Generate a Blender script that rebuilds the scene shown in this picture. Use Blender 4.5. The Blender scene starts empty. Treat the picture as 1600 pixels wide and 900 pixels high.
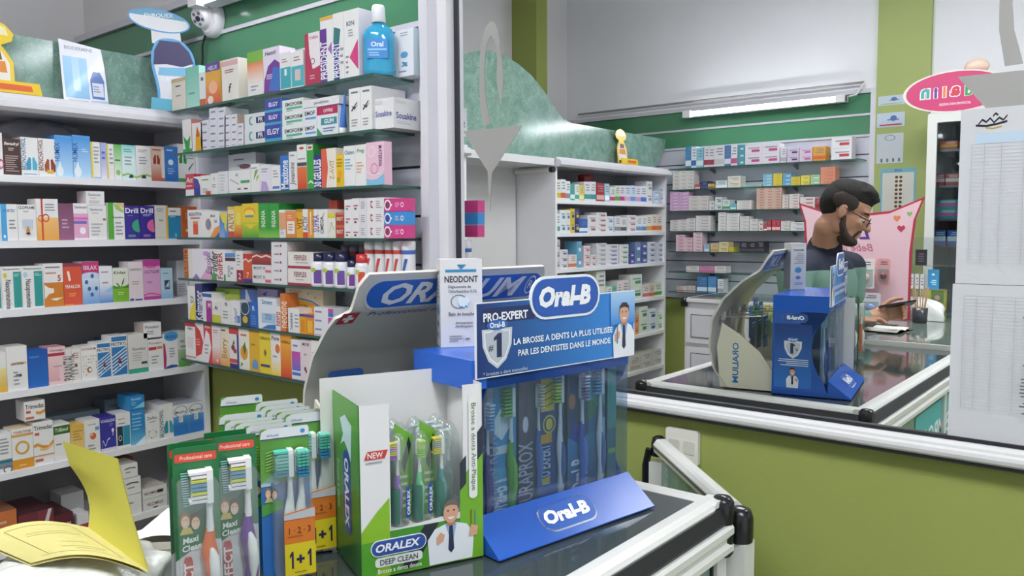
import bpy, math, random
from mathutils import Vector, Matrix
rnd = random.Random(7)
SC = bpy.context.scene
COL = SC.collection
R = math.radians

# ------------------------------------------------------------------ camera
CAM = Vector((0.0, -1.72, 1.45)); FPX = 1258.6
YAW, PITCH, ROLL = R(39.356), R(4.218), R(-0.315)
FWD = Vector((-math.sin(YAW)*math.cos(PITCH), math.cos(YAW)*math.cos(PITCH), -math.sin(PITCH)))
_r0 = Vector((math.cos(YAW), math.sin(YAW), 0)); _u0 = _r0.cross(FWD)
RGT = _r0*math.cos(ROLL) + _u0*math.sin(ROLL)
UPV = -_r0*math.sin(ROLL) + _u0*math.cos(ROLL)
cam = bpy.data.cameras.new('camera'); cam_o = bpy.data.objects.new('camera', cam); COL.objects.link(cam_o)
cam.sensor_width = 36.0; cam.lens = 36.0*FPX/1600.0; cam.clip_start = 0.02
m = Matrix((RGT, UPV, -FWD)).transposed().to_4x4(); m.translation = CAM
cam_o.matrix_world = m
SC.camera = cam_o

# ------------------------------------------------------------------ world, lights, exposure
w = bpy.data.worlds.new('world'); SC.world = w; w.use_nodes = True
w.node_tree.nodes['Background'].inputs[0].default_value = (0.80, 0.90, 1.0, 1)
w.node_tree.nodes['Background'].inputs[1].default_value = 0.9
def area(name, loc, rot, sx, sy, power, col):
    l = bpy.data.lights.new(name, 'AREA'); l.shape = 'RECTANGLE'; l.size = sx; l.size_y = sy
    l.energy = power; l.color = col
    o = bpy.data.objects.new(name, l); COL.objects.link(o); o.location = loc; o.rotation_euler = rot
    return o
area('ceiling_fluorescent_light', (-1.35, -1.95, 3.12), (0, 0, 0), 1.3, 0.5, 30, (0.97, 0.99, 1.0))
area('ceiling_fluorescent_light', (0.7, -1.6, 3.12), (0, 0, 0), 1.3, 0.5, 30, (0.97, 0.99, 1.0))
SC.view_settings.view_transform = 'Standard'; SC.view_settings.look = 'None'
SC.view_settings.gamma = 1.0; SC.view_settings.use_curve_mapping = False
SC.view_settings.exposure = 0.22
try:
    SC.cycles.max_bounces = 10; SC.cycles.transparent_max_bounces = 24; SC.cycles.use_denoising = True
    SC.cycles.caustics_reflective = True; SC.cycles.caustics_refractive = False
except Exception: pass

# ------------------------------------------------------------------ helpers
def ray(x, y): return FWD + RGT*((x-800)/FPX) + UPV*((450-y)/FPX)
def atX(x, y, v): d = ray(x, y); return CAM + d*((v-CAM.x)/d.x)
def atY(x, y, v): d = ray(x, y); return CAM + d*((v-CAM.y)/d.y)
def atZ(x, y, v): d = ray(x, y); return CAM + d*((v-CAM.z)/d.z)
def flip(p): return Vector((p.x, -p.y, p.z))
def mX(x, y, v): return flip(atX(x, y, v))      # a point of the room seen in the mirror (mirror plane y = 0)
def mY(x, y, v): return flip(atY(x, y, -v))
def mZ(x, y, v): return flip(atZ(x, y, v))

_cc = {}
def hexc(h):
    if not isinstance(h, str): return h
    if h not in _cc:
        s = h.lstrip('#')
        if len(s) == 3: s = ''.join(a*2 for a in s)
        _cc[h] = tuple(((c/12.92) if c <= .04045 else ((c+.055)/1.055)**2.4) for c in (int(s[i:i+2], 16)/255 for i in (0, 2, 4))) + (1.0,)
    return _cc[h]

MATS = {}
def _new(name):
    m = bpy.data.materials.new(name); m.use_nodes = True
    return m, m.node_tree.nodes, m.node_tree.links, m.node_tree.nodes['Principled BSDF']
def pmat(name, rough=.45, metal=0, spec=.5, coat=0, bump=0, bscale=60, vary=0, vscale=8, emit=0):
    """colour comes from the print attribute Col; grain and bump are procedural"""
    if name in MATS: return MATS[name]
    m, n, l, b = _new(name)
    a = n.new('ShaderNodeAttribute'); a.attribute_name = 'Col'
    out = a.outputs['Color']
    if vary:
        tn = n.new('ShaderNodeTexNoise'); tn.inputs['Scale'].default_value = vscale; tn.inputs['Detail'].default_value = 5
        tc = n.new('ShaderNodeTexCoord'); l.new(tc.outputs['Object'], tn.inputs['Vector'])
        mr = n.new('ShaderNodeMapRange'); mr.inputs[3].default_value = 1-vary; mr.inputs[4].default_value = 1+vary*.6
        l.new(tn.outputs['Fac'], mr.inputs[0])
        mx = n.new('ShaderNodeVectorMath'); mx.operation = 'SCALE'
        l.new(out, mx.inputs[0]); l.new(mr.outputs[0], mx.inputs['Scale']); out = mx.outputs[0]
    l.new(out, b.inputs['Base Color'])
    b.inputs['Roughness'].default_value = rough; b.inputs['Metallic'].default_value = metal
    b.inputs['Specular IOR Level'].default_value = spec
    b.inputs['Coat Weight'].default_value = coat; b.inputs['Coat Roughness'].default_value = .08
    if emit:
        l.new(out, b.inputs['Emission Color']); b.inputs['Emission Strength'].default_value = emit
    if bump:
        t2 = n.new('ShaderNodeTexNoise'); t2.inputs['Scale'].default_value = bscale; t2.inputs['Detail'].default_value = 4
        tc2 = n.new('ShaderNodeTexCoord'); l.new(tc2.outputs['Object'], t2.inputs['Vector'])
        bp = n.new('ShaderNodeBump'); bp.inputs['Strength'].default_value = bump; bp.inputs['Distance'].default_value = .01
        l.new(t2.outputs['Fac'], bp.inputs['Height']); l.new(bp.outputs[0], b.inputs['Normal'])
    MATS[name] = m; return m
def marble(name):
    if name in MATS: return MATS[name]
    m, n, l, b = _new(name)
    tc = n.new('ShaderNodeTexCoord')
    n1 = n.new('ShaderNodeTexNoise'); n1.inputs['Scale'].default_value = 9; n1.inputs['Detail'].default_value = 9; n1.inputs['Roughness'].default_value = .7; n1.inputs['Distortion'].default_value = 1.2
    n2 = n.new('ShaderNodeTexNoise'); n2.inputs['Scale'].default_value = 16; n2.inputs['Detail'].default_value = 6; n2.inputs['Distortion'].default_value = 2.5
    l.new(tc.outputs['Object'], n1.inputs['Vector']); l.new(tc.outputs['Object'], n2.inputs['Vector'])
    r1 = n.new('ShaderNodeValToRGB'); e = r1.color_ramp.elements
    e[0].position = .3; e[0].color = hexc('#567e70'); e[1].position = .72; e[1].color = hexc('#91ada2')
    r2 = n.new('ShaderNodeValToRGB'); e = r2.color_ramp.elements
    e[0].position = .485; e[0].color = (0, 0, 0, 1); e[1].position = .5; e[1].color = (.42, .42, .42, 1)
    x = r2.color_ramp.elements.new(.515); x.color = (0, 0, 0, 1)
    l.new(n1.outputs['Fac'], r1.inputs[0]); l.new(n2.outputs['Fac'], r2.inputs[0])
    mx = n.new('ShaderNodeMixRGB'); mx.inputs[2].default_value = hexc('#c3d8cf')
    l.new(r2.outputs[0], mx.inputs[0]); l.new(r1.outputs[0], mx.inputs[1]); l.new(mx.outputs[0], b.inputs['Base Color'])
    b.inputs['Roughness'].default_value = .16
    MATS[name] = m; return m
def clear(name, tint, fres=1.2, rough=.03, haze=0, hcol='#ffffff'):
    """thin clear sheet: tinted see-through plus mirror gloss by angle, and a little diffuse haze"""
    if name in MATS: return MATS[name]
    m, n, l, b = _new(name); n.remove(b)
    o = n['Material Output']
    t = n.new('ShaderNodeBsdfTransparent'); t.inputs[0].default_value = hexc(tint)
    g = n.new('ShaderNodeBsdfGlossy'); g.inputs['Roughness'].default_value = rough
    lw = n.new('ShaderNodeLayerWeight'); lw.inputs[0].default_value = .5
    pw = n.new('ShaderNodeMath'); pw.operation = 'POWER'; pw.inputs[1].default_value = 4; l.new(lw.outputs['Facing'], pw.inputs[0])
    f = n.new('ShaderNodeMath'); f.operation = 'MULTIPLY_ADD'; f.inputs[1].default_value = .5; f.inputs[2].default_value = (fres-1)*.12; l.new(pw.outputs[0], f.inputs[0])
    mx = n.new('ShaderNodeMixShader'); l.new(f.outputs[0], mx.inputs[0]); l.new(t.outputs[0], mx.inputs[1]); l.new(g.outputs[0], mx.inputs[2])
    last = mx
    if haze:
        d = n.new('ShaderNodeBsdfDiffuse'); d.inputs[0].default_value = hexc(hcol)
        m2 = n.new('ShaderNodeMixShader'); m2.inputs[0].default_value = haze
        l.new(mx.outputs[0], m2.inputs[1]); l.new(d.outputs[0], m2.inputs[2]); last = m2
    l.new(last.outputs[0], o.inputs[0]); MATS[name] = m; return m
CARTON = pmat('printed_carton', .38, coat=.15)
PAPER = pmat('paper', .8, spec=.2, bump=.06, bscale=40)
PLASTIC = pmat('plastic', .25)
MATTE = pmat('matte_plastic', .5)
METAL = pmat('metal', .3, metal=1)
PAINT = pmat('wall_paint', .75, spec=.25, bump=.04, bscale=120, vary=.05, vscale=3)
GLOSSP = pmat('gloss_panel', .16, spec=.5, vary=.04, vscale=2)
LAMIN = pmat('white_laminate', .35, vary=.05, vscale=5)
ALU = pmat('white_aluminium', .28, spec=.6, vary=.04, vscale=9)
SKIN = pmat('skin', .5, spec=.35, vary=.06, vscale=30)
CLOTH = pmat('cloth', .9, spec=.1, bump=.3, bscale=300, vary=.08, vscale=40)
HAIR = pmat('hair', .7, spec=.2, bump=.9, bscale=180, vary=.4, vscale=90)
BAG = pmat('plastic_film', .22, bump=.8, bscale=14)
LAMP = pmat('lit_tube', .3, emit=42)
MARBLE = marble('green_marble_laminate')
SHELFGLASS = clear('shelf_glass', '#dfeee8', 1.35)
CLEARP = clear('clear_plastic', '#f2f6f6', 1.35, .06, .03)
BLISTER = clear('blister_plastic', '#f0f5f4', 1.5, .05, .07)
TINTP = clear('tinted_acrylic', '#eaf0f6', 1.25, .04, .05, '#9fb4cc')
CLEARN = clear('clear_film', '#fafcfc', 1.2, .05, .0)
def mirror_mat():
    m, n, l, b = _new('mirror'); b.inputs['Base Color'].default_value = (.92, .935, .93, 1)
    b.inputs['Metallic'].default_value = 1; b.inputs['Roughness'].default_value = .004; MATS['mirror'] = m; return m
MIRROR = mirror_mat()

# ---- text outlines
_tx = {}
def text_geo(s, bold=0.0, shear=0.0):
    k = (s, bold, shear)
    if k in _tx: return _tx[k]
    c = bpy.data.curves.new('t', 'FONT'); c.body = s; c.size = 1; c.resolution_u = 2; c.offset = bold; c.shear = shear
    o = bpy.data.objects.new('t', c); me = o.to_mesh()
    v = [(p.co.x, p.co.y) for p in me.vertices]; f = [tuple(p.vertices) for p in me.polygons]
    o.to_mesh_clear(); bpy.data.objects.remove(o); bpy.data.curves.remove(c)
    if v:
        x0 = min(p[0] for p in v); x1 = max(p[0] for p in v); y0 = min(p[1] for p in v); y1 = max(p[1] for p in v)
    else: x0 = x1 = y0 = y1 = 0
    _tx[k] = (v, f, (x0, x1, y0, y1)); return _tx[k]

class Fr:
    """a flat frame: origin, two unit axes, normal, and the size of the face"""
    def __init__(s, o, ux, uy, w=1, h=1):
        s.o = Vector(o); s.ux = Vector(ux).normalized(); s.uy = Vector(uy).normalized(); s.n = s.ux.cross(s.uy); s.w = w; s.h = h
    def p(s, u, v, off=0): return s.o + s.ux*u + s.uy*v + s.n*off

class MB:
    def __init__(s): s.v = []; s.f = []; s.c = []; s.m = []; s.sm = []
    def add(s, vs, fs, col, mat=0, smooth=False):
        b = len(s.v); s.v += [tuple(p) for p in vs]
        c = hexc(col) if not isinstance(col, list) else None
        for i, f in enumerate(fs):
            s.f.append([b+k for k in f]); s.m.append(mat); s.sm.append(smooth)
            s.c.append([c]*len(f) if c else [hexc(col[k]) for k in f])
        return s
    def box(s, x0, x1, y0, y1, z0, z1, col, mat=0):
        if not isinstance(col, dict): col = {'*': col}
        vs = [(x, y, z) for z in (z0, z1) for y in (y0, y1) for x in (x0, x1)]
        for k, f in (('b', (0, 2, 3, 1)), ('t', (4, 5, 7, 6)), ('f', (0, 1, 5, 4)), ('k', (2, 6, 7, 3)), ('l', (0, 4, 6, 2)), ('r', (1, 3, 7, 5))):
            s.add([vs[i] for i in f], [(0, 1, 2, 3)], col.get(k, col.get('*')), mat)
        return s
    def obox(s, o, ax, ay, az, col, mat=0):
        """oriented box from a corner and three edge vectors"""
        o = Vector(o); ax, ay, az = Vector(ax), Vector(ay), Vector(az)
        vs = [o+ax*i+ay*j+az*k for k in (0, 1) for j in (0, 1) for i in (0, 1)]
        return s.add(vs, [(0, 2, 3, 1), (4, 5, 7, 6), (0, 1, 5, 4), (2, 6, 7, 3), (0, 4, 6, 2), (1, 3, 7, 5)], col, mat)
    def bar(s, a, b, w, h, col, mat=0, up=(0, 0, 1)):
        a, b = Vector(a), Vector(b); d = (b-a); z = Vector(up); x = d.cross(z).normalized()*w; z = x.cross(d).normalized()*h
        return s.obox(a-x/2-z/2, d, x, z, col, mat)
    def prism(s, poly, fr, t, col, mat=0, side=None, smooth=False):
        """poly (u,v) in the frame, thick t behind the face"""
        n = len(poly); a = [fr.p(u, v) for u, v in poly]; b = [fr.p(u, v, -t) for u, v in poly]
        s.add(a, [tuple(range(n))], col, mat); s.add(b, [tuple(range(n))[::-1]], side or col, mat)
        s.add(a+b, [(i, i+n, (i+1) % n+n, (i+1) % n) for i in range(n)], side or col, mat, smooth)
        return s
    def lathe(s, prof, col, c=(0, 0, 0), n=20, mat=0, axis='z', sx=1, sy=1, smooth=True, cap=True):
        vs = []; k = len(prof); c = Vector(c)
        for r, z in prof:
            for i in range(n):
                a = 2*math.pi*i/n; x, y = r*sx*math.cos(a), r*sy*math.sin(a)
                vs.append(c+Vector((x, y, z)) if axis == 'z' else (c+Vector((x, z, y)) if axis == 'y' else c+Vector((z, x, y))))
        fs = [(j*n+i, j*n+(i+1) % n, (j+1)*n+(i+1) % n, (j+1)*n+i) for j in range(k-1) for i in range(n)]
        if isinstance(col, list):
            for j in range(k-1): s.add([vs[j*n+i] for i in range(n)]+[vs[(j+1)*n+i] for i in range(n)], [(i, (i+1) % n, n+(i+1) % n, n+i) for i in range(n)], col[j], mat, smooth)
            c0, c1 = col[0], col[-1]
        else: s.add(vs, fs, col, mat, smooth); c0 = c1 = col
        if cap:
            s.add(vs[:n], [tuple(range(n))[::-1]], c0, mat); s.add(vs[-n:], [tuple(range(n))], c1, mat)
        return s
    def tube(s, pts, r, col, n=8, mat=0, smooth=True, flat=1.0):
        pts = [Vector(p) for p in pts]; k = len(pts); vs = []
        rr = r if isinstance(r, (list, tuple)) else [r]*k
        up = Vector((0, 0, 1))
        if abs((pts[-1]-pts[0]).normalized().z) > .9: up = Vector((0, 1, 0))
        for i, p in enumerate(pts):
            d = (pts[min(i+1, k-1)]-pts[max(i-1, 0)]).normalized(); a = d.cross(up).normalized(); b = a.cross(d)
            for j in range(n):
                t = 2*math.pi*j/n; vs.append(p+a*(math.cos(t)*rr[i])+b*(math.sin(t)*rr[i]*flat))
        s.add(vs, [(i*n+j, i*n+(j+1) % n, (i+1)*n+(j+1) % n, (i+1)*n+j) for i in range(k-1) for j in range(n)], col, mat, smooth)
        s.add(vs[:n], [tuple(range(n))[::-1]], col, mat); s.add(vs[-n:], [tuple(range(n))], col, mat)
        return s
    def grid(s, fn, nu, nv, col, mat=0, smooth=True):
        vs = [fn(i/nu, j/nv) for j in range(nv+1) for i in range(nu+1)]
        fs = [(j*(nu+1)+i, j*(nu+1)+i+1, (j+1)*(nu+1)+i+1, (j+1)*(nu+1)+i) for j in range(nv) for i in range(nu)]
        return s.add(vs, fs, col, mat, smooth)
    # ---- flat print on a frame; all in fractions of the face
    def text(s, fr, t, u, v, h, col, w=None, rot=0, bold=.015, shear=0, off=.0006, mat=0, mir=False):
        vs, fs, (x0, x1, y0, y1) = text_geo(t, bold, shear)
        if not vs: return s
        cx, cy = (x0+x1)/2, (y0+y1)/2
        H = h*fr.h; sc = H/max(.62, y1-y0) if len(t) else H; sx = sc
        if w:
            lim = w*(fr.h if rot in (90, -90) else fr.w); sx = min(sc*1.15, lim/max(1e-6, x1-x0))
            if (x1-x0)*sc > lim*1.5: sc = sc*max(.6, lim*1.5/((x1-x0)*sc))
        ca, sa = math.cos(R(rot)), math.sin(R(rot)); U, V = u*fr.w, v*fr.h; out = []
        for x, y in vs:
            x = (x-cx)*sx; y = (y-cy)*sc
            if mir: x = -x
            out.append(fr.p(U+x*ca-y*sa, V+x*sa+y*ca, off))
        return s.add(out, fs, col, mat)
    def deco(s, fr, D, mat=0):
        off = .0003
        for d in D:
            k = d[0]; off += .00012
            if k == 'r':
                _, a, b, c, e, col = d
                s.add([fr.p(a*fr.w, b*fr.h, off), fr.p(c*fr.w, b*fr.h, off), fr.p(c*fr.w, e*fr.h, off), fr.p(a*fr.w, e*fr.h, off)], [(0, 1, 2, 3)], col, mat)
            elif k == 'g':      # printed gradient, bottom colour to top colour
                _, a, b, c, e, c0, c1 = d
                s.add([fr.p(a*fr.w, b*fr.h, off), fr.p(c*fr.w, b*fr.h, off), fr.p(c*fr.w, e*fr.h, off), fr.p(a*fr.w, e*fr.h, off)], [(0, 1, 2, 3)], [c0, c0, c1, c1], mat)
            elif k == 'e':
                _, a, b, ru, rv, col = d; n = 20
                s.add([fr.p((a+ru*math.cos(6.2832*i/n))*fr.w, (b+rv*math.sin(6.2832*i/n))*fr.h, off) for i in range(n)], [tuple(range(n))], col, mat)
            elif k == 'o':      # ring
                _, a, b, ru, rv, th, col = d; n = 24
                vs = [fr.p((a+q*ru*math.cos(6.2832*i/n))*fr.w, (b+q*rv*math.sin(6.2832*i/n))*fr.h, off) for q in (1, 1-th) for i in range(n)]
                s.add(vs, [(i, (i+1) % n, n+(i+1) % n, n+i) for i in range(n)], col, mat)
            elif k == 'p':
                _, pts, col = d
                s.add([fr.p(a*fr.w, b*fr.h, off) for a, b in pts], [tuple(range(len(pts)))], col, mat)
            elif k == 'w':      # wavy band: base line pts with thickness
                _, pts, th, col = d; n = len(pts)
                vs = [fr.p(a*fr.w, b*fr.h, off) for a, b in pts]+[fr.p(a*fr.w, (b+th)*fr.h, off) for a, b in pts]
                s.add(vs, [(i, i+1, n+i+1, n+i) for i in range(n-1)], col, mat)
            elif k == 'l':      # little lines of small print
                _, a, b, c, e, nl, col = d
                for i in range(nl):
                    y = e-(e-b)*(i+.5)/nl; hh = (e-b)/nl*.2; x1 = c-(c-a)*rnd.random()*.4
                    s.add([fr.p(a*fr.w, (y-hh)*fr.h, off), fr.p(x1*fr.w, (y-hh)*fr.h, off), fr.p(x1*fr.w, (y+hh)*fr.h, off), fr.p(a*fr.w, (y+hh)*fr.h, off)], [(0, 1, 2, 3)], col, mat)
            elif k == 't':
                s.text(fr, d[1], d[2], d[3], d[4], d[5], w=d[6] if len(d) > 6 else .86, rot=d[7] if len(d) > 7 else 0, bold=d[8] if len(d) > 8 else .015, shear=d[9] if len(d) > 9 else 0, off=off, mat=mat)
        return s
    def mesh(s, name, mats):
        me = bpy.data.meshes.new(name); me.from_pydata(s.v, [], s.f)
        for q in (mats if isinstance(mats, (list, tuple)) else [mats]): me.materials.append(q)
        me.polygons.foreach_set('material_index', s.m); me.polygons.foreach_set('use_smooth', s.sm)
        a = me.color_attributes.new('Col', 'FLOAT_COLOR', 'CORNER')
        a.data.foreach_set('color', [x for f in s.c for c in f for x in c])
        me.update(); return me
    def build(s, name, mats, parent=None, loc=None, rz=0):
        return link(name, s.mesh(name, mats), parent, loc, rz)
def link(name, me, parent=None, loc=None, rz=0):
    o = bpy.data.objects.new(name, me); COL.objects.link(o)
    if parent is not None: o.parent = parent
    if loc is not None: o.location = loc
    o.rotation_euler.z = rz
    return o
def tag(o, label, cat, group=None, kind=None):
    if label: o['label'] = label
    if cat: o['category'] = cat
    if group: o['group'] = group
    if kind: o['kind'] = kind
    return o
def thing(name, label, cat, loc=(0, 0, 0), rz=0, group=None):
    return tag(link(name, None, None, loc, rz), label, cat, group)
def struct(name, mb, mats, label=None, parent=None):
    o = mb.build(name, mats, parent)
    if parent is None: o['kind'] = 'structure'
    if label: o['label'] = label
    return o
def arc(cx, cy, r, a0, a1, n=8, ry=None):
    ry = r if ry is None else ry
    return [(cx+r*math.cos(R(a0+(a1-a0)*i/n)), cy+ry*math.sin(R(a0+(a1-a0)*i/n))) for i in range(n+1)]
def rrect(x0, y0, x1, y1, r, n=5):
    return arc(x1-r, y0+r, r, -90, 0, n)+arc(x1-r, y1-r, r, 0, 90, n)+arc(x0+r, y1-r, r, 90, 180, n)+arc(x0+r, y0+r, r, 180, 270, n)
def chaikin(p, k=2):
    for _ in range(k): p = [q for i in range(len(p)) for q in ((p[i][0]*.75+p[(i+1) % len(p)][0]*.25, p[i][1]*.75+p[(i+1) % len(p)][1]*.25), (p[i][0]*.25+p[(i+1) % len(p)][0]*.75, p[i][1]*.25+p[(i+1) % len(p)][1]*.75))]
    return p
def dup(root, loc=None, rz=None, label=None):
    r = root.copy(); COL.objects.link(r)
    if loc is not None: r.location = loc
    if rz is not None: r.rotation_euler.z = rz
    if label: r['label'] = label
    for ch in [o for o in root.children]:
        c = ch.copy(); COL.objects.link(c); c.parent = r
        for g in [o for o in ch.children]:
            d = g.copy(); COL.objects.link(d); d.parent = c
    return r

# ================================================================== the room
YO = -3.97           # the wall across the shop
XW = -4.05           # wall behind the white units
XN = 2.3             # shop front side
ZC = 3.5
WHITE = '#dbd9da'; LIME = '#949d55'
struct('floor', MB().box(XW-.1, XN+.1, YO-.1, .1, -.06, 0, '#a9a49a'), pmat('floor_tile', .25, vary=.06), 'pale grey shop floor')
struct('ceiling', MB().box(XW-.1, XN+.1, YO-.1, .1, ZC, ZC+.06, '#e6e4e2'), PAINT, 'plain white ceiling')
b = MB(); b.box(XW-.1, XN+.1, 0.02, .1, 0, 1.06, LIME); b.box(XW-.1, XN+.1, 0.02, .1, 1.06, ZC, WHITE)
struct('wall_right', b, PAINT, 'lime green lower wall with white upper part behind mirror and slat panels')
struct('wall_left', MB().box(XW-.1, XW, YO-.1, .1, 0, .9, LIME).box(XW-.1, XW, YO-.1, .1, .9, ZC, '#e2dfe0'), PAINT, 'grey white wall above the white shelf units')
struct('wall_back', MB().box(XW-.1, XN+.1, YO-.1, YO, 0, .9, LIME).box(XW-.1, XN+.1, YO-.1, YO, .9, ZC, '#ecebef'), PAINT, 'wall across the shop seen in the mirror')
b = MB(); b.box(XN, XN+.1, YO, -3.0, 0, ZC, WHITE); b.box(XN, XN+.1, -.5, 0, 0, ZC, WHITE); b.box(XN, XN+.1, -3.0, -.5, 2.3, ZC, WHITE)
struct('wall_front', b, PAINT, 'shop front wall with the open doorway')

# ---- green pillars (mirror only)
_ya = mX(800, 100, XW).y; _xa = mY(838, 100, _ya).x; _yb = mX(855, 100, _xa).y
struct('trim_1', MB().box(XW, _xa, _yb, _ya, 1.9, ZC, '#949d55'), PAINT, 'lime green pillar above the white shelves')
pc0, pc1 = mY(1369, 200, -3.95), mY(1455, 100, -3.95)
struct('trim_2', MB().box(pc0.x, pc1.x, YO, YO+.04, 0, ZC, '#a9b474'), PAINT, 'lime green pillar beside the slat wall across the shop')

# ---- slat walls: boards are pieces of their own
def slatwall(name, label, x0, x1, sgn, yw):
    """boards run along x; sgn -1 faces -y (mirror wall), +1 faces +y"""
    t = tag(link(name, None), label, None, kind='structure')
    lav, grn = '#c6c5d2', '#48805f'
    def slab(nm, za, zb, col, mat, d=.014):
        y0, y1 = (yw-d, yw) if sgn < 0 else (yw, yw+d)
        return MB().box(x0, x1, min(y0, y1), max(y0, y1), za, zb, col).build(nm, mat, t)
    z = .905; k = 0
    while z < 2.03:
        z2 = min(z+.147, 2.05)
        slab('slat_panel', z, z2-.008, lav, GLOSSP); z = z2; k += 1
    for za, zb in ((2.058, 2.19), (2.198, 2.335)):
        slab('green_panel', za, zb, grn, GLOSSP)
    y0, y1 = (yw-.004, yw) if sgn < 0 else (yw, yw+.004)
    MB().box(x0, x1, y0, y1, .9, 2.34, '#4a4856').build('groove_backing', MATTE, t)
    for za, zb, d in ((2.046, 2.062, .02), (2.186, 2.2, .02), (2.332, 2.36, .03)):
        slab('aluminium_strip', za, zb, '#c9c6cf', ALU, d)
    yy0, yy1 = (yw-.03, yw) if sgn < 0 else (yw, yw+.03)
    MB().box(x1, x1+.05, yy0, yy1, .9, 2.36, '#d6d4dc').build('end_post', ALU, t)
    return t
slatwall('wall_panel', 'lavender slat wall with green top panels beside the mirror', -4.04, -1.735, -1, 0.0)
slatwall('wall_panel', 'lavender slat wall with green top panels across the shop', -4.04, -1.58, 1, YO)
ZS = [1.893, 1.736, 1.577, 1.424, 1.271, 1.117, 0.965]
SD = .17
def glass_shelf(label, x0, x1, z, sgn, yw, grp):
    t = thing('glass_shelf', label, 'shelf', ((x0+x1)/2, yw, z-.008), 0, grp)
    h = (x1-x0)/2; a, c = (-SD, -.014) if sgn < 0 else (.014, SD)
    MB().box(-h, h, a, c, 0, .008, '#fff').build('glass_pane', SHELFGLASS, t)
    f = -SD if sgn < 0 else SD
    MB().box(-h, h, f-.0008, f+.0008, 0, .008, '#3b5a52').build('glass_edge', PLASTIC, t)
    MB().box(h-.0008, h+.0008, a, c, 0, .008, '#4d6d64').build('glass_edge', PLASTIC, t)
    for x in (-h*.55, h*.35):
        mb = MB(); q = 1 if sgn > 0 else -1
        poly = [(0, -.034), (.02, -.03), (.085, -.01), (.085, -.001), (0, -.001)]
        mb.prism(poly, Fr((x-.004, q*.014, 0), (0, q, 0), (0, 0, 1)), .008, '#8b8a94')
        mb.build('bracket', METAL, t)
    return t
ordn = ['top', 'second', 'third', 'fourth', 'fifth', 'sixth', 'lowest']
for i, z in enumerate(ZS):
    glass_shelf('%s glass shelf on the slat wall left of the mirror' % ordn[i], -2.90, -1.775 if i < 2 else -1.745, z, -1, 0.0, 'glass shelves left of the mirror')
ZO = [z for z in ZS]
for i, z in enumerate(ZO):
    glass_shelf('%s glass shelf on the slat wall across the shop' % ordn[i], -2.98, -1.60, z, 1, YO, 'glass shelves across the shop')

# ---- fluorescent tubes on the slat walls
def tube_light(label, x0, x1, y, z, sgn):
    t = thing('fluorescent_tube', label, 'lamp', (0, y, z), 0)
    MB().lathe([(.017, x0+.05), (.017, x1-.05)], '#f4f8ff', axis='x', n=14).build('tube', LAMP, t)
    for a in (x0, x1-.06): MB().box(a, a+.06, -.025, .025, -.025, .025, '#e6e4e6').build('end_cap', MATTE, t)
    MB().box(x0, x1, .0 if sgn < 0 else -.06, .06 if sgn < 0 else 0, -.02, .02, '#dedce0').build('batten', MATTE, t)
    return t
_tl = atY(303, 3, -.095)
tube_light('lit fluorescent tube above the shelves left of the mirror', _tl.x, _tl.x+1.2, -.095, _tl.z, -1)
tube_light('lit fluorescent tube above the shelves across the shop', -2.90, -1.72, YO+.095, 2.30, 1)
def ceiling_lamp(label, x, y):
    t = thing('ceiling_lamp', label, 'lamp', (x, y, 3.14))
    MB().box(-.66, .66, -.09, .09, .06, .1, '#e4e4e4').build('housing', MATTE, t)
    for q in (-.05, .05): MB().lathe([(.014, -.6), (.014, .6)], '#f4f8ff', (0, q, .03), axis='x', n=12).build('tube', LAMP, t)
    for q in (-.61, .61): MB().box(q-.02, q+.02, -.08, .08, .0, .06, '#dadada').build('tube_holder', MATTE, t)
    for q in (-.4, .4): MB().tube([(q, 0, .1), (q, 0, .358)], .006, '#cccccc').build('hanger', METAL, t)
ceiling_lamp('twin tube ceiling lamp over the counters', -1.35, -1.95); ceiling_lamp('twin tube ceiling lamp over the customer side', .7, -1.6)
c = thing('cable', 'thin grey cable run along the top of the far slat wall', 'cable', (0, 0, 0))
MB().tube([(-3.9, YO+.045, 2.40), (-2.3, YO+.045, 2.40), (-1.62, YO+.045, 2.40)], .008, '#8f8c8c').build('run', MATTE, c)
MB().tube([(-1.70, YO+.09, 2.31), (-1.66, YO+.07, 2.32), (-1.62, YO+.045, 2.395)], .006, '#dedede').build('lead', MATTE, c)

# ---- white shelf units
def white_unit(label, y0, y1, levels, top):
    t = thing('shelf_unit', label, 'shelf unit', (0, 0, 0))
    Xf, Xb = -3.0, -3.345
    W = '#ecebef'
    for z in levels: MB().box(Xb, Xf, y0+.02, y1-.02, z-.024, z, W).build('shelf', LAMIN, t)
    for a, c in ((y0, y0+.02), (y1-.02, y1)): MB().box(Xb, Xf, a, c, .05, top-.05, W).build('side_panel', LAMIN, t)
    MB().box(Xb, Xb+.01, y0+.02, y1-.02, .05, top-.05, '#9c9aa0').build('back_panel', LAMIN, t)
    # cornice: rounded aluminium nosing, slightly proud
    pr = [(0, 0), (.03, .0), (.045, .012), (.045, .03), (.03, .044), (.012, .048), (.012, .06), (0, .06)]
    fr = Fr((Xf, y1, top-.06), (1, 0, 0), (0, 0, 1))
    mb = MB(); fr = Fr((Xf, y0, top-.06), (1, 0, 0), (0, 0, 1)); mb.prism(pr, fr, y1-y0, '#d9d7dc'); mb.build('cornice', ALU, t)
    MB().box(Xb, Xf, y0, y1, top-.05, top-.03, W).build('top_board', LAMIN, t)
    MB().box(Xb+.01, Xf, y0+.02, y1-.02, .05, .09, W).build('plinth', LAMIN, t)
    return t
LV = [1.638, 1.418, 1.187, .912, .640, .374]
white_unit('white shelf unit full of medicine boxes left of the glass shelves', -1.55, -.002, LV, 1.905)
LVB = [1.63, 1.42, 1.19, .93, .668, .40]
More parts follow.
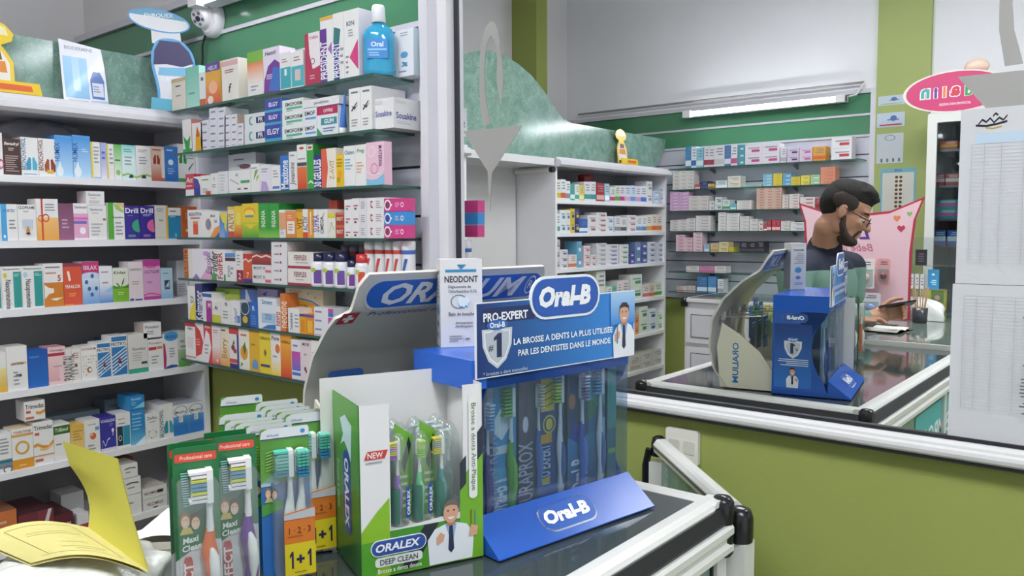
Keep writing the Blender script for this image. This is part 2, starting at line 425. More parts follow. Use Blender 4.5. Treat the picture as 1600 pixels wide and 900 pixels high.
white_unit('white shelf unit of medicine boxes across the shop, seen in the mirror', -3.80, -2.37, LVB, 1.895)
# header board over the gap between the units
MBh = MB().box(-3.3, -3.0, -2.36, -1.56, 1.84, 1.885, '#dcdadd')
tag(MBh.build('header_board', LAMIN), 'white board bridging the gap between two shelf units', 'board')
# marbled panels standing on the units
def marble_panel(label, poly, x=-3.10):
    fr = Fr((x, 0, 0), (0, 1, 0), (0, 0, 1))
    return tag(MB().prism(poly, fr, .018, '#fff').build('marble_panel', MARBLE), label, 'panel')
zp = 1.887
marble_panel('green marbled board standing on the white unit beside the glass shelves', [(-1.55, zp), (-.03, zp), (-.03, 2.115), (-1.55, 2.135)])
top = [(p.y, p.z) for p in (mX(a, c, -3.10) for a, c in ((712, 94), (722, 87), (735, 82), (750, 79), (767, 79), (790, 87), (810, 100), (830, 117), (850, 142), (868, 170), (880, 186), (892, 192), (1046, 219)))]
marble_panel('green marbled board with a curved hump, seen in the mirror', [(-3.79, zp), (top[0][0], zp)]+top)
struct('door_1', MB().box(-3.35, -3.31, -2.358, -1.562, .0, 1.838, '#d9d7d6'), LAMIN, 'plain white door between the two shelf units, seen in the mirror')

# ================================================================== the mirror
mt = thing('wall_mirror', 'large wall mirror in a white aluminium frame beside the shelves', 'mirror', (0, 0, 0))
MZ0, MZ1, MX0, MX1 = 1.046, 2.62, -1.605, 1.6
MB().box(MX0, MX1, .0, .006, MZ0, MZ1, '#fff').build('mirror_glass', MIRROR, mt)
# left frame post (two white profiles and a dark gasket) and the bottom rail
MB().box(-1.685, -1.655, -.075, .02, MZ0-.1, MZ1, '#d9d7de').build('frame_post', ALU, mt)
MB().box(-1.655, -1.618, -.035, .02, MZ0-.06, MZ1, '#e0dee2').build('frame_profile', ALU, mt)
MB().box(-1.618, -1.603, -.004, .012, MZ0-.01, MZ1, '#26252f').build('gasket', MATTE, mt)
prof = [(0, 0), (.014, -.001), (.021, .004), (.0235, .011), (.0225, .018), (.0185, .022), (.0175, .027), (.012, .033), (.004, .035), (0, .035)]
fr = Fr((-1.655, 0, 1.004), (0, -1, 0), (0, 0, 1))
mb = MB(); mb.prism(prof, Fr((MX1, 0, 1.006), (0, -1, 0), (0, 0, 1)), -(MX1+1.655), '#dddcdc'); mb.build('bottom_rail', ALU, mt)
MB().box(-1.655, MX1, -.008, .02, 1.041, 1.0475, '#26252b').build('gasket', MATTE, mt)
MB().box(-1.655, MX1, -.012, .02, .997, 1.006, '#2a2a2a').build('lower_gasket', MATTE, mt)
MB().box(-1.655, MX1, -.03, .02, MZ1, MZ1+.06, '#dddcdc').build('top_rail', ALU, mt)
# frosted emblem: a snake loop over a cup, twice
def emblem(x, name='frosted_emblem'):
    frd = Fr((x, -.0008, 0), (1, 0, 0), (0, 0, 1))
    def pt(px, py): p = atY(px, py, 0); return (p.x-emblem.x0, p.z)
    return frd
e0 = atY(735, 203, 0); 
def em_poly(px): return [(atY(a, b, 0).x, atY(a, b, 0).z) for a, b in px]
tri_ = em_poly([(724, 205), (816, 196), (770, 270), (767, 332)])
tri_ = [tri_[0], tri_[1], em_poly([(769, 270)])[0], em_poly([(766, 330)])[0], em_poly([(765, 330)])[0], em_poly([(762, 268)])[0]]
outer = em_poly([(755, 196), (750, 160), (749, 120), (750, 85), (754, 58), (759, 42), (767, 33), (774, 36), (779, 50), (782, 75), (785, 95), (787, 120), (785, 145), (784, 166)])
inner = em_poly([(767, 194), (760, 160), (757, 120), (758, 90), (761, 70), (764, 61), (768, 56), (772, 60), (775, 75), (777, 95), (776, 115), (777, 135), (780, 150), (783, 165)])
FROST = clear('frosted_film', '#8f8f8f', 1.2, .5, .72, '#b9b8b4')
MATS['frosted_film'] = FROST
for dx in (0.0, 1.262):
    mb = MB(); fr = Fr((dx, -.0006, 0), (1, 0, 0), (0, 0, 1))
    mb.add([fr.p(*q) for q in tri_], [(0, 1, 2, 3, 4, 5)], '#bbb')
    n = len(outer); mb.add([fr.p(*q) for q in outer+inner], [(i, i+1, n+i+1, n+i) for i in range(n-1)], '#bbb')
    o = mb.build('frosted_emblem', FROST, mt); o['label'] = 'frosted snake and cup emblem'
# sheets taped to the mirror
def sheet(label, x0, x1, z0, z1, logo, seed):
    t = thing('paper_sheet', label, 'paper', (x0, -.002, z0), 0, 'printed lists taped to the mirror')
    W, Hh = x1-x0, z1-z0; fr = Fr((0, 0, 0), (1, 0, 0), (0, 0, 1), W, Hh)
    mb = MB().prism([(0, 0), (W, 0), (W, Hh), (0, Hh)], fr, .0008, '#c9cacd')
    r = random.Random(seed); D = []
    top = .80 if logo else .93
    if logo:
        D += [('r', .12, .80, .98, .86, '#b9cbdb')]
    rows = 34
    for i in range(rows+1): D.append(('r', .1, top-.68*i/rows-.0006, .98, top-.68*i/rows+.0006, '#a9acb2'))
    for u in (.1, .2, .33, .5, .78, .98): D.append(('r', u-.002, top-.68, u+.002, top, '#a9acb2'))
    for i in range(rows):
        y = top-.68*(i+.5)/rows
        for a, c in ((.56, .74), (.82, .95)):
            q = a+r.random()*.05; D.append(('r', q, y-.004, q+(c-a)*(.4+.5*r.random()), y+.003, '#5a5c62'))
    mb.deco(fr, D)
    if logo:
        for pts in ([(.14, .905), (.17, .93), (.2, .915), (.23, .935), (.26, .91), (.3, .935), (.33, .92), (.36, .945)], [(.12, .9), (.2, .893), (.28, .9), (.36, .912)], [(.25, .945), (.27, .96), (.29, .95)]):
            mb.deco(fr, [('w', pts, .012, '#2b2c30')])
        mb.deco(fr, [('w', [(.2, .885), (.25, .878), (.32, .888)], .008, '#b99a4a')])
        mb.deco(fr, [('l', .62, .885, .95, .935, 2, '#55585e')])
    mb.build('sheet', PAPER, t)
    return t
pa, pb = atY(1506, 172, 0), atY(1492, 440, 0); pc = atY(1478, 685, 0)
sheet('white printed list taped on the mirror, upper sheet', pa.x-.004, pa.x+.205, pb.z-.003, pa.z, True, 1)
sheet('white printed list taped on the mirror, lower sheet', pa.x-.008, pa.x+.2, pc.z-.012, pb.z-.004, False, 2)

# ---- wall socket under the mirror
s = thing('wall_socket', 'white double wall socket under the mirror behind the gate', 'socket', (-.893, .02, .925))
MB().prism(rrect(-.043, -.043, .043, .043, .008), Fr((0, -.012, 0), (1, 0, 0), (0, 0, 1)), .012, '#e3e0d6').build('face_plate', PLASTIC, s)
for x in (-.02, .02): MB().prism(rrect(x-.014, -.016, x+.014, .016, .004), Fr((0, -.0135, 0), (1, 0, 0), (0, 0, 1)), .003, '#d2cfc4').build('rocker', PLASTIC, s)

# ================================================================== the glass counter with the displays
CT = .979
ct = thing('counter', 'glass topped counter with white aluminium rails carrying the toothbrush displays', 'counter', (0, 0, 0))
cx0, cx1, cy0, cy1 = -1.25, -.585, -1.36, -.425
TOPG = pmat('dark_glass_top', .05, spec=.7, vary=.12, vscale=3)
MB().box(cx0+.02, cx1-.03, cy0+.02, cy1-.02, CT-.016, CT-.003, '#3f4746').build('glass_top', TOPG, ct)
MB().box(-.96, cx1-.03, -1.685, cy0+.02, CT-.016, CT-.003, '#3f4746').build('glass_top', TOPG, ct)
MB().box(-.98, -.96, -1.685, cy0, CT-.09, CT, '#dfdfda').build('edge_rail', ALU, ct)
def rail(name, a, b, out, parent, w=.038):
    """aluminium edge rail from a to b; out = outward direction"""
    a, b, out = Vector(a), Vector(b), Vector(out); d = b-a
    L = d.length
    fr = Fr(a, out, (0, 0, 1))
    sgn = 1 if fr.n.dot(d) > 0 else -1
    up = [(-w, -.018), (-w, -.003), (-w+.006, .001), (-.014, .002), (-.010, .0), (-.004, -.004), (0, -.010), (0, -.018)]
    low = [(-.03, -.045), (.014, -.042), (.018, -.047), (.018, -.058), (.012, -.066), (.012, -.072), (.018, -.078), (.018, -.088), (.012, -.094), (-.03, -.094)]
    MB().prism(up, fr, -sgn*L, '#dfdfda').build('upper_rail', ALU, parent)
    MB().prism([(-.02, -.045), (.008, -.043), (.011, -.036), (.003, -.012), (-.02, -.012)], fr, -sgn*L, '#23232a').build('rubber_strip', MATTE, parent)
    MB().prism(low, fr, -sgn*L, '#dfdfda').build('lower_rail', ALU, parent)
def cap(parent, x, y, r=.02):
    mb = MB(); pr = [(r*.8, -.10), (r, -.094), (r, -.05), (r*.85, -.045), (r, -.04), (r, -.004), (r*.7, .004), (0.002, .006)]
    mb.lathe(pr, '#15151a', (x, y, CT), n=16); mb.build('corner_cap', PLASTIC, parent)
rail('r', (cx1, -1.685, CT), (cx1, cy1, CT), (1, 0, 0), ct)
rail('r', (cx0, cy1, CT), (cx1, cy1, CT), (0, 1, 0), ct)
rail('r', (cx0, cy0, CT), (cx0, cy1, CT), (-1, 0, 0), ct)
for x, y in ((cx1-.003, cy1-.003), (cx0+.003, cy1-.003)): cap(ct, x, y)
for x, y in ((cx1-.015, cy1-.015), (cx0+.015, cy1-.015), (cx1-.015, cy0+.02), (cx0+.015, cy0+.02)):
    MB().box(x-.018, x+.018, y-.018, y+.018, 0, CT-.094, '#d9d9d6').build('post', ALU, ct)
def fpanel(x0, x1, y0, y1, nm='marbled_panel'): MB().box(x0, x1, y0, y1, .1, CT-.09, '#fff').build(nm, MARBLE, ct)
fpanel(cx1-.02, cx1-.008, -1.68, cy1-.035); fpanel(cx0+.03, cx1-.035, cy1-.022, cy1-.01); fpanel(cx0+.008, cx0+.02, cy0+.04, cy1-.035)
for a, c in ((cy1-.04, cy1-.033),): MB().box(cx1-.012, cx1-.004, a, c, .1, CT-.094, '#1c1c20').build('rubber_strip', MATTE, ct)
# an advert print on the customer side panel, seen in the mirror
frb = Fr((cx1-.0078, -1.58, .42), (0, 1, 0), (0, 0, 1), .62, .44)
mb = MB().prism([(0, 0), (.62, 0), (.62, .44), (0, .44)], Fr((cx1-.0065, -1.58, .42), (0, 1, 0), (0, 0, 1)), .001, '#2f9aa8')
frb = Fr((cx1-.0065, -1.58, .42), (0, 1, 0), (0, 0, 1), .62, .44)
mb.deco(frb, [('g', 0, 0, 1, 1, '#1f7f93', '#4fb6b6'), ('t', 'BIMBO1', .5, .78, .16, '#e8f2f0', .7), ('p', [(.1, .1), (.2, .1), (.2, .6), (.12, .62)], '#d9e6ea'), ('p', [(.24, .1), (.36, .1), (.34, .5), (.25, .5)], '#8fc3d6'), ('l', .5, .2, .9, .6, 6, '#cfe7e6')])
o = mb.build('advert_print', CARTON, ct); o['label'] = 'teal advert print with white lettering'
# second counter further along
c2 = thing('counter', 'second glass topped counter where the man leans, seen in the mirror', 'counter', (0, 0, 0))
d0, d1 = -2.95, -1.70
MB().box(-.97, cx1-.02, d0, d1, CT+.0, CT+.012, '#6f7d74').build('glass_top', TOPG, c2)
MB().box(-.98, cx1-.01, d1-.004, d1+.01, CT-.03, CT+.016, '#e2e2dc').build('front_rail', ALU, c2)
MB().box(cx1-.03, cx1+.004, d0, d1, CT-.04, CT+.016, '#e2e2dc').build('side_rail', ALU, c2)
MB().box(-.97, -.95, d0, d1-.004, .05, CT, '#d5d3d3').build('back_board', LAMIN, c2)
MB().box(cx1-.04, cx1-.02, d0, d1-.004, .05, CT-.04, '#fff').build('marbled_panel', MARBLE, c2)
MB().box(-.95, cx1-.04, d1-.02, d1-.005, .05, CT-.03, '#cfcdcd').build('end_board', LAMIN, c2)
MB().box(-.95, cx1-.04, d0, d0+.02, .05, CT-.03, '#cfcdcd').build('end_board', LAMIN, c2)
# gate between counter and wall
gt = thing('counter_gate', 'narrow swing gate with white rail between counter and green wall', 'gate', (0, 0, 0))
g0, g1 = Vector((-.575, -.385, .955)), Vector((-.925, -.045, .955)); gd = (g1-g0).normalized(); gn = Vector((gd.y, -gd.x, 0))
fr = Fr(g0, -gn, (0, 0, 1))
prg = [(-.018, -.03), (.018, -.03), (.02, -.012), (.014, -.004), (.008, 0), (-.008, 0), (-.014, -.004), (-.02, -.012)]
L = (g1-g0).length
f2 = Fr(g0+gd*.03, -gn, (0, 0, 1)); sg = 1 if f2.n.dot(gd) > 0 else -1
MB().prism(prg, f2, -sg*(L-.05), '#dfdfda').build('top_rail', ALU, gt)
MB().bar(g0+gd*.03-gn*.019+Vector((0, 0, -.018)), g1-gd*.02-gn*.019+Vector((0, 0, -.018)), .002, .006, '#6e6e66').build('rail_groove', MATTE, gt)
for p, q in ((g0-Vector((0, 0, .006)), .9), (g1-Vector((0, 0, .004)), .68)):
    MB().lathe([(.026*q, -.06*q), (.027*q, -.05*q), (.027*q, -.012), (.022*q, .002), (.012*q, .006), (.002, .007)], '#15151a', p, n=14).build('corner_cap', PLASTIC, gt)
MB().box(g0.x-.02, g0.x+.02, g0.y-.02, g0.y+.02, 0.02, .895, '#dcdcd8').build('hinge_post', ALU, gt)
MB().bar(g1+Vector((0, 0, -.48)), g1+Vector((0, 0, -.06)), .034, .034, '#dcdcd8', up=(1, 0, 0)).build('post', ALU, gt)
a = g0+gd*.03; MB().obox(a+Vector((0, 0, -.7)), gd*(L-.06), gn*.008, Vector((0, 0, .66)), '#fff').build('marbled_panel', MARBLE, gt)
MB().tube([g1+Vector((-.02, -.01, -.03)), g1+Vector((-.028, -.012, -.07)), g1+Vector((-.028, -.012, -.12))], .009, '#15151a').build('latch', PLASTIC, gt)

# ================================================================== medicine boxes
_used = {}
def uniq(label):
    k = _used.get(label, 0); _used[label] = k+1
    return label
def carton(name, label, cat, w, h, d, base, D, loc, rz, group, side=None, top=None, SDc=None, TD=None):
    mb = MB()
    mb.box(-w/2, w/2, 0, d, 0, h, {'*': base, 'l': side or base, 'r': side or base, 't': top or base, 'f': base})
    mb.deco(Fr((-w/2, 0, 0), (1, 0, 0), (0, 0, 1), w, h), D)
    if SDc:
        mb.deco(Fr((-w/2, d, 0), (0, -1, 0), (0, 0, 1), d, h), SDc); mb.deco(Fr((w/2, 0, 0), (0, 1, 0), (0, 0, 1), d, h), SDc)
    if TD: mb.deco(Fr((-w/2, 0, h), (1, 0, 0), (0, 1, 0), w, d), TD)
    o = mb.build(name, CARTON, None, loc, rz)
    return tag(o, label, cat, group)
def fit(label):
    w = label.split()
    return ' '.join(w[:16])
def rowA(z, items, where, group, ymid):
    for it in items:
        x0, x1, yt, desc, base, D = it[:6]; o = it[6] if len(it) > 6 else {}
        X = -3.012-o.get('back', 0)
        ya, yb = atX(x0, ymid, X).y, atX(x1, ymid, X).y; xm = (x0+x1)/2
        yb = min(yb, -.0245); ya = min(ya, -.04)
        zt = atX(xm, yt, X).z; zb = z if 'yb' not in o else atX(xm, o['yb'], X).z
        d = o.get('d', .075)
        carton('medicine_box', fit(desc+' '+where), 'box', abs(yb-ya)-.0012, zt-zb, d, base, D, (X, (ya+yb)/2, zb+.0004), R(90), group, o.get('side'), o.get('top'), o.get('SD'))
def rowS(z, items, where, group, zmax=9):
    for it in items:
        x0, x1, yt, desc, base, D = it[:6]; o = it[6] if len(it) > 6 else {}
        Y = -SD+.006+o.get('back', 0)
        xm = (x0+x1)/2; yp = yt+15
        a, b2 = atY(x0, yp, Y).x, atY(x1, yp, Y).x
        zt = min(atY(xm, yt, Y).z, zmax); zb = z if 'yb' not in o else atY(xm, o['yb'], Y).z
        d = min(o.get('d', .07), SD-.03-o.get('back', 0))
        carton(o.get('name', 'medicine_box'), fit(desc+' '+where), o.get('cat', 'box'), abs(b2-a)-.001, zt-zb, d, base, D, ((a+b2)/2, Y, zb+.0004), 0, group, o.get('side'), o.get('top'), o.get('SD'))
W1 = '#e9e7e6'; W2 = '#dddbdc'; GR = '#6a6a72'
def lun(u, v, s, c1, c2): # a pair of printed lungs
    s = s*1.5
    return [('p', [(u-.03*s, v), (u-.2*s, v-.02), (u-.22*s, v+.1*s), (u-.1*s, v+.22*s), (u-.03*s, v+.2*s)], c1), ('p', [(u+.03*s, v), (u+.2*s, v-.02), (u+.22*s, v+.1*s), (u+.1*s, v+.22*s), (u+.03*s, v+.2*s)], c2)]
SM = lambda a=.15, b=.1, c=.85, e=.35, n=4, col='#9a9aa2': ('l', a, b, c, e, n, col)
A1 = [
 (-16, 5, 207, 'white box with pink ring', W1, [('o', .8, .25, .25, .12, .3, '#c23a6b'), SM()]),
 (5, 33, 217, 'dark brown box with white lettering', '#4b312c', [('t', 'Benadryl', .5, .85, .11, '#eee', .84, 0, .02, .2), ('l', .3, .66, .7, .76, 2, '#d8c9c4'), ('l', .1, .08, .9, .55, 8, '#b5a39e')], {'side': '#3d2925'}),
 (33, 60, 215, 'white box with blue lungs', W1, [('t', 'BRONCHATHIOL', .14, .56, .13, '#3d6f8e', .82, 90), *lun(.6, .16, 1.0, '#3d9fc4', '#4fb3d2'), ('r', .1, .03, .9, .05, '#3d9fc4')]),
 (60, 87, 217, 'white box with brown and yellow lungs', W1, [('t', 'BRONCHATHIOL', .14, .56, .13, '#7a3c33', .82, 90), *lun(.66, .14, 1.0, '#a0522d', '#8a3a2e'), ('p', [(.46, .08), (.86, .08), (.84, .2), (.66, .14), (.48, .2)], '#e3b23a')]),
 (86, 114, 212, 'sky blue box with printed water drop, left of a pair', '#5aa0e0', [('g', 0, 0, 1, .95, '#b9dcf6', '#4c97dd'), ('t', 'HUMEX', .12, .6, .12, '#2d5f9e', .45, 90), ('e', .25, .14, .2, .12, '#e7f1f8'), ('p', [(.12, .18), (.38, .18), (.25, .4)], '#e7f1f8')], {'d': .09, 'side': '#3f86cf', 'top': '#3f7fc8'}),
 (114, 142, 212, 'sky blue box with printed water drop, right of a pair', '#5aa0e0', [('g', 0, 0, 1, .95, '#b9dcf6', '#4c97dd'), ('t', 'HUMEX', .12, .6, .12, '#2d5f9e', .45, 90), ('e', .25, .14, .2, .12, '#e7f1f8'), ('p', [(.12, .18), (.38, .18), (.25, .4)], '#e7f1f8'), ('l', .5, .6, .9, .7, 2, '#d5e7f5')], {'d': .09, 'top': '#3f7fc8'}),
 (142, 157, 222, 'white box with yellow edge beside lilac stripe', W1, [('r', 0, 0, .2, 1, '#e5cf3b'), SM(.3, .4, .9, .9, 5), ('r', .25, 0, 1, .04, '#8fb4df')]),
 (157, 167, 223, 'lilac gradient box', '#aab4e2', [('g', 0, 0, 1, .7, '#e6e6f0', '#9aa6dd'), SM(.2, .5, .9, .8, 2, '#5a63a8')]),
 (167, 178, 225, 'white box with pale yellow edge', W1, [('r', 0, 0, .22, 1, '#e9d84a'), SM(.35, .4, .9, .9, 4)]),
 (178, 190, 226, 'white box with bright green upper half', W1, [('g', 0, .2, 1, 1, '#dfeed8', '#5fb548'), ('e', .5, .2, .3, .08, '#8fc46a'), SM(.1, .5, .9, .6, 1, '#3c7a2c')]),
 (190, 212, 227, 'pale aqua box with green swoosh', '#d9efee', [('g', 0, .55, 1, 1, '#dff1f0', '#8ed3d3'), ('l', .15, .78, .85, .9, 2, '#2d8a8e'), SM(.2, .4, .8, .7, 3), ('w', [(0, .1), (.4, .15), (.7, .12), (1, .05)], .05, '#9cc257'), ('p', [(.45, .06), (.8, .06), (.75, .15), (.55, .15)], '#30424f')]),
 (212, 236, 228, 'white box with green swoosh', W1, [('l', .15, .8, .85, .9, 2, '#8a8a90'), SM(.2, .45, .8, .7, 3), ('w', [(0, .06), (.4, .12), (.7, .14), (1, .1)], .05, '#9cc257'), ('p', [(.3, .06), (.65, .06), (.6, .15), (.4, .15)], '#30424f')]),
 (236, 257, 229, 'beige box with brown lungs', '#dcbfae', [('g', 0, 0, 1, .6, '#b5533a', '#e2cbbd'), *lun(.4, .5, .8, '#8e3a25', '#8e3a25'), SM(.1, .85, .9, .95, 1, '#9a6a55'), ('r', .75, .1, 1, .9, '#e8dad2')]),
 (257, 278, 229, 'medium blue box with white figure', '#3f78c2', [('g', 0, 0, 1, .5, '#2c66b4', '#4a86cc'), ('l', .15, .85, .85, .93, 1, '#d8e4f4'), ('e', .45, .55, .2, .08, '#dbe7f5'), SM(.2, .2, .8, .4, 3, '#a9c4e6')]),
 (278, 312, 226, 'white box with green lungs', W1, [*lun(.28, .5, .7, '#2f8a3c', '#2f8a3c'), ('r', 0, 0, .45, .1, '#3f9a48'), ('p', [(.6, .3), (.9, .5), (.92, .54), (.6, .36)], '#45474c'), SM(.5, .6, .95, .9, 4)]),
]
A2 = [
 (-22, 0, 318, 'white box with light blue edge at the frame', W1, [SM()]),
 (0, 28, 319, 'white box with blue left band', W1, [('r', .05, 0, .38, 1, '#4aa3dc'), ('t', 'CURTEC', .55, .82, .08, '#2b6aa8', .7, 0, .02, .3), ('l', .5, .3, .95, .6, 3, '#8a8a92'), ('e', .22, .12, .06, .04, '#fff')]),
 (28, 57, 320, 'white box with blue dots and amber drop', W1, [('t', 'CLOPRAME', .5, .92, .085, '#3a3b42', .9), SM(.3, .78, .7, .84, 1)]+[('e', .26+.1*i, .35+.045*j, .025, .012, '#5aa0dc') for i in range(6) for j in range(6)]+[('e', .5, .28, .1, .06, '#c98732'), ('p', [(.42, .31), (.58, .31), (.5, .42)], '#c98732'), ('e', .5, .2, .12, .03, '#3a2a22')]),
 (57, 92, 311, 'white and orange box with red bow', W1, [('g', 0, 0, 1, .55, '#e2a04a', '#f0c27c'), ('r', .22, 0, .3, 1, '#c8452c'), ('o', .42, .54, .16, .1, .3, '#c8452c'), ('o', .18, .53, .1, .08, .3, '#c8452c'), SM(.4, .7, .95, .9, 3)]),
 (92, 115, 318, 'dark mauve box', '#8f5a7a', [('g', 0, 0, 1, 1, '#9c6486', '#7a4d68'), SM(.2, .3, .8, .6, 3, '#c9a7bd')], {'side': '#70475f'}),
 (115, 138, 318, 'pink striped box with white flower', '#e6a9cf', [('r', 0, .72, 1, 1, '#efeaec'), ('t', 'Gaviscon', .5, .9, .08, '#3c3c48', .85), ('r', 0, .44, .9, .52, '#7d6fbf'), ('r', 0, .56, 1, .62, '#d879b4'), ('e', .6, .25, .22, .1, '#f6eef2'), ('r', 0, 0, 1, .05, '#efeaec')], {'side': '#d48fbc'}),
 (138, 167, 321, 'white box under another, plain front', W1, [('t', 'Gaviscon', .45, .88, .08, '#6c7aa2', .7), ('l', .2, .75, .7, .8, 1, '#d7a06a'), ('r', .8, .56, .95, .62, '#8a6a4a'), SM(.15, .1, .8, .5, 4, '#b5b5ba')]),
 (136, 165, 299, 'white box stacked on top of a plain one', W1, [('t', 'Gaviscon', .45, .75, .2, '#6c7aa2', .7), ('l', .2, .45, .7, .55, 1, '#d7a06a'), SM(.15, .1, .8, .35, 2, '#b5b5ba')], {'yb': 320.6}),
 (168, 195, 317, 'white box with green leaf band', W1, [('r', .02, 0, .36, 1, '#54a53a'), ('p', [(.36, 1), (.5, .82), (.95, .72), (.95, .8), (.6, .95)], '#a9c96c'), ('p', [(.5, 1), (.7, .9), (1, .86), (1, 1)], '#d8c58f'), ('t', 'Oropivalone', .6, .6, .07, '#3f4a3a', .7, 0, .01, .3), SM(.45, .1, .9, .5, 4)]),
 (195, 219, 322, 'indigo box with half green circle', '#3a2f92', [('t', 'Drill', .48, .86, .15, '#f2f2f8', .85, 0, .02), ('p', [(.98, .22)]+[(.98-.52*math.sin(R(a)), .4-.2*math.cos(R(a))) for a in range(10, 171, 16)], '#3fae86'), ('l', .2, .06, .7, .14, 2, '#7fd0c0'), SM(.2, .68, .7, .74, 1, '#8f88c8')]),
 (219, 242, 322, 'indigo box with half pink circle', '#3a2f92', [('t', 'Drill', .48, .86, .15, '#f2f2f8', .85, 0, .02), ('p', [(.98, .22)]+[(.98-.52*math.sin(R(a)), .4-.2*math.cos(R(a))) for a in range(10, 171, 16)], '#e46a9c'), ('l', .2, .06, .7, .14, 2, '#e89abc'), SM(.2, .68, .9, .76, 2, '#c8c4e8')]),
 (242, 263, 321, 'beige box with yellow edge', '#ded8cf', [('r', .85, 0, 1, 1, '#e2b13a'), SM(.15, .8, .7, .92, 2), SM(.3, .5, .7, .6, 1), ('r', 0, 0, .85, .06, '#d8c8b0')]),
 (263, 285, 325, 'teal blue box with white head and orange edge', '#2d86b0', [('r', 0, .75, .9, 1, '#ece9e6'), ('l', .1, .85, .8, .93, 1, '#44464c'), ('r', .9, 0, 1, 1, '#d8743a'), ('t', '2', .5, .12, .1, '#d8ecf4', .3), SM(.1, .68, .7, .74, 1, '#bcd8e6')]),
 (285, 308, 323, 'rust orange box at the shelf end', '#c4622f', [SM(.2, .6, .8, .8, 3, '#e2a37c'), ('e', .3, .25, .1, .05, '#efc9b2')]),
]
A3 = [
 (-26, 2, 417, 'white and teal box at the frame edge', W1, [('r', .6, .05, .95, .9, '#2f9690'), ('t', 'Nasopneumine', .3, .45, .2, '#3a3b44', .75, 90, .01, .1)]),
 (2, 34, 417, 'white and teal box with yellow dot', W1, [('t', 'Nasopneumine', .5, .94, .06, '#3c3d45', .85), ('r', .58, .04, .98, .88, '#2f9690'), ('e', .18, .8, .1, .06, '#d9c93a'), ('t', 'Nasopneumine', .28, .36, .17, '#33343d', .68, -90, .01, .1), ('l', .62, .76, .94, .84, 2, '#bfe0dc')]),
 (34, 68, 416, 'white and teal box with blue dot', W1, [('t', 'Nasopneumine', .5, .94, .06, '#3c3d45', .85), ('r', .56, .04, .96, .88, '#2f9690'), ('e', .16, .8, .1, .06, '#a9c6dd'), ('t', 'Nasopneumine', .26, .36, .17, '#33343d', .68, -90, .01, .1), ('l', .6, .76, .92, .84, 2, '#bfe0dc')]),
 (68, 99, 412, 'white and orange box with white funnel print', W1, [('r', 0, 0, 1, .56, '#cf7f2d'), ('p', [(.02, .18), (.25, .3), (.5, .32), (.5, .42), (.25, .44), (.02, .52)], '#efe9e2'), ('p', [(.3, .18), (.6, .13), (.95, .2), (.6, .2)], '#efe9e2'), ('l', .1, .88, .9, .95, 1, '#77777f'), ('l', .1, .75, .7, .82, 1, '#c98c62'), ('t', '5', .8, .66, .14, '#c0413a', .16)]),
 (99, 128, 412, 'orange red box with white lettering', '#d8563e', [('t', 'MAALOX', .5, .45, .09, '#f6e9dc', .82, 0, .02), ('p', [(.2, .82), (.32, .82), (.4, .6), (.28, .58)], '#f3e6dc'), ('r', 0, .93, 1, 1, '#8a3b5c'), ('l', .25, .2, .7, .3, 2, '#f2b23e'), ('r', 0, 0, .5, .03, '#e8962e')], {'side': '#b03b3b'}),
 (128, 155, 409, 'magenta topped box with blue berries print', '#c9d8ec', [('r', 0, .7, 1, 1, '#c03a72'), ('e', .5, .69, .5, .06, '#c9d8ec'), ('g', 0, 0, 1, .6, '#6f9fd6', '#d9e4f0'), ('t', 'ISILAX', .5, .86, .1, '#f2d9e6', .8)]+[('e', a, c, .1, .05, '#3568ae') for a, c in ((.6, .66), (.82, .36), (.25, .52), (.55, .22), (.4, .36))]),
 (155, 176, 416, 'white box fading to blue at the foot', '#e6e8ec', [('g', 0, 0, 1, .5, '#4a86c8', '#e3e8ee'), ('p', [(.3, .3), (1, .45), (1, .28)], '#9cc0e4'), ('l', .15, .8, .85, .88, 1, '#8a94a8'), SM(.2, .5, .7, .6, 1)]),
 (176, 201, 419, 'white and lime box with plant sprout', '#e4e8da', [('r', 0, 0, 1, .46, '#79b52e'), ('p', [(0, .5), (.4, .42), (.55, .4), (1, .52), (1, .4), (0, .4)], '#4f8f22'), ('t', 'Kinlax', .45, .87, .09, '#4a4a44', .8, 0, .01, .2), ('p', [(.5, .42), (.62, .62), (.75, .72), (.66, .55)], '#2f5f1e'), ('p', [(.5, .42), (.3, .55), (.18, .56), (.36, .46)], '#2f5f1e'), SM(.3, .2, .7, .3, 2, '#dcebc0')]),
 (201, 224, 409, 'white and blush box', '#e6dadc', [('t', 'LANSOLAC', .5, .8, .06, '#6a6470', .8), ('r', .05, 0, .3, .06, '#4a4f9c'), ('r', .4, 0, .9, .04, '#4a4f9c'), SM(.2, .4, .8, .52, 2, '#b2a2a8')], {'top': '#efe8e8'}),
 (224, 251, 406, 'pink box with magenta waves', '#dba7cf', [('r', 0, .84, 1, 1, '#b73f95'), ('w', [(0, .86), (.3, .8), (.6, .8), (1, .87)], .03, '#d8527c'), ('t', 'LACTULAR', .5, .7, .08, '#6a3a7a', .85, 0, .01, .2), ('r', 0, 0, 1, .08, '#b73f95'), ('w', [(0, .1), (.3, .14), (.6, .13), (1, .08)], .03, '#d8527c'), SM(.2, .4, .7, .48, 1, '#b67aa8')]),
 (251, 270, 419, 'pale blue box with dark square', '#b9d3e2', [('r', .3, .35, .75, .6, '#3a4a5c'), ('p', [(.34, .38), (.7, .38), (.7, .58)], '#b9d3e2'), ('l', .2, .8, .8, .86, 1, '#5c7a92'), ('g', 0, 0, 1, .3, '#7fb2d6', '#b3cfe0'), ('r', .3, .3, .75, .34, '#3a4a5c')], {'side': '#c9d2d6'}),
 (276, 298, 407, 'plain grey white box at the back', '#cfcfd4', [SM()], {'back': .08}),
]
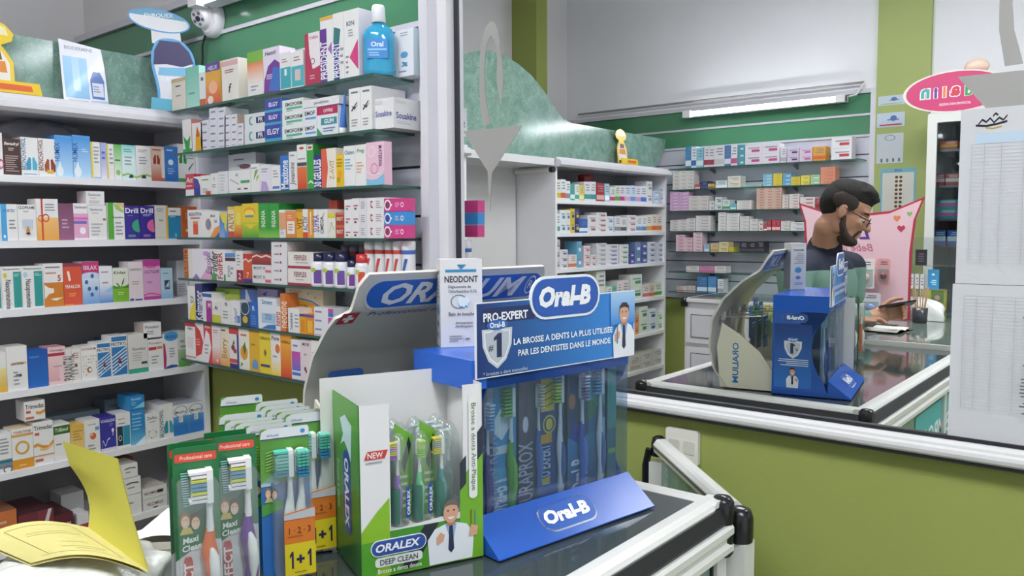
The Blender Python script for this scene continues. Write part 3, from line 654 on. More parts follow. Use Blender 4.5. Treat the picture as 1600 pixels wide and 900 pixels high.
A4 = [
 (-22, 10, 552, 'white and yellow box at the frame edge', W1, [('g', .5, 0, 1, .6, '#d8a92c', '#e9dc9c'), SM(.1, .6, .6, .9, 3)]),
 (10, 43, 541, 'white box with tan smear and bar code', W1, [('w', [(.2, .57), (.5, .59), (.95, .58)], .05, '#d9b894'), ('t', 'CARCIDINE', .5, .6, .05, '#4a3f38', .62), ('r', .4, .3, .7, .36, '#55565c'), SM(.3, .1, .6, .45, 4)], {'top': '#d6d0cc'}),
 (43, 75, 547, 'plain strong blue box', '#2560b4', [('g', 0, 0, 1, 1, '#2b6cc0', '#2256a6'), ('l', .1, .78, .75, .86, 1, '#5f8fd0')]),
 (75, 103, 542, 'pale pink box with red band', '#e9c9cc', [('g', 0, .1, .6, .9, '#e2a9b0', '#edd2d4'), ('r', 0, .76, .95, .84, '#a93648'), ('t', 'Clomolax', .5, .91, .06, '#7c4b52', .8, 0, .01, .2), SM(.3, .45, .8, .52, 1, '#b49aa0'), ('r', .55, .1, .6, .14, '#77777c')], {'top': '#d99aa4', 'side': '#dba7b0'}),
 (103, 112, 545, 'narrow white box with sideways lettering', '#e2dcda', [('t', 'PARANTAL', .5, .45, .5, '#6f6a6c', .75, 90)]),
 (112, 127, 545, 'white box with tiny brown picture', '#e6dfdc', [('r', .3, .45, .6, .55, '#7a5a48'), SM(.2, .7, .8, .9, 3, '#b38a80'), SM(.2, .2, .7, .4, 2)]),
 (127, 152, 541, 'white box with brown dots and POTASSIUM lettering', W1, [('t', 'POTASSIUM', .5, .92, .07, '#9a4a3a', .88), ('e', .5, .3, .16, .09, '#a8743c'), ('e', .54, .3, .09, .05, '#f0e9e2')]+[('r', .1+.16*i, .15+.09*j, .15+.16*i, .18+.09*j, ['#c0603a', '#7a5a48', '#b89a8a'][(i+j) % 3]) for i in range(6) for j in range(7) if (i*3+j*5) % 4 and not (1 < i < 5 and j < 4)]),
]
def pectryl(x0, x1, yt, which):
    D = [('r', .04, .86, .96, .97, '#2d78b4'), ('t', 'PECTRYL', .5, .79, .08, '#2d3440', .94), ('r', .04, .02, .96, .72, '#2f7ab8')]
    for i in range(10): D.append(('p', [(.04, .04+.085*i-.1), (.96, .28+.085*i-.1), (.96, .31+.085*i-.1), (.04, .07+.085*i-.1)] if .31+.085*i-.1 <= .73 and .04+.085*i-.1 > 0 else [(.04, .1), (.3, .16), (.3, .19), (.04, .13)], '#e6ecf0'))
    D += [('e', .5, .36, .1, .08, '#a8483c'), ('r', .42, .2, .6, .36, '#26406a'), ('r', .44, .22, .58, .3, '#cfd8e6')]
    return (x0, x1, yt, 'white and blue diagonal striped capsule box, '+which, W1, D)
A4 += [pectryl(152, 174, 535, 'shorter'), pectryl(174, 200, 524, 'taller'),
 (201, 232, 522, 'off white box with jade foot band', '#dcdad6', [('t', 'Fortilax', .55, .62, .07, '#55555c', .7, 0, .01, .25), ('r', 0, 0, 1, .12, '#3fa58a'), ('r', .65, .22, .95, .28, '#3a3f5c'), SM(.2, .3, .7, .55, 4, '#b9b7b2')]),
 (232, 256, 530, 'white box with red and amber bars, lower of two', W1, [('t', 'Ponsalor', .5, .88, .08, '#8a6d62', .85), ('r', .04, .66, .55, .76, '#c03a52'), ('r', .58, .68, .95, .76, '#d98a3a'), SM(.2, .2, .7, .5, 3)]),
 (226, 254, 504, 'white box stacked above red barred one', W1, [('t', 'Ponsalor', .5, .72, .2, '#6a5a54', .8), SM(.2, .2, .6, .5, 2)], {'yb': 527.5, 'side': '#c9b9b0'}),
 (256, 279, 521, 'white box with blue oval and crimson curve', W1, [('e', .55, .92, .5, .14, '#4f9ad0'), ('t', 'PRODOL', .55, .9, .1, '#243a78', .7), ('p', [(0, 0), (.14, 0), (.2, .3), (.12, .7), (0, .75)], '#b5396c'), ('p', [(.1, 0), (1, .02), (.9, .08), (.5, .1), (.2, .06)], '#2f4f9c'), SM(.4, .3, .8, .6, 4)]),
 (279, 297, 518, 'green and white box at the dark shelf end', '#d3d8cc', [('g', 0, 0, 1, .5, '#4f9a3a', '#a9c49a'), SM(.2, .5, .8, .8, 2)]),
]
A5 = [
 (-20, 18, 679, 'white box with grey and blue stripes', W1, [('r', 0, .1, 1, .24, '#7f8a94'), ('r', 0, .24, 1, .3, '#2f6f9c'), ('r', 0, .3, 1, .33, '#5aa06a'), ('o', .8, .06, .2, .1, .3, '#6c6c74'), SM(.5, .45, .9, .9, 5)]),
 (18, 52, 669, 'white box with golden ring and amber foot', W1, [('r', 0, 0, 1, .24, '#d9962f'), ('r', 0, .8, 1, .86, '#d9a25a'), ('t', 'TRIBUTINE', .5, .91, .06, '#9a7a5a', .85), ('o', .48, .52, .34, .17, .3, '#d9a548'), SM(.3, .06, .8, .12, 1, '#f0d9b0')], {'top': '#e6cfa8'}),
 (52, 84, 659, 'white box with orange wave, lower of two', W1, [('t', 'Trimedat', .5, .87, .1, '#3d3e46', .92), ('r', .08, .7, .3, .76, '#c4584a'), ('w', [(0, .42), (.2, .45), (.45, .38), (.75, .36), (1, .48)], .07, '#e0943f'), ('w', [(.3, .34), (.6, .31), (1, .42)], .05, '#eec07a'), ('r', 0, .2, 1, .23, '#d9a070'), ('r', .05, .08, .45, .14, '#c4705a')]),
 (40, 73, 626, 'white box with orange wave, standing on another', W1, [('t', 'Trimedat', .5, .72, .24, '#3d3e46', .9), ('r', .08, .38, .3, .52, '#c4584a'), ('w', [(.55, .3), (.75, .25), (1, .36)], .15, '#e0943f'), ('r', .05, .08, .45, .2, '#c4705a')], {'yb': 656, 'top': '#d8d4d0'}),
 (84, 110, 662, 'white box with dark green head band', W1, [('r', 0, .72, 1, .95, '#3f6a35'), ('t', 'TriBimol', .5, .84, .12, '#e2ead8', .8, 0, .01, .2), SM(.1, .4, .5, .5, 1)]),
 (110, 132, 664, 'mustard yellow box', '#e3bd62', [('g', 0, 0, 1, 1, '#edd08a', '#d9ab48'), SM(.2, .5, .9, .85, 4, '#a98a4a')], {'side': '#6b5a8e'}),
 (132, 157, 656, 'white box with red and blue swirl', W1, [('t', 'Venolip', .5, .86, .06, '#77737a', .7), ('e', .55, .52, .2, .1, '#d86a48'), ('e', .45, .57, .12, .05, '#e8b49a'), ('r', .7, .68, .95, .78, '#6f94c8'), SM(.2, .1, .7, .3, 2)]),
 (157, 182, 651, 'deep indigo box with white swirl', '#3a369a', [('t', 'VOGALENE', .5, .88, .09, '#e8e6f4', .9), ('l', .6, .7, .9, .8, 2, '#8f8cc8'), ('w', [(.08, .08), (.15, .3), (.3, .12), (.45, .3), (.6, .34)], .04, '#eceaf4'), ('e', .8, .58, .08, .06, '#eceaf4'), ('r', .78, .42, .82, .55, '#eceaf4'), ('r', 0, 0, 1, .08, '#d8d6e4')]),
 (182, 205, 645, 'white box with navy and teal blocks', W1, [('r', .06, .06, .46, .62, '#26364f'), ('r', .48, .06, .95, .62, '#2f8fae'), ('l', .15, .8, .85, .86, 1, '#b5946a'), SM(.15, .66, .8, .74, 1), ('o', .26, .28, .12, .08, .3, '#cfd8e2')]),
 (205, 228, 640, 'bright blue box, lower of a pair', '#2c86c4', [('g', 0, 0, 1, .5, '#6fc0e6', '#2a80c0'), ('t', 'Ecodryl', .45, .88, .07, '#dceef8', .7, 0, .01, .2), ('l', .1, .4, .8, .8, 4, '#8cc4e6'), ('p', [(.3, 0), (1, 0), (1, .22)], '#e2eff6')]),
 (205, 228, 618, 'bright blue box, upper of a pair', '#2c86c4', [('t', 'Ecodryl', .45, .75, .2, '#dceef8', .7, 0, .01, .2), ('p', [(.2, .1), (1, .1), (1, .5)], '#8ccbea'), ('l', .1, .3, .5, .6, 2, '#8cc4e6')], {'yb': 639.5, 'd': .1, 'side': '#3a92cc', 'top': '#2778b4'}),
 (228, 250, 645, 'white box with grey spots', W1, [('t', 'Zeflac', .5, .82, .1, '#4f5058', .75, 0, .01), SM(.3, .65, .8, .72, 1), ('o', .5, .25, .3, .15, .15, '#c9ccd0'), ('e', .25, .35, .05, .03, '#8a8c92'), ('e', .75, .3, .05, .03, '#8a8c92'), ('e', .4, .12, .05, .03, '#8a8c92')]),
 (250, 272, 631, 'white box with teal lungs and sideways lettering', W1, [('t', 'BRONCHATHIOL', .16, .45, .16, '#2d4f6a', .8, 90), *lun(.66, .15, 1.1, '#2f8fa8', '#3fa3bc')], {'d': .12, 'top': '#c8c8cc'}),
 (272, 296, 632, 'blue and white seal box, left of a pair', W1, [('r', 0, 0, 1, .62, '#2f78c6'), ('g', 0, .3, 1, .62, '#2f78c6', '#5a9ad6'), ('e', .5, .78, .45, .18, '#e9e9ec'), ('o', .5, .78, .45, .18, .1, '#5a86b4'), ('t', 'Maxidrol', .5, .76, .09, '#2c3c58', .75, 0, .01, .2), ('r', .36, .42, .62, .66, '#e6e6ea'), SM(.4, .44, .6, .62, 3, '#8a94a4')], {'d': .14, 'top': '#b9bcc8'}),
 (296, 320, 628, 'blue and white seal box, right of a pair', W1, [('r', 0, 0, 1, .62, '#2f78c6'), ('g', 0, .3, 1, .62, '#2f78c6', '#5a9ad6'), ('e', .5, .78, .45, .18, '#e9e9ec'), ('o', .5, .78, .45, .18, .1, '#5a86b4'), ('t', 'Maxidrol', .5, .76, .09, '#2c3c58', .75, 0, .01, .2), ('r', .36, .42, .62, .66, '#e6e6ea'), SM(.4, .44, .6, .62, 3, '#8a94a4')], {'d': .14, 'top': '#b9bcc8'}),
]
A6 = [
 (-18, 26, 800, 'orange and grey box lying at the frame edge', '#c4713f', [('g', 0, 0, 1, .6, '#6a6a6c', '#b8663a'), SM(.2, .3, .8, .8, 3, '#e2b090')], {'d': .16, 'top': '#8a5a42'}),
 (28, 84, 800, 'white end of a flat maroon box', '#7c3440', [('p', [(.55, 0), (.7, 0), (.95, 1), (.85, 1)], '#cfc6c8'), ('r', 0, 0, .55, 1, '#6a2c38'), ('l', .6, .2, .95, .5, 2, '#cfc0c4')], {'d': .2, 'top': '#4a2630', 'back': .0}),
 (84, 114, 803, 'maroon box with white lettering', '#5f2430', [('t', 'STIMOL', .5, .42, .3, '#e6dadc', .9, 0, .02)], {'d': .18, 'top': '#43222a'}),
 (120, 138, 802, 'small white and red carton', W2, [('r', 0, 0, 1, .3, '#a23a44')]),
 (96, 132, 770, 'clear grey plastic pack', '#b9b9ba', [SM()], {'back': .12, 'd': .1}),
 (185, 222, 774, 'white box with salmon corner, lowest of the stack', W1, [('p', [(0, 0), (.4, 0), (0, .9)], '#dc8a72'), SM(.4, .5, .8, .7, 1)], {'d': .1}),
 (186, 222, 747, 'white box with black arc, second of the stack', W1, [('w', [(.35, .6), (.6, .66), (.9, .6)], .08, '#4a4a50'), SM(.4, .3, .8, .5, 1)], {'yb': 773, 'd': .1}),
 (186, 218, 725, 'white box with black arc, top of the stack', W1, [('w', [(.35, .6), (.6, .66), (.9, .6)], .08, '#4a4a50'), SM(.4, .3, .8, .5, 1)], {'yb': 746.5, 'd': .1}),
 (224, 262, 777, 'flat white carton with maroon lettering, under another', W2, [('t', 'VELCOMPLEX', .5, .5, .35, '#6a2c34', .7), ('r', .4, .1, .6, .2, '#333')], {'d': .14, 'top': '#c3bab4'}),
 (224, 262, 760, 'flat white carton with maroon lettering, upper one', W2, [('t', 'VELCOMPLEX', .35, .5, .4, '#6a2c34', .6), ('r', .6, .35, .85, .65, '#3a3236')], {'d': .14, 'yb': 776.5, 'top': '#cbc2bb'}),
]
for k, (lst, z, wh, ym) in enumerate(((A1, LV[0], 'on top shelf of white unit', 250), (A2, LV[1], 'on second shelf of white unit', 350), (A3, LV[2], 'on third shelf of white unit', 440), (A4, LV[3], 'on fourth shelf of white unit', 570), (A5, LV[4], 'on fifth shelf of white unit', 690), (A6, LV[5], 'on lowest shelf of white unit', 800))):
    rowA(z, lst, wh, 'boxes '+wh, ym)
# dim stock lying at the back of the shelves
for (z, y, wd, dp, h, col, lab) in ((LV[1], -.62, .15, .1, .115, '#b9b3ac', 'tan carton pile'), (LV[1], -.40, .1, .1, .1, '#c8c4c0', 'grey carton'), (LV[2], -.5, .16, .06, .12, '#9fb0c4', 'silver blister strip bundle'), (LV[3], -.45, .1, .08, .1, '#8a4a3a', 'brown carton'), (LV[3], -.3, .06, .07, .12, '#3f7096', 'blue carton'), (LV[3], -.2, .07, .07, .13, '#c4beb8', 'pale carton'), (LV[4], -.25, .16, .09, .15, '#7f93a6', 'grey blue carton'), (LV[4], -.45, .2, .08, .12, '#8fa0ac', 'slate carton'), (LV[5], -.28, .1, .1, .17, '#8e3a55', 'crimson patterned carton'), (LV[3], -.62, .2, .1, .08, '#a9a59c', 'leaflet stack')):
    carton('medicine_box', 'dim %s at the back of a white unit shelf' % lab, 'box', wd, h, dp, col, [SM(.1, .1, .9, .9, 5, '#77777c'), ('r', 0, .4, 1, .5, '#dedede')], (-3.2, y, z+.0004), R(90), 'stock at the back of the white unit')
# crumpled plastic bag on the top shelf
mb = MB()
def bagf(u, v):
    a = u*2*math.pi; r = math.sin(math.pi*(v*.98+.01))
    n = math.sin(a*5+v*9)*.1+math.sin(a*9-v*14)*.07
    return (.05*r*math.cos(a)*(1+n), .16*r*math.sin(a)*(1+n), .04+.055*-math.cos(math.pi*v)*(1+n*.8)+.02)
mb.grid(bagf, 40, 14, '#8d8a92'); tag(mb.build('plastic_bag', BAG, None, (-3.19, -.52, LV[0]+.09)), 'crumpled grey plastic bag behind boxes on the top shelf', 'bag')
mb = MB().box(-.05, .05, -.16, .16, 0, .09, '#a5a3a8'); tag(mb.build('cardboard_tray', MATTE, None, (-3.19, -.52, LV[0]+.0004)), 'grey tray under the crumpled bag on the top shelf', 'tray')

# ------------------------------------------------------------------ slat wall left of the mirror
def stack(x0, x1, ys, desc, base, D, o=None):
    """boxes stacked from top to bottom at pixel rows ys"""
    out = []; pos = ['top', 'second', 'third', 'fourth', 'fifth', 'sixth']
    for i in range(len(ys)-1):
        q = dict(o or {})
        if i < len(ys)-2: q['yb'] = ys[i+1]
        else: q.pop('yb', None)
        out.append((x0, x1, ys[i], desc+', %s in stack' % ('bottom' if i == len(ys)-2 else pos[i]), base, D, q))
    return out
S1 = [
 (268, 290, 122, 'cream box with tan top', '#e6ddd0', [('r', 0, .88, 1, 1, '#d2b48a'), SM(.3, .7, .7, .8, 1, '#55504a'), SM(.3, .4, .7, .5, 1)], {'side': '#ddd2c2', 'd': .05}),
 (290, 311, 104, 'mint green box', '#8ccdbb', [('g', 0, 0, 1, 1, '#aee0d0', '#7cc4b0'), SM(.2, .3, .8, .4, 1, '#5f9f90')], {'side': '#9fd6c6'}),
 (311, 321, 113, 'narrow white box with orange foot', W1, [('r', 0, 0, 1, .2, '#c86a3a'), ('r', .3, .75, .7, .85, '#5c5c66')]),
 (321, 344, 98, 'yellow and orange box with purple top', '#e0a62c', [('r', 0, .8, 1, 1, '#5b3f96'), ('t', 'HELIX', .5, .88, .1, '#e6e2f0', .85, 0, .01, .2), ('g', 0, 0, 1, .6, '#d8483c', '#e6a63a'), ('e', .5, .4, .3, .16, '#f0b48a'), ('e', .3, .1, .2, .1, '#f0e0d0')], {'side': '#d8b45a', 'top': '#54399a'}),
 (346, 372, 92, 'white box with pink top and black letter f', '#e8e3dc', [('r', 0, .84, 1, .96, '#dcb0b0'), ('l', .2, .66, .8, .76, 2, '#a0522d'), ('t', 'f', .5, .3, .22, '#2a2a2e', .3, 0, .02, .2)], {'d': .06, 'side': '#e0d9d0'}),
 (386, 411, 80, 'white box fading to orange with green top', W1, [('g', 0, .3, 1, .75, '#ece4dc', '#e5814a'), ('r', 0, .75, 1, 1, '#7fb54a'), SM(.2, .1, .7, .25, 2)], {'side': '#d8d4a8', 'top': '#8cbc5a'}),
 (411, 437, 74, 'white box with purple and blue swirl', '#e6dcec', [('p', [(0, 0), (1, 0), (1, .62), (.7, .72), (.3, .6), (.05, .3)], '#7a3f98'), ('p', [(.3, .05), (1, .02), (1, .52), (.6, .56)], '#3f6fc0'), ('t', 'Hextril', .45, .88, .09, '#4c4c6a', .85), ('l', .2, .3, .6, .42, 3, '#e8e6f2')], {'side': '#d9cbe2', 'd': .06}),
 (437, 455, 82, 'teal and white box beside purple swirl box', W1, [('r', .05, .04, .95, .6, '#3fa6b4'), ('r', .4, .38, .6, .55, '#e6eef0'), SM(.2, .72, .8, .85, 2, '#b07a96')]),
 (455, 474, 80, 'teal and white box with picture square', W1, [('r', .0, .04, 1, .6, '#4fb0bd'), ('r', .3, .2, .75, .5, '#d9c3c0'), SM(.2, .72, .9, .88, 2, '#b07a96')], {'side': '#d4d0d4'}),
 (476, 500, 51, 'dark red and white box', '#b03a58', [('p', [(.25, 1), (1, 1), (1, .35), (.5, .3), (.3, .6)], '#e9e2e6'), ('t', 'THERA', .6, .9, .06, '#a03050', .6), ('o', .5, .45, .16, .06, .25, '#8c3050'), SM(.3, .1, .7, .2, 2, '#e6b9c6')], {'side': '#b44a64', 'd': .05}),
 (500, 520, 26, 'tall white box with purple spine', W1, [('r', 0, 0, .5, .82, '#5d3a8e'), ('p', [(.2, .82), (.5, .82), (.5, .6), (.36, .7)], '#5d3a8e'), ('t', 'PRESIDENT', .26, .34, .3, '#efedf4', .58, 90, .02), ('r', 0, .95, 1, 1, '#e0a848'), ('p', [(.6, .5), (.9, .6), (.9, .4)], '#9c6ab0')], {'d': .05}),
 (520, 537, 20, 'tall white box with navy spine', W1, [('r', 0, 0, .55, .55, '#2f3f86'), ('p', [(0, .55), (.55, .55), (.7, .75), (.1, .8)], '#3a7a78'), ('t', 'PRESIDENT', .28, .3, .3, '#efedf4', .52, 90, .02), SM(.65, .2, .95, .5, 3)], {'d': .05}),
 (537, 560, 15, 'tall white box with magenta arrow', W1, [('p', [(.95, .1), (.95, .55), (.35, .3)], '#d0407e'), ('t', 'KIN', .45, .8, .07, '#3c5a70', .6), ('l', .1, .05, .3, .35, 4, '#8a8a92'), SM(.3, .6, .7, .72, 3)], {'side': '#d8d4dc', 'd': .05}),
 (617, 646, 46, 'white box with blue leaf emblem at the shelf end', '#e2e2e6', [('e', .5, .46, .2, .07, '#5a9ac6'), ('p', [(.3, .2), (.55, .3), (.7, .28), (.5, .22)], '#4a86b8'), ('p', [(.35, .3), (.6, .2), (.7, .22), (.45, .32)], '#4a86b8'), SM(.3, .85, .8, .95, 2), SM(.2, .08, .8, .14, 1, '#7a9ab8')], {'side': '#cfe0e6', 'd': .05, 'back': .09}),
]
grn = '#3f9a4a'
S2 = [
 (285, 299, 187, 'white box with green plant', W1, [('p', [(.3, .05), (.7, .05), (.9, .5), (.5, .35), (.1, .5)], grn), ('r', 0, 0, 1, .1, grn)], {'side': '#d88a7a', 'top': '#d8705a'}),
 (300, 316, 192, 'white box with yellow flame stripe', W1, [('p', [(.3, 0), (.9, 0), (.8, .6), (.5, .9), (.35, .5)], '#e0a82c'), ('p', [(.4, .5), (.75, .5), (.55, .85)], '#d85a3a')], {}),
]
for i, (x, ys) in enumerate(((314, (188, 201, 213, 226, 236)), (327, (169, 181, 191, 203, 215, 226, 236)), (340, (168, 180, 191, 203, 214, 226, 236)), (351, (180, 190, 202, 213, 225, 235)), (361, (179, 189, 201, 212, 224, 235)), (371, (193, 203, 213, 224, 234)))):
    c = ['first', 'second', 'third', 'fourth', 'fifth', 'sixth'][i]
    S2 += stack(x, x+(13 if i < 3 else 10), ys, 'small white carton in %s column' % c, '#dfdde4', [('r', .2, .4, .75, .6, '#7c7ca8')], {'d': .09, 'side': '#b5a08c' if i > 2 else '#d5d2d6'})
S2 += stack(382, 414, (177, 200, 222), 'white toothpaste box with navy letters', '#dcdfe2', [('r', .58, .3, 1, .72, '#22335f'), ('t', 'PR', .8, .52, .32, '#eef0f4', .34, 0, .02), ('e', .35, .5, .12, .3, '#5a9a9a'), ('e', .4, .5, .1, .22, '#dcdfe2')], {'d': .1})
S2 += stack(414, 441, (155, 175, 195, 219), 'blue and teal toothpaste box', '#3a6fb4', [('r', 0, .2, .9, 1, '#3b45a0'), ('r', 0, 0, 1, .2, '#3fa0c0'), ('t', 'ELGY', .5, .6, .34, '#eceef6', .8, 0, .02)], {'d': .1})
S2 += stack(430, 447, (166, 192, 217), 'white box with crimson edge', '#e3dfe2', [('r', 0, 0, .18, 1, '#c24a78'), SM(.4, .3, .9, .7, 3)], {'d': .1, 'back': -.001})
S2[-1][6]['back'] = 0; 
S2 = [q for q in S2 if not q[3].startswith('white box with crimson edge')]
S2 += stack(441, 474, (155, 175, 196, 216), 'white and mint toothpaste box', '#e4e8e6', [('t', 'EMOFORM', .55, .62, .3, '#3f4850', .85, 0, .02), ('r', .2, .22, .95, .38, '#5ab096'), ('r', .2, .1, .5, .15, '#8a949a')], {'d': .1})
S2 += stack(474, 495, (168, 192, 214), 'white and blue toothpaste box', '#e4e6ec', [('t', 'EMOF', .5, .62, .28, '#3f4850', .85, 0, .02), ('r', .15, .22, .95, .36, '#6aa0d0')], {'d': .1})
S2 += [
 (474, 530, 153, 'long white box laid across others with grey lettering', '#e6e4e8', [('t', 'parodontax', .52, .45, .5, '#6a6a72', .9, 0, .01)], {'yb': 166, 'd': .1}),
 (495, 528, 166, 'white gum care box with crimson top', '#e4e6ea', [('r', 0, .72, 1, 1, '#b5305c'), ('t', 'OFFRE', .55, .85, .12, '#f2e2e8', .8, 0, .02), ('r', .2, .36, .95, .6, '#3f8f9a'), ('t', 'GUM', .58, .48, .16, '#f0f4f4', .6, 0, .03), ('p', [(0, .3), (.3, 0), (0, 0)], '#3fa060'), SM(.3, .1, .9, .28, 2, '#5a7ab0')], {'d': .1}),
 (545, 563, 138, 'narrow white box with black leaf mark, left of a pair', W1, [('p', [(.2, .6), (.5, .5), (.8, .62), (.55, .56)], '#3a3a40'), ('p', [(.25, .46), (.75, .66), (.7, .68), (.2, .5)], '#3a3a40'), ('r', .2, .88, .8, .92, '#77777e'), SM(.2, .1, .8, .3, 3)], {'d': .12}),
 (563, 581, 135, 'narrow white box with black leaf mark, right of a pair', W1, [('p', [(.2, .6), (.5, .5), (.8, .62), (.55, .56)], '#3a3a40'), ('p', [(.25, .46), (.75, .66), (.7, .68), (.2, .5)], '#3a3a40'), ('r', .2, .88, .8, .92, '#77777e'), SM(.2, .1, .8, .3, 3)], {'d': .13, 'side': '#d3d0d3'}),
]
S3 = [
 (290, 303, 272, 'red box with white lettering', '#c02f45', [('t', 'Act', .5, .72, .24, '#f0e4e6', .8, 0, .02, .2), ('r', 0, 0, 1, .28, '#e9e6e8'), ('r', .1, .42, .8, .48, '#e9c0c6')], {'top': '#b02a40'}),
 (303, 314, 276, 'white box with indigo arch', W1, [('p', [(0, 0), (.9, 0), (.9, .5), (.6, .85), (0, .95)], '#3d3890')]),
 (314, 329, 274, 'white box with green tick and red foot', W1, [('r', .1, .74, .8, .8, '#4a9a4a'), ('r', .5, 0, 1, .18, '#d84a34'), SM()]),
 (329, 341, 271, 'slim white box with dark numerals', W1, [('t', '7', .5, .7, .16, '#3a3a40', .6), ('l', .2, .3, .8, .5, 2, '#888')]),
 (341, 356, 268, 'slim plain white box', '#e0dfe2', [SM(.2, .1, .8, .9, 6, '#c0c0c6')]),
 (357, 400, 240, 'grey box with brown brain shape behind', '#c9c7ce', [('l', .2, .82, .8, .9, 1, '#6a5a72'), ('e', .6, .68, .2, .06, '#6f3a3a'), ('t', 'Cortex', .45, .72, .07, '#55565e', .5, 0, .01, .2)], {'back': .06, 'd': .04}),
 (357, 392, 266, 'wide white box with green stripe and pen print', W1, [('r', .55, .42, .95, .54, '#4a9a5a'), ('p', [(.05, .6), (.45, .35), (.48, .4), (.1, .65)], '#b9bcc2'), ('t', 'BC', .4, .8, .12, '#3f9aa0', .2), ('r', .7, .14, .85, .2, '#333'), ('r', .4, .14, .55, .2, '#666')], {'d': .05}),
 (392, 405, 256, 'white box with leaf print', W1, [('p', [(.3, .4), (.8, .7), (.9, .8), (.5, .75)], '#7aa84a'), ('p', [(.6, .35), (.9, .5), (.95, .6), (.7, .55)], '#a9c46a'), SM(.1, .8, .8, .9, 1)]),
 (405, 424, 258, 'white box with violet shading', '#e4e0ea', [('p', [(.1, 0), (.8, 0), (.6, .35), (.2, .4)], '#b9a0cc'), SM(.2, .7, .9, .9, 2)]),
 (424, 438, 259, 'white box with blue foot line', W1, [('r', .1, .08, .9, .18, '#5a78c0'), SM(.2, .5, .8, .85, 3)]),
 (438, 451, 243, 'blue box with upright white lettering', '#3474c4', [('t', 'Maxitone', .5, .45, .6, '#f2f4f8', .82, 90, .02)]),
 (451, 464, 237, 'white box with upright grey lettering', W1, [('t', 'Jovamine', .5, .42, .45, '#4c4d55', .6, 90, .01, .2), SM(.2, .85, .8, .95, 1)]),
 (464, 479, 226, 'white and orange red box with grey band', W1, [('g', 0, 0, 1, .5, '#c8452c', '#e07a44'), ('r', 0, .52, 1, .6, '#4f5058'), ('e', .5, .92, .25, .03, '#c44a44'), SM(.1, .64, .9, .72, 1)]),
 (479, 490, 225, 'green box with red pill', '#3f9f45', [('r', .1, .86, .9, .98, '#e8e6e4'), ('e', .5, .92, .3, .03, '#c43a3a'), ('w', [(.2, .1), (.5, .15), (.9, .1)], .04, '#eef2ea')], {'side': '#3a8f40', 'd': .08, 'top': '#348a3c'}),
 (490, 502, 242, 'navy box with upright white lettering', '#2a3580', [('t', '30 GELULES', .5, .45, .6, '#f0f0f6', .82, 90, .03)]),
 (502, 525, 232, 'orange and cream box with curved edge', '#ece4d8', [('p', [(0, 0), (.3, 0), (.45, .5), (.35, 1), (0, 1)], '#d8624a'), ('t', 'Z-AVIT', .72, .45, .3, '#c9a45a', .5, 90, .01)], {'d': .06}),
 (525, 537, 242, 'bright yellow box', '#e6bf2c', [('e', .5, .4, .3, .12, '#e8a020'), ('r', .1, .15, .5, .3, '#c49a1a'), SM(.1, .6, .9, .9, 3, '#a8821c')]),
 (537, 555, 228, 'white box with teal lettering', W1, [('t', 'Osteo', .5, .84, .11, '#2d6f92', .85, 0, .01), ('l', .1, .4, .8, .7, 4, '#7ab0cc'), ('r', 0, .0, 1, .02, '#7ab0cc')]),
 (555, 572, 226, 'white box with green script lettering', W1, [('t', 'Preg', .5, .84, .12, '#5a8a4a', .85, 0, .01, .2), ('l', .1, .3, .8, .6, 4, '#d8a07a')]),
 (572, 600, 222, 'pink box with pale blue foot at the shelf end', '#ecc3d4', [('p', [(0, 0), (1, 0), (1, .26), (.6, .14), (.3, .12), (0, .16)], '#86bfe0'), ('o', .3, .78, .22, .13, .16, '#f6e6ee'), ('o', .45, .38, .2, .13, .2, '#c98aa4'), ('t', 'MATERNIL', .8, .66, .13, '#6a5a78', .5, -90, .01), ('w', [(0, .3), (.4, .2), (.8, .25), (1, .36)], .04, '#f2dbe6')], {'d': .03}),
]
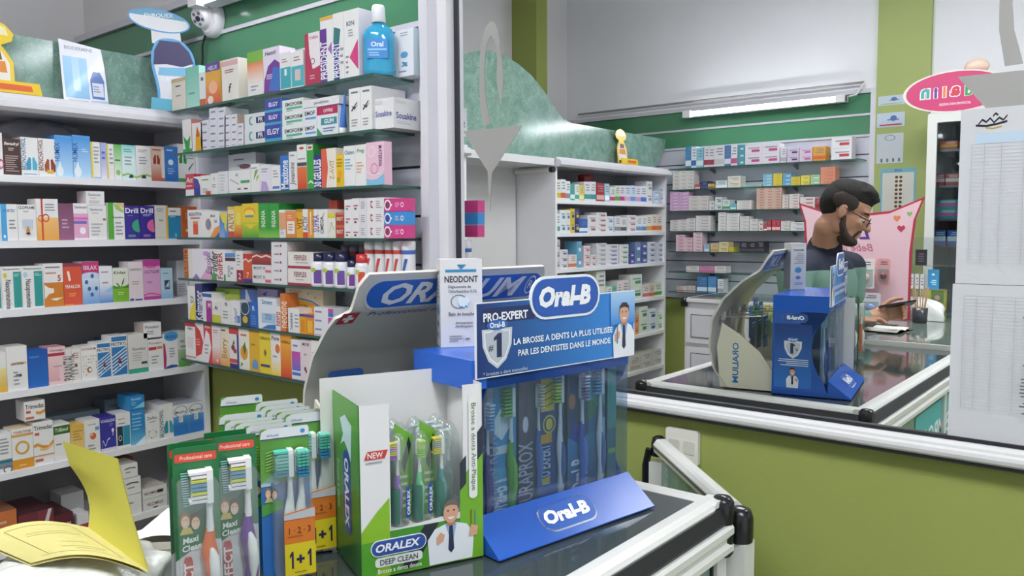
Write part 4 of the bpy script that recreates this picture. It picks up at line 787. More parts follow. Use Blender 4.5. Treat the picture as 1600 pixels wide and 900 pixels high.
S4 = [
 (293, 318, 328, 'white box with orange beaker', W1, [('t', 'ADDITIVA', .5, .84, .12, '#3c4a78', .85), ('r', .35, .1, .65, .55, '#d8562e'), ('r', .35, .48, .65, .58, '#e88a4a'), ('r', .2, .68, .8, .72, '#c8603a')]),
 (318, 343, 330, 'white box with rainbow oval', W1, [('t', 'Multi', .6, .82, .1, '#4c4c58', .6, 0, .01, .2), ('e', .3, .5, .18, .22, '#d8703a'), ('e', .3, .5, .12, .15, '#4a9ac0'), ('p', [(.4, 0), (1, 0), (1, .45), (.7, .35)], '#e0944a'), ('p', [(.7, 0), (1, 0), (1, .2)], '#3a5aa0'), ('t', 'Cal', .75, .62, .1, '#3c5a9c', .4)]),
 (343, 356, 333, 'blue box with yellow triangle', '#4f86c8', [('p', [(0, 1), (1, 1), (.8, .2)], '#e6d23a'), ('g', 0, 0, .6, .6, '#8ab4e0', '#4f86c8')]),
 (356, 366, 323, 'cream box with red foot', '#e6d8a8', [('t', 'ALVI', .5, .5, .5, '#a87a3a', .5, 90), ('r', 0, 0, 1, .2, '#c4503a'), ('r', 0, .9, 1, 1, '#e0c04a')]),
 (366, 378, 322, 'yellow and red fruit box', '#e6c634', [('g', 0, 0, 1, .4, '#b8342c', '#e0b030'), ('e', .5, .6, .35, .2, '#e8d860')]),
 (378, 404, 318, 'yellow and green capsule box', '#e3c82a', [('g', 0, 0, 1, .45, '#4fa23a', '#b9c834'), ('e', .45, .75, .35, .14, '#e8973a'), ('e', .45, .72, .3, .1, '#f0d84a'), ('p', [(.1, .4), (.9, .4), (.5, .25)], '#e3c82a'), ('r', .2, .6, .7, .66, '#6a8ac0')], {'side': '#5a9a3c'}),
 (404, 420, 318, 'green box with upright lettering, left of a pair', '#2f9a3c', [('t', 'GINSANA', .45, .5, .35, '#e2eacc', .6, 90, .02), ('e', .4, .15, .15, .06, '#d8d86a'), ('g', 0, 0, 1, .3, '#8cc84a', '#2f9a3c')]),
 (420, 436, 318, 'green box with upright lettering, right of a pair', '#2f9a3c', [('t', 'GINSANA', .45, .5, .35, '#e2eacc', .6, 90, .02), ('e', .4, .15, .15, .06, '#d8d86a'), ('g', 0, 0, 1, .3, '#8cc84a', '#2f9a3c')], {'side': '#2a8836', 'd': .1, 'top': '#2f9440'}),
 (436, 446, 328, 'slim white and orange box', W1, [('r', 0, .3, 1, .9, '#e2a07a'), SM()]),
 (446, 463, 330, 'orange framed white box', '#e28a4a', [('r', .15, .15, .85, .62, '#efe8e0'), ('l', .2, .72, .8, .86, 2, '#f2e0cc'), SM(.25, .25, .75, .55, 3, '#b98a6a')]),
 (463, 473, 327, 'yellow spine with brown band', '#e2ae34', [('t', 'VIT', .5, .5, .5, '#8a5a1c', .4, 90), ('r', 0, .9, 1, 1, '#c48a2a')]),
 (473, 481, 327, 'white spine with red foot', W1, [('t', 'ACTIV', .5, .5, .5, '#6a4a8a', .5, 90), ('r', 0, 0, 1, .2, '#d8503a')]),
 (481, 490, 327, 'amber spine with white line', '#df9a38', [('r', .4, .1, .6, .9, '#f0dcb8')]),
 (490, 497, 327, 'white spine with lilac lettering', W1, [('t', 'SUPRA', .5, .5, .6, '#7a5a9c', .6, 90)]),
 (497, 512, 327, 'white box with curved olive line', W1, [('w', [(.1, .2), (.3, .6), (.7, .85)], .06, '#c8a84a'), ('t', 'OMEGA', .4, .45, .3, '#55565c', .6, 90)]),
 (512, 524, 333, 'white box with pale yellow top', '#e8e4d4', [('r', 0, .8, 1, 1, '#e0c84a'), ('w', [(.2, .2), (.5, .6), (.8, .3)], .05, '#4a9a6a')]),
]
S4 += stack(514, 527, (313, 332), 'rust red carton with white foot', '#b84a38', [('r', 0, 0, 1, .3, '#e6dcd4'), ('r', .2, .5, .8, .7, '#e0b0a0')], {'back': .05, 'd': .04})
S4 += stack(525, 538, (332, 352, 372), 'rust red box with white lettering', '#a8402f', [('t', 'BEST', .5, .5, .3, '#e8d0c4', .8, 0, .02), ('r', 0, .8, 1, 1, '#c46a4a')])
S4 += stack(538, 550, (312, 331, 352, 372), 'white carton with red mark, left column', '#e6e2e4', [('r', .2, .4, .8, .5, '#c45a5a'), ('r', .2, .15, .5, .3, '#8a8a92')])
S4 += stack(550, 562, (310, 331, 352, 372), 'white carton with red mark, right column', '#e6e2e4', [('r', .2, .4, .8, .5, '#c45a5a'), ('r', .3, .15, .6, .3, '#55555c')])
S4 += stack(562, 573, (310, 331, 352, 372), 'white carton with grey print', '#dfdde0', [SM(.2, .2, .8, .8, 4, '#8a8a92')])
S4 += stack(573, 600, (309, 330, 351, 372), 'white box with red droplets', '#e6e4e6', [('t', 'SVR', .25, .55, .16, '#4c4c54', .5, -90, .01), ('e', .3, .3, .06, .07, '#c8383a'), ('e', .3, .7, .06, .07, '#c8383a'), ('l', .55, .2, .9, .8, 4, '#b59aa0')])
def ringbox(c): return [('o', .16, .5, .15, .42, .3, '#f0e8ee'), ('e', .16, .5, .1, .28, '#8a3a5c' if c == '#d23f86' else '#3a4a9c'), ('r', .3, .42, .36, .58, '#f0e8ee'), ('o', .8, .5, .07, .2, .4, '#f0dce6'), ('l', .5, .3, .7, .7, 3, '#e8c0d4')]
for i, (ya, c, nm) in enumerate(((310, '#d23f86', 'magenta ring box, top of three'), (331, '#3a8fd4', 'bright blue ring box between two magenta ones'), (352, '#d23f86', 'magenta ring box, bottom of three'))):
    S4.append((600, 636, ya, nm, c, ringbox(c), {'d': .032} if i == 2 else {'yb': (330.5, 351.5)[i], 'd': .032}))
S5 = [
 (287, 300, 389, 'white box with orange spine', '#e8e2da', [('r', 0, 0, .55, 1, '#d88a4a'), ('t', 'FER PLUS BY', .28, .42, .4, '#3a3030', .8, 90, .01), ('e', .3, .9, .2, .06, '#a8402f')]),
 (300, 330, 389, 'white box with pink and violet flower shading', '#ece6ee', [('p', [(.4, .0), (1, 0), (1, .5), (.7, .3)], '#dca8cc'), ('p', [(0, 0), (.4, 0), (.2, .18)], '#8a7ac0'), ('t', 'Fitolat', .85, .55, .28, '#8a6a9c', .72, 90, .01, .2), ('e', .75, .85, .16, .08, '#c8a0d0')]),
 (330, 338, 390, 'white spine with green foot', W1, [('t', 'Filvifer', .5, .55, .7, '#3a3a40', .8, 90, .02, .2), ('r', 0, 0, 1, .22, '#4a9a54')]),
 (338, 352, 390, 'white box with upright red lettering', W1, [('t', 'FoliFER', .4, .48, .5, '#b83a3a', .85, 90, .02), ('r', .8, 0, 1, .2, '#4a9a54')]),
 (352, 368, 396, 'white box with blue and brown head bands', W1, [('r', 0, .86, 1, 1, '#4f8fd0'), ('r', 0, .72, 1, .84, '#5c3a38'), ('t', 'iron', .3, .35, .2, '#77777e', .4, 90, .01), SM(.5, .2, .8, .55, 2)]),
 (368, 380, 392, 'white box with dark red square', W1, [('r', .1, 0, 1, .38, '#9a2f4c'), ('t', '2', .5, .18, .2, '#f0e0e6', .4), SM(.2, .5, .7, .9, 4)]),
 (380, 394, 397, 'red and orange box with waves', '#d05a3a', [('r', 0, .82, 1, 1, '#c03a34'), ('w', [(0, .72), (.3, .8), (.6, .7), (1, .78)], .06, '#f0e0d4'), ('r', 0, 0, 1, .12, '#3a3a8c'), ('t', '7', .5, .25, .2, '#f2d8b8', .4)]),
 (394, 424, 397, 'red box laid over two white cartons', '#a83a34', [('w', [(0, .6), (.25, .8), (.5, .62), (.75, .8), (1, .62)], .16, '#e8d4cc'), ('r', 0, 0, 1, .35, '#8a3a3a')], {'yb': 414}),
]
S5 += stack(394, 424, (414, 427, 441), 'flat white carton with red end', '#e6e2e4', [('t', 'MIOXY 10', .4, .6, .35, '#4c4c54', .6), ('r', .7, .1, 1, .4, '#d86a7a')])
S5 += stack(424, 449, (378, 391, 404, 417, 430, 443), 'flat white carton with red dot', '#e6e3e6', [('r', .55, .4, .65, .65, '#b83a44'), ('r', .2, .42, .5, .58, '#8a8a92')], {'side': '#d8c8c8'})
S5 += stack(450, 490, (394, 420, 447), 'white box with maroon foot band', '#e8e3de', [('r', 0, 0, 1, .16, '#a8384a'), ('t', 'FERPLEX', .5, .66, .3, '#8a3f44', .5), SM(.3, .3, .8, .42, 1)])
S6 = [
 (293, 305, 447, 'white box with yellow fan', W1, [('p', [(.2, 0), (1, 0), (1, .6), (.3, .3)], '#e6d64a'), ('t', 'D', .6, .6, .2, '#6a6a40', .4)]),
 (305, 316, 444, 'navy box with upright white lettering', '#2b2d6a', [('t', 'Kalmanor', .5, .42, .7, '#e8e8f2', .8, 90, .02)], {'d': .06, 'top': '#23254f'}),
 (316, 331, 457, 'white box with magenta panel and blue head', W1, [('r', .4, 0, 1, .72, '#a83f94'), ('r', 0, .84, 1, .96, '#3a5aac'), ('t', 'M', .75, .56, .18, '#f2e2ee', .3, 0, .03)]),
 (331, 375, 451, 'lime and yellow box behind small cartons', '#b9c83c', [('r', 0, .85, 1, 1, '#8fae34'), ('t', 'Mionef', .5, .88, .1, '#3c4426', .6, 0, .02, .2), ('g', 0, 0, 1, .6, '#e4e6b0', '#a8bc38')], {'back': .055, 'd': .05}),
 (331, 345, 473, 'white carton with yellow green foot', W1, [('r', 0, 0, 1, .4, '#c8cc4a'), ('t', 'Ai', .5, .75, .2, '#3a3a44', .5, 0, .02)]),
 (345, 361, 470, 'white carton with navy letter N', W1, [('t', 'N', .55, .85, .16, '#26306a', .4, 0, .03), SM(.2, .2, .8, .6, 3)]),
 (361, 375, 470, 'white carton with blue upright script', W1, [('t', 'Infasurf', .5, .4, .4, '#4a6ab4', .6, 90, .01, .2), ('r', .7, .1, 1, .4, '#6a8ad0')]),
 (376, 390, 474, 'dark teal carton with amber coin', '#2f4a5e', [('e', .5, .3, .3, .16, '#cbb24a'), ('o', .5, .8, .5, .3, .1, '#e2e6ea')]),
 (376, 402, 453, 'white and blue carton behind the teal one', '#d8dfee', [('r', 0, 0, .3, 1, '#4668b8'), ('p', [(.4, 1), (1, 1), (1, .5), (.6, .7)], '#5a7ac8'), SM(.4, .1, .9, .5, 3)], {'back': .05, 'd': .05}),
 (390, 403, 472, 'strong blue carton', '#2f68b8', [('t', 'R', .5, .75, .18, '#e6ecf6', .4), ('l', .2, .1, .8, .5, 4, '#6a94d0')]),
 (403, 432, 466, 'white box with blue Z panel', '#e2e6ec', [('t', 'Strem', .5, .87, .15, '#3a78ac', .85, 0, .02), ('r', .2, .2, .95, .52, '#a9c4dc'), ('t', 'ZEI', .55, .4, .16, '#4a7ab0', .5), ('p', [(.2, .02), (.5, .14), (.95, .18), (.95, .02)], '#3a7ac0')]),
 (403, 434, 452, 'lilac box behind the blue Z box', '#b9a8d4', [('p', [(.2, .85), (.5, .95), (.4, .8)], '#6a4a9c'), SM()], {'back': .06, 'd': .04}),
 (432, 438, 480, 'slim white spine with red print', W1, [('t', 'nevro', .5, .5, .6, '#b8483a', .6, 90)]),
 (438, 446, 459, 'orange spine', '#dc7a3a', [('t', 'neodine', .5, .45, .6, '#f4dcc4', .7, 90, .01)]),
 (446, 505, 449, 'large cream box with amber arc and blue line', '#e6d8be', [('p', [(0, 0), (1, 0), (1, .5), (.7, .66), (.4, .7), (0, .58)], '#d89a34'), ('w', [(0, .6), (.4, .71), (.7, .67), (1, .52)], .04, '#4a8ac0'), ('t', 'GP Forte', .35, .58, .12, '#4a3626', .5, 0, .01, .3)]+[('e', u, v, .015, .02, '#77777c') for u, v in ((.15, .9), (.4, .9), (.62, .86), (.8, .78))], {'back': .05, 'd': .05}),
 (450, 468, 482, 'white carton with upright grey lettering', W1, [('t', 'TANAKAN', .3, .45, .3, '#4c4d55', .7, 90), SM(.6, .2, .95, .8, 4)]),
 (468, 478, 491, 'amber carton with blue head', '#e0a02c', [('r', 0, .88, 1, 1, '#3a4a9c'), ('r', .2, .1, .8, .7, '#d88a24')]),
 (478, 491, 492, 'orange carton with yellow panel', '#dc8a2c', [('r', .2, .1, .8, .7, '#e8b43a'), ('r', 0, .86, 1, 1, '#6a4a9c')]),
]
S6 += stack(491, 521, (481, 495, 509, 522, 534), 'flat white carton with magenta and blue end', '#e4e2e8', [('r', .74, .5, 1, .95, '#c0509a'), ('r', .74, .05, 1, .5, '#4a7ac4'), ('r', .05, .4, .4, .6, '#8a8aa8')])
S7 = [
 (289, 305, 498, 'white box with red top band', W1, [('r', 0, .88, 1, 1, '#b83444'), ('t', 'Argine', .5, .82, .08, '#5a4a50', .8), ('r', .2, .3, .8, .6, '#e0d4d4'), ('r', 0, .06, 1, .09, '#c86a6a')]),
 (305, 318, 503, 'white and red box with round edge', '#ece6e6', [('p', [(0, .1), (.7, .2), (.95, .5), (.6, .8), (0, .95)], '#cc3a3a'), ('l', .1, .4, .6, .6, 3, '#e8a8a4')]),
 (318, 331, 504, 'red box with white curve', '#cc3f3c', [('p', [(0, 0), (.5, 0), (.9, .4), (.7, .75), (.3, .85), (0, .5)], '#ece6e6'), ('t', 'Azinc', .5, .93, .08, '#f0e0e0', .8), SM(.1, .2, .6, .5, 3)]),
 (331, 344, 509, 'white box fading to coral foot', '#e9e0dc', [('g', 0, 0, 1, .45, '#d85a44', '#eadfda'), ('l', .2, .8, .8, .9, 2, '#8a7a7a'), ('e', .6, .1, .1, .04, '#f0e0da')]),
 (344, 358, 506, 'cream box with golden print', '#e8dcc4', [('g', 0, 0, 1, .6, '#dca048', '#eadfc8'), ('t', 'Berry', .5, .45, .3, '#b98a3a', .5, 90), ('l', .1, .85, .9, .95, 1, '#4c4c54')]),
 (358, 373, 511, 'red white and navy box with cherries', '#e6e0e0', [('r', 0, .84, 1, 1, '#c4403c'), ('r', 0, 0, 1, .1, '#2f3a7c'), ('r', .8, 0, 1, .84, '#3a4a8c'), ('e', .4, .5, .2, .07, '#8a3a3a'), ('e', .6, .42, .18, .06, '#a04a44'), ('p', [(.3, .55), (.5, .7), (.6, .6)], '#4a7a3c'), ('r', 0, .12, .8, .22, '#d04a3c')]),
 (373, 389, 513, 'white box with orange fruit and green leaves', '#eae6da', [('e', .5, .42, .36, .18, '#e09a2c'), ('p', [(.4, .55), (.6, .7), (.7, .5), (.55, .35)], '#4a7a34'), ('p', [(.1, .05), (.4, .14), (.2, .18)], '#6aa04a'), ('l', .2, .8, .8, .9, 1, '#c86a4a')]),
 (389, 405, 513, 'amber box with blue arch', '#e0b02c', [('e', .55, .14, .3, .16, '#6a9ac8'), ('r', .25, 0, .85, .06, '#e0b02c'), ('l', .2, .6, .8, .7, 1, '#a87a1c'), ('r', 0, .95, 1, 1, '#d0902a')]),
 (405, 423, 517, 'lemon yellow box with brown star', '#e8d03a', [('e', .5, .5, .12, .06, '#7a5a2a'), ('p', [(.38, .5), (.5, .6), (.62, .5), (.5, .4)], '#8a6a2a'), ('t', 'SUPRADYN', .5, .84, .07, '#6a4a1c', .85), ('r', .1, .16, .9, .22, '#4a3a7a')], {'top': '#d8b02c'}),
 (423, 438, 519, 'white box with orange sun', '#ece8e4', [('e', .7, .64, .24, .11, '#e0702c'), ('g', 0, 0, 1, .35, '#e8c83a', '#eee6d4'), ('t', 'Pure', .5, .88, .1, '#3a3a3e', .9, 0, .02), SM(.2, .4, .7, .5, 1)]),
 (438, 455, 523, 'orange box fading to red foot', '#e49a2c', [('g', 0, 0, 1, .8, '#d8482c', '#e8a634'), ('t', 'ACEROLA', .5, .82, .07, '#8a4a1c', .8)], {'side': '#dca83a', 'top': '#e8b83a', 'd': .09}),
 (455, 470, 531, 'white box with magenta to blue panel', '#e6e4ea', [('g', .05, .1, .95, .7, '#3a7ad0', '#c84a9c'), ('r', .05, .18, .95, .22, '#e6eaf2'), ('l', .2, .8, .8, .9, 1, '#6a6a8a')]),
 (470, 486, 532, 'pale pink box with black spots', '#e6d4d8', [('t', 'MOB', .5, .9, .08, '#55484c', .7), ('e', .4, .3, .1, .05, '#6a2c3c'), ('e', .5, .24, .07, .04, '#2a2a2e'), SM(.3, .6, .7, .7, 1)]),
 (486, 502, 533, 'white box with green leaf ring', '#e8e6e2', [('o', .5, .4, .3, .12, .25, '#5a9a4a'), ('p', [(.4, .36), (.6, .4), (.5, .48)], '#7ab04a'), ('l', .1, .68, .9, .74, 1, '#8a8a86'), ('g', .5, 0, 1, .15, '#e0c83a', '#ecd870')]),
 (502, 520, 535, 'white box with navy hatching', '#e4e4e8', [('p', [(.1, .7), (.5, .9), (.6, .9), (.2, .7)], '#4a5a9c'), ('p', [(.4, .7), (.8, .9), (.9, .9), (.5, .7)], '#4a5a9c'), ('r', .2, .4, .8, .6, '#c44a3c')]),
]
for lst, i in ((S1, 0), (S2, 1), (S3, 2), (S4, 3), (S5, 4), (S6, 5), (S7, 6)):
    wh = 'on %s glass shelf' % ordn[i]
    rowS(ZS[i], lst, wh, 'boxes '+wh, ZS[i-1]-.0095 if i else 9)
# a big white box laid along the end of the second shelf
def soua(label, px, py0, wd, d, h, z, D, y=-.155):
    a = atY(px, py0, y).x
    return carton('medicine_box', label, 'box', wd, h, d, '#e0dee0', D, (a+wd/2, y, z+.0004), 0, 'boxes on second glass shelf')
xs = atY(582, 180, -.15).x
carton('medicine_box', 'large white box with blue script lettering at the end of second glass shelf', 'box', .085, .085, .12, '#e2e0e2', [('t', 'Souakine', .5, .5, .2, '#4a4f96', .8, 0, .02), ('r', .1, .82, .45, .95, '#cfccd0')], (xs+.05, -.152, ZS[1]+.0004), 0, 'boxes on second glass shelf', '#dad8da', None, [('t', 'Souakine', .4, .42, .22, '#4a4f96', .66, 0, .02), ('p', [(.86, .42), (.93, .34), (.98, .42), (.93, .4)], '#5a4a30'), ('p', [(.86, .3), (.92, .24), (.98, .36), (.92, .3)], '#5a4a30'), ('r', .05, .84, .4, .94, '#cfccd0'), ('l', .1, .14, .6, .26, 2, '#b9b6ba')])

# ---- blue mouthwash bottle
def bottle(label, x, y, z):
    t = thing('mouthwash_bottle', label, 'bottle', (x, y, z+.0005), R(38))
    LIQ = pmat('blue_liquid_bottle', .08, spec=.6, coat=.5)
    prof = [(.040, 0), (.045, .004), (.046, .015), (.045, .05), (.046, .09), (.046, .115), (.038, .132), (.024, .142), (.0165, .15)]
    MB().lathe(prof, '#2f9cc6', n=28, sy=.6).build('body', LIQ, t)
    MB().lathe([(.019, .15), (.021, .152), (.019, .192), (.016, .199), (.004, .2)], '#e6e8ec', n=20).build('cap', PLASTIC, t)
    fr = Fr((-.03, -.0282, .045), (1, 0, 0), (0, 0, 1), .06, .055)
    mb = MB().prism([(0, 0), (.06, 0), (.06, .055), (0, .055)], fr, .008, '#3a86cc'); mb.deco(fr, [('t', 'Oral', .5, .72, .26, '#dceaf6', .6, 0, .03), ('r', .05, .4, .95, .5, '#8cc4ea'), ('l', .1, .1, .8, .34, 2, '#a9d0ee')])
    mb.build('label', CARTON, t)
    return t
bx = atY(594, 60, -.12)
bottle('blue mouthwash bottle with white cap on top glass shelf', bx.x, -.125, ZS[0])
# ---- children's toothpaste tube standing on its cap
kx = atY(536, 170, -.14)
t = thing('toothpaste_tube', 'blue and white toothpaste tube standing on second glass shelf', 'tube', (kx.x, -.145, ZS[1]+.0004))
MB().lathe([(.012, 0), (.013, .002), (.013, .018), (.011, .02)], '#e8e8ea', n=16).build('cap', PLASTIC, t)
mb = MB(); mb.grid(lambda u, v: ((.014+.004*v)*math.cos(6.2832*u)*1.0, (.013*(1-v)+.002)*math.sin(6.2832*u), .02+.085*v), 20, 6, '#3f74c4'); mb.build('body', PLASTIC, t)
MB().box(-.018, .018, -.002, .002, .105, .116, '#4f8fd8').build('crimp', PLASTIC, t)
# ---- vitamin bottles and effervescent tubes on the fifth shelf
def pillbottle(label, x0, x1, ytop, capc, acc, y=-.14):
    a, b2 = atY(x0, 420, y).x, atY(x1, 420, y).x; zt = atY((x0+x1)/2, ytop, y).z; h = zt-ZS[4]; r = (b2-a)/2
    t = thing('vitamin_bottle', label, 'bottle', ((a+b2)/2, y, ZS[4]+.0004), 0, 'bottles on fifth glass shelf')
    MB().lathe([(r*.9, 0), (r, .003), (r, h*.66), (r*.86, h*.74), (r*.8, h*.75)], '#e6e4ea', n=18).build('body', PLASTIC, t)
    MB().lathe([(r*.86, h*.75), (r*.88, h*.76), (r*.86, h*.98), (r*.6, h)], capc, n=18).build('cap', PLASTIC, t)
    fr = Fr((-r*.7, -r*1.0, h*.08), (1, 0, 0), (0, 0, 1), r*1.4, h*.5)
    mb = MB(); mb.grid(lambda u, v: (r*1.01*math.sin((u-.5)*2.4), -r*1.01*math.cos((u-.5)*2.4), h*.06+h*.54*v), 10, 2, '#ecebf0')
    mb.grid(lambda u, v: (r*1.02*math.sin(.2+u*.9), -r*1.02*math.cos(.2+u*.9), h*.1+h*.4*v), 5, 1, acc)
    mb.grid(lambda u, v: (r*1.03*math.sin(-.2+u*.6), -r*1.03*math.cos(-.2+u*.6), h*.44+h*.12*v), 4, 1, '#a8c83c')
    mb.build('label', CARTON, t)
for i, (a, c) in enumerate(((491, 508), (509, 526), (527, 544))):
    pillbottle('white vitamin bottle with navy cap on fifth glass shelf, %s of three' % ['left', 'middle', 'right'][i], a, c, 395, '#25264a', '#6a4a94')
pillbottle('small white bottle with navy cap and violet label on fifth glass shelf', 545, 558, 406, '#25264a', '#7a3f98')
pillbottle('small white bottle with red cap on fifth glass shelf', 559, 575, 397, '#c23a3a', '#d0503c')
for i, (a, c, col, yy) in enumerate(((573, 587, '#c8483c', -.12), (589, 603, '#c8483c', -.12), (604, 616, '#c8483c', -.12), (617, 630, '#c8483c', -.12), (631, 646, '#3a62ac', -.12), (536, 547, '#a8323c', -.06), (549, 560, '#a8323c', -.06), (563, 573, '#a8323c', -.06))):
    x0, x1 = atY(a, 400, yy).x, atY(c, 400, yy).x; zt = atY((a+c)/2, 377 if i < 5 else 383, yy).z; h = zt-ZS[4]; r = (x1-x0)/2
    lab = 'white effervescent tube with %s band on fifth glass shelf, %s' % ('blue' if i == 4 else 'red', ['leftmost in front', 'second in front', 'third in front', 'fourth in front', 'rightmost', 'leftmost at back', 'middle at back', 'right at back'][i])
    t = thing('effervescent_tube', fit(lab), 'tube', ((x0+x1)/2, yy, ZS[4]+.0004), 0, 'effervescent tubes on fifth glass shelf')
    bodyc = '#e4e2e6' if i < 5 else '#6a5570'
    MB().lathe([(r*.96, 0), (r, .002), (r, h*.84)], bodyc, n=16).build('body', PLASTIC, t)
    MB().lathe([(r*1.02, h*.84), (r*1.04, h*.85), (r*1.04, h*.985), (r*.9, h)], '#eceaee' if i < 5 else '#8a7a90', n=16).build('cap', PLASTIC, t)
    MB().lathe([(r*1.012, h*.74), (r*1.012, h*.82)], col, n=16, cap=False).build('band', CARTON, t)
    mb = MB(); mb.grid(lambda u, v: (r*1.012*math.sin(-.5+u*.5+v*.7), -r*1.012*math.cos(-.5+u*.5+v*.7), h*.3+h*.35*v), 4, 4, col)
    mb.build('stripe_print', CARTON, t)

# ================================================================== displays on the counter
SK = '#d6a184'; HR = '#2e2622'
def doctor(u, v, s, asp, hair=HR, flipx=1, wide=1.0):
    """a printed portrait of a smiling man in a white coat; asp = face width/height"""
    a = 1/asp; f = flipx
    q = lambda pts: [(u+f*x*s*a, v+y*s) for x, y in pts]
    return [('p', q([(-.27*wide, -.5), (.27*wide, -.5), (.29*wide, -.1), (.2*wide, .06), (.08, .12), (-.08, .12), (-.2*wide, .06), (-.29*wide, -.1)]), '#e4e8ee'),
            ('p', q([(-.1, .12), (.1, .12), (.02, -.25)]), '#8fb0d8'), ('p', q([(-.03, .08), (.03, .08), (.05, -.3), (0, -.36), (-.05, -.3)]), '#26304a'),
            ('p', q([(-.07, .08), (.07, .08), (.06, .2), (-.06, .2)]), '#b57a5c'),
            ('e', u, v+.29*s, .125*s*a, .17*s, SK), ('p', q([(-.13, .3), (-.12, .42), (-.05, .49), (.06, .49), (.13, .42), (.13, .3), (.1, .39), (0, .41), (-.1, .39)]), hair),
            ('e', u-.05*s*a*f, v+.32*s, .018*s*a, .012*s, '#2a2020'), ('e', u+.05*s*a*f, v+.32*s, .018*s*a, .012*s, '#2a2020'),
            ('p', q([(-.06, .22), (.06, .22), (.03, .185), (-.03, .185)]), '#f0e4e0'),
            ('p', q([(-.24, -.2), (-.13, -.14), (-.11, -.05), (-.18, 0), (-.25, -.08)]), SK)]
def women(u, v, s, asp):
    a = 1/asp; q = lambda pts: [(u+x*s*a, v+y*s) for x, y in pts]
    out = []
    for dx, dy, h in ((-.2, .05, '#a47a52'), (.2, -.05, '#7c5038')):
        out += [('e', u+dx*s*a, v+(dy+.06)*s, .22*s*a, .34*s, h), ('e', u+dx*s*a, v+(dy-.03)*s, .165*s*a, .27*s, '#efc9ae'),
                ('p', [(u+(dx-.07)*s*a, v+(dy-.08)*s), (u+(dx+.07)*s*a, v+(dy-.08)*s), (u+dx*s*a, v+(dy-.14)*s)], '#f2e8e2'),
                ('e', u+(dx-.06)*s*a, v+(dy+.07)*s, .02*s*a, .02*s, '#3a2a24'), ('e', u+(dx+.06)*s*a, v+(dy+.07)*s, .02*s*a, .02*s, '#3a2a24')]
    out.append(('p', q([(-.45, -.5), (.1, -.5), (0, -.22), (-.3, -.2)]), '#cdbb6c'))
    return out
def shield(u, v, s, asp):
    a = 1/asp; q = lambda k: [(u+x*k*s*a, v+y*k*s) for x, y in ((0, -.5), (.25, -.32), (.4, 0), (.42, .36), (.25, .36), (0, .46), (-.25, .36), (-.42, .36), (-.4, 0), (-.25, -.32))]
    return [('p', q(1), '#c9ced6'), ('p', q(.86), '#f0f2f4'), ('p', q(.8), '#b9bfc9'), ('p', [(u+x*s*a, v+y*s) for x, y in ((-.02, -.26), (.12, -.26), (.12, .26), (.02, .26), (-.1, .17), (-.1, .1), (-.02, .13))], '#1d2d55'), ('t', '#', u-.18*s*a, v-.05*s, .14*s, '#3a3f4c', .1), ('e', u, v+.44*s, .3*s*a, .11*s, '#2f66b0'), ('t', 'Oral-B', u, v+.44*s, .12*s, '#f2f4f8', .42*s*a, 0, .03)]
def oval_logo(mb, fr, u0, v0, u1, v1, t, txt, col='#2458b0', rim='#eef1f5', sh=.18, th=.0, bold=.05, tw=.8):
    """rounded badge with a white rim; coordinates in metres on the frame"""
    h = v1-v0; r = h*.48
    mb.prism(rrect(u0, v0, u1, v1, r), fr, t, rim)
    k = h*.06
    fr2 = Fr(fr.p(0, 0, .0004), fr.ux, fr.uy); mb.prism(rrect(u0+k, v0+k, u1-k, v1-k, r-k), fr2, .0003, col)
    k2 = h*.11; fr3 = Fr(fr.p(0, 0, .0007), fr.ux, fr.uy); mb.prism(rrect(u0+k2, v0+k2, u1-k2, v1-k2, r-k2), fr3, .0002, col)
    f = Fr(fr.p(u0, v0), fr.ux, fr.uy, u1-u0, h)
    mb.text(f, txt, .48, .52, .5, '#f4f6f8', w=tw, bold=bold, shear=sh, off=.0014)
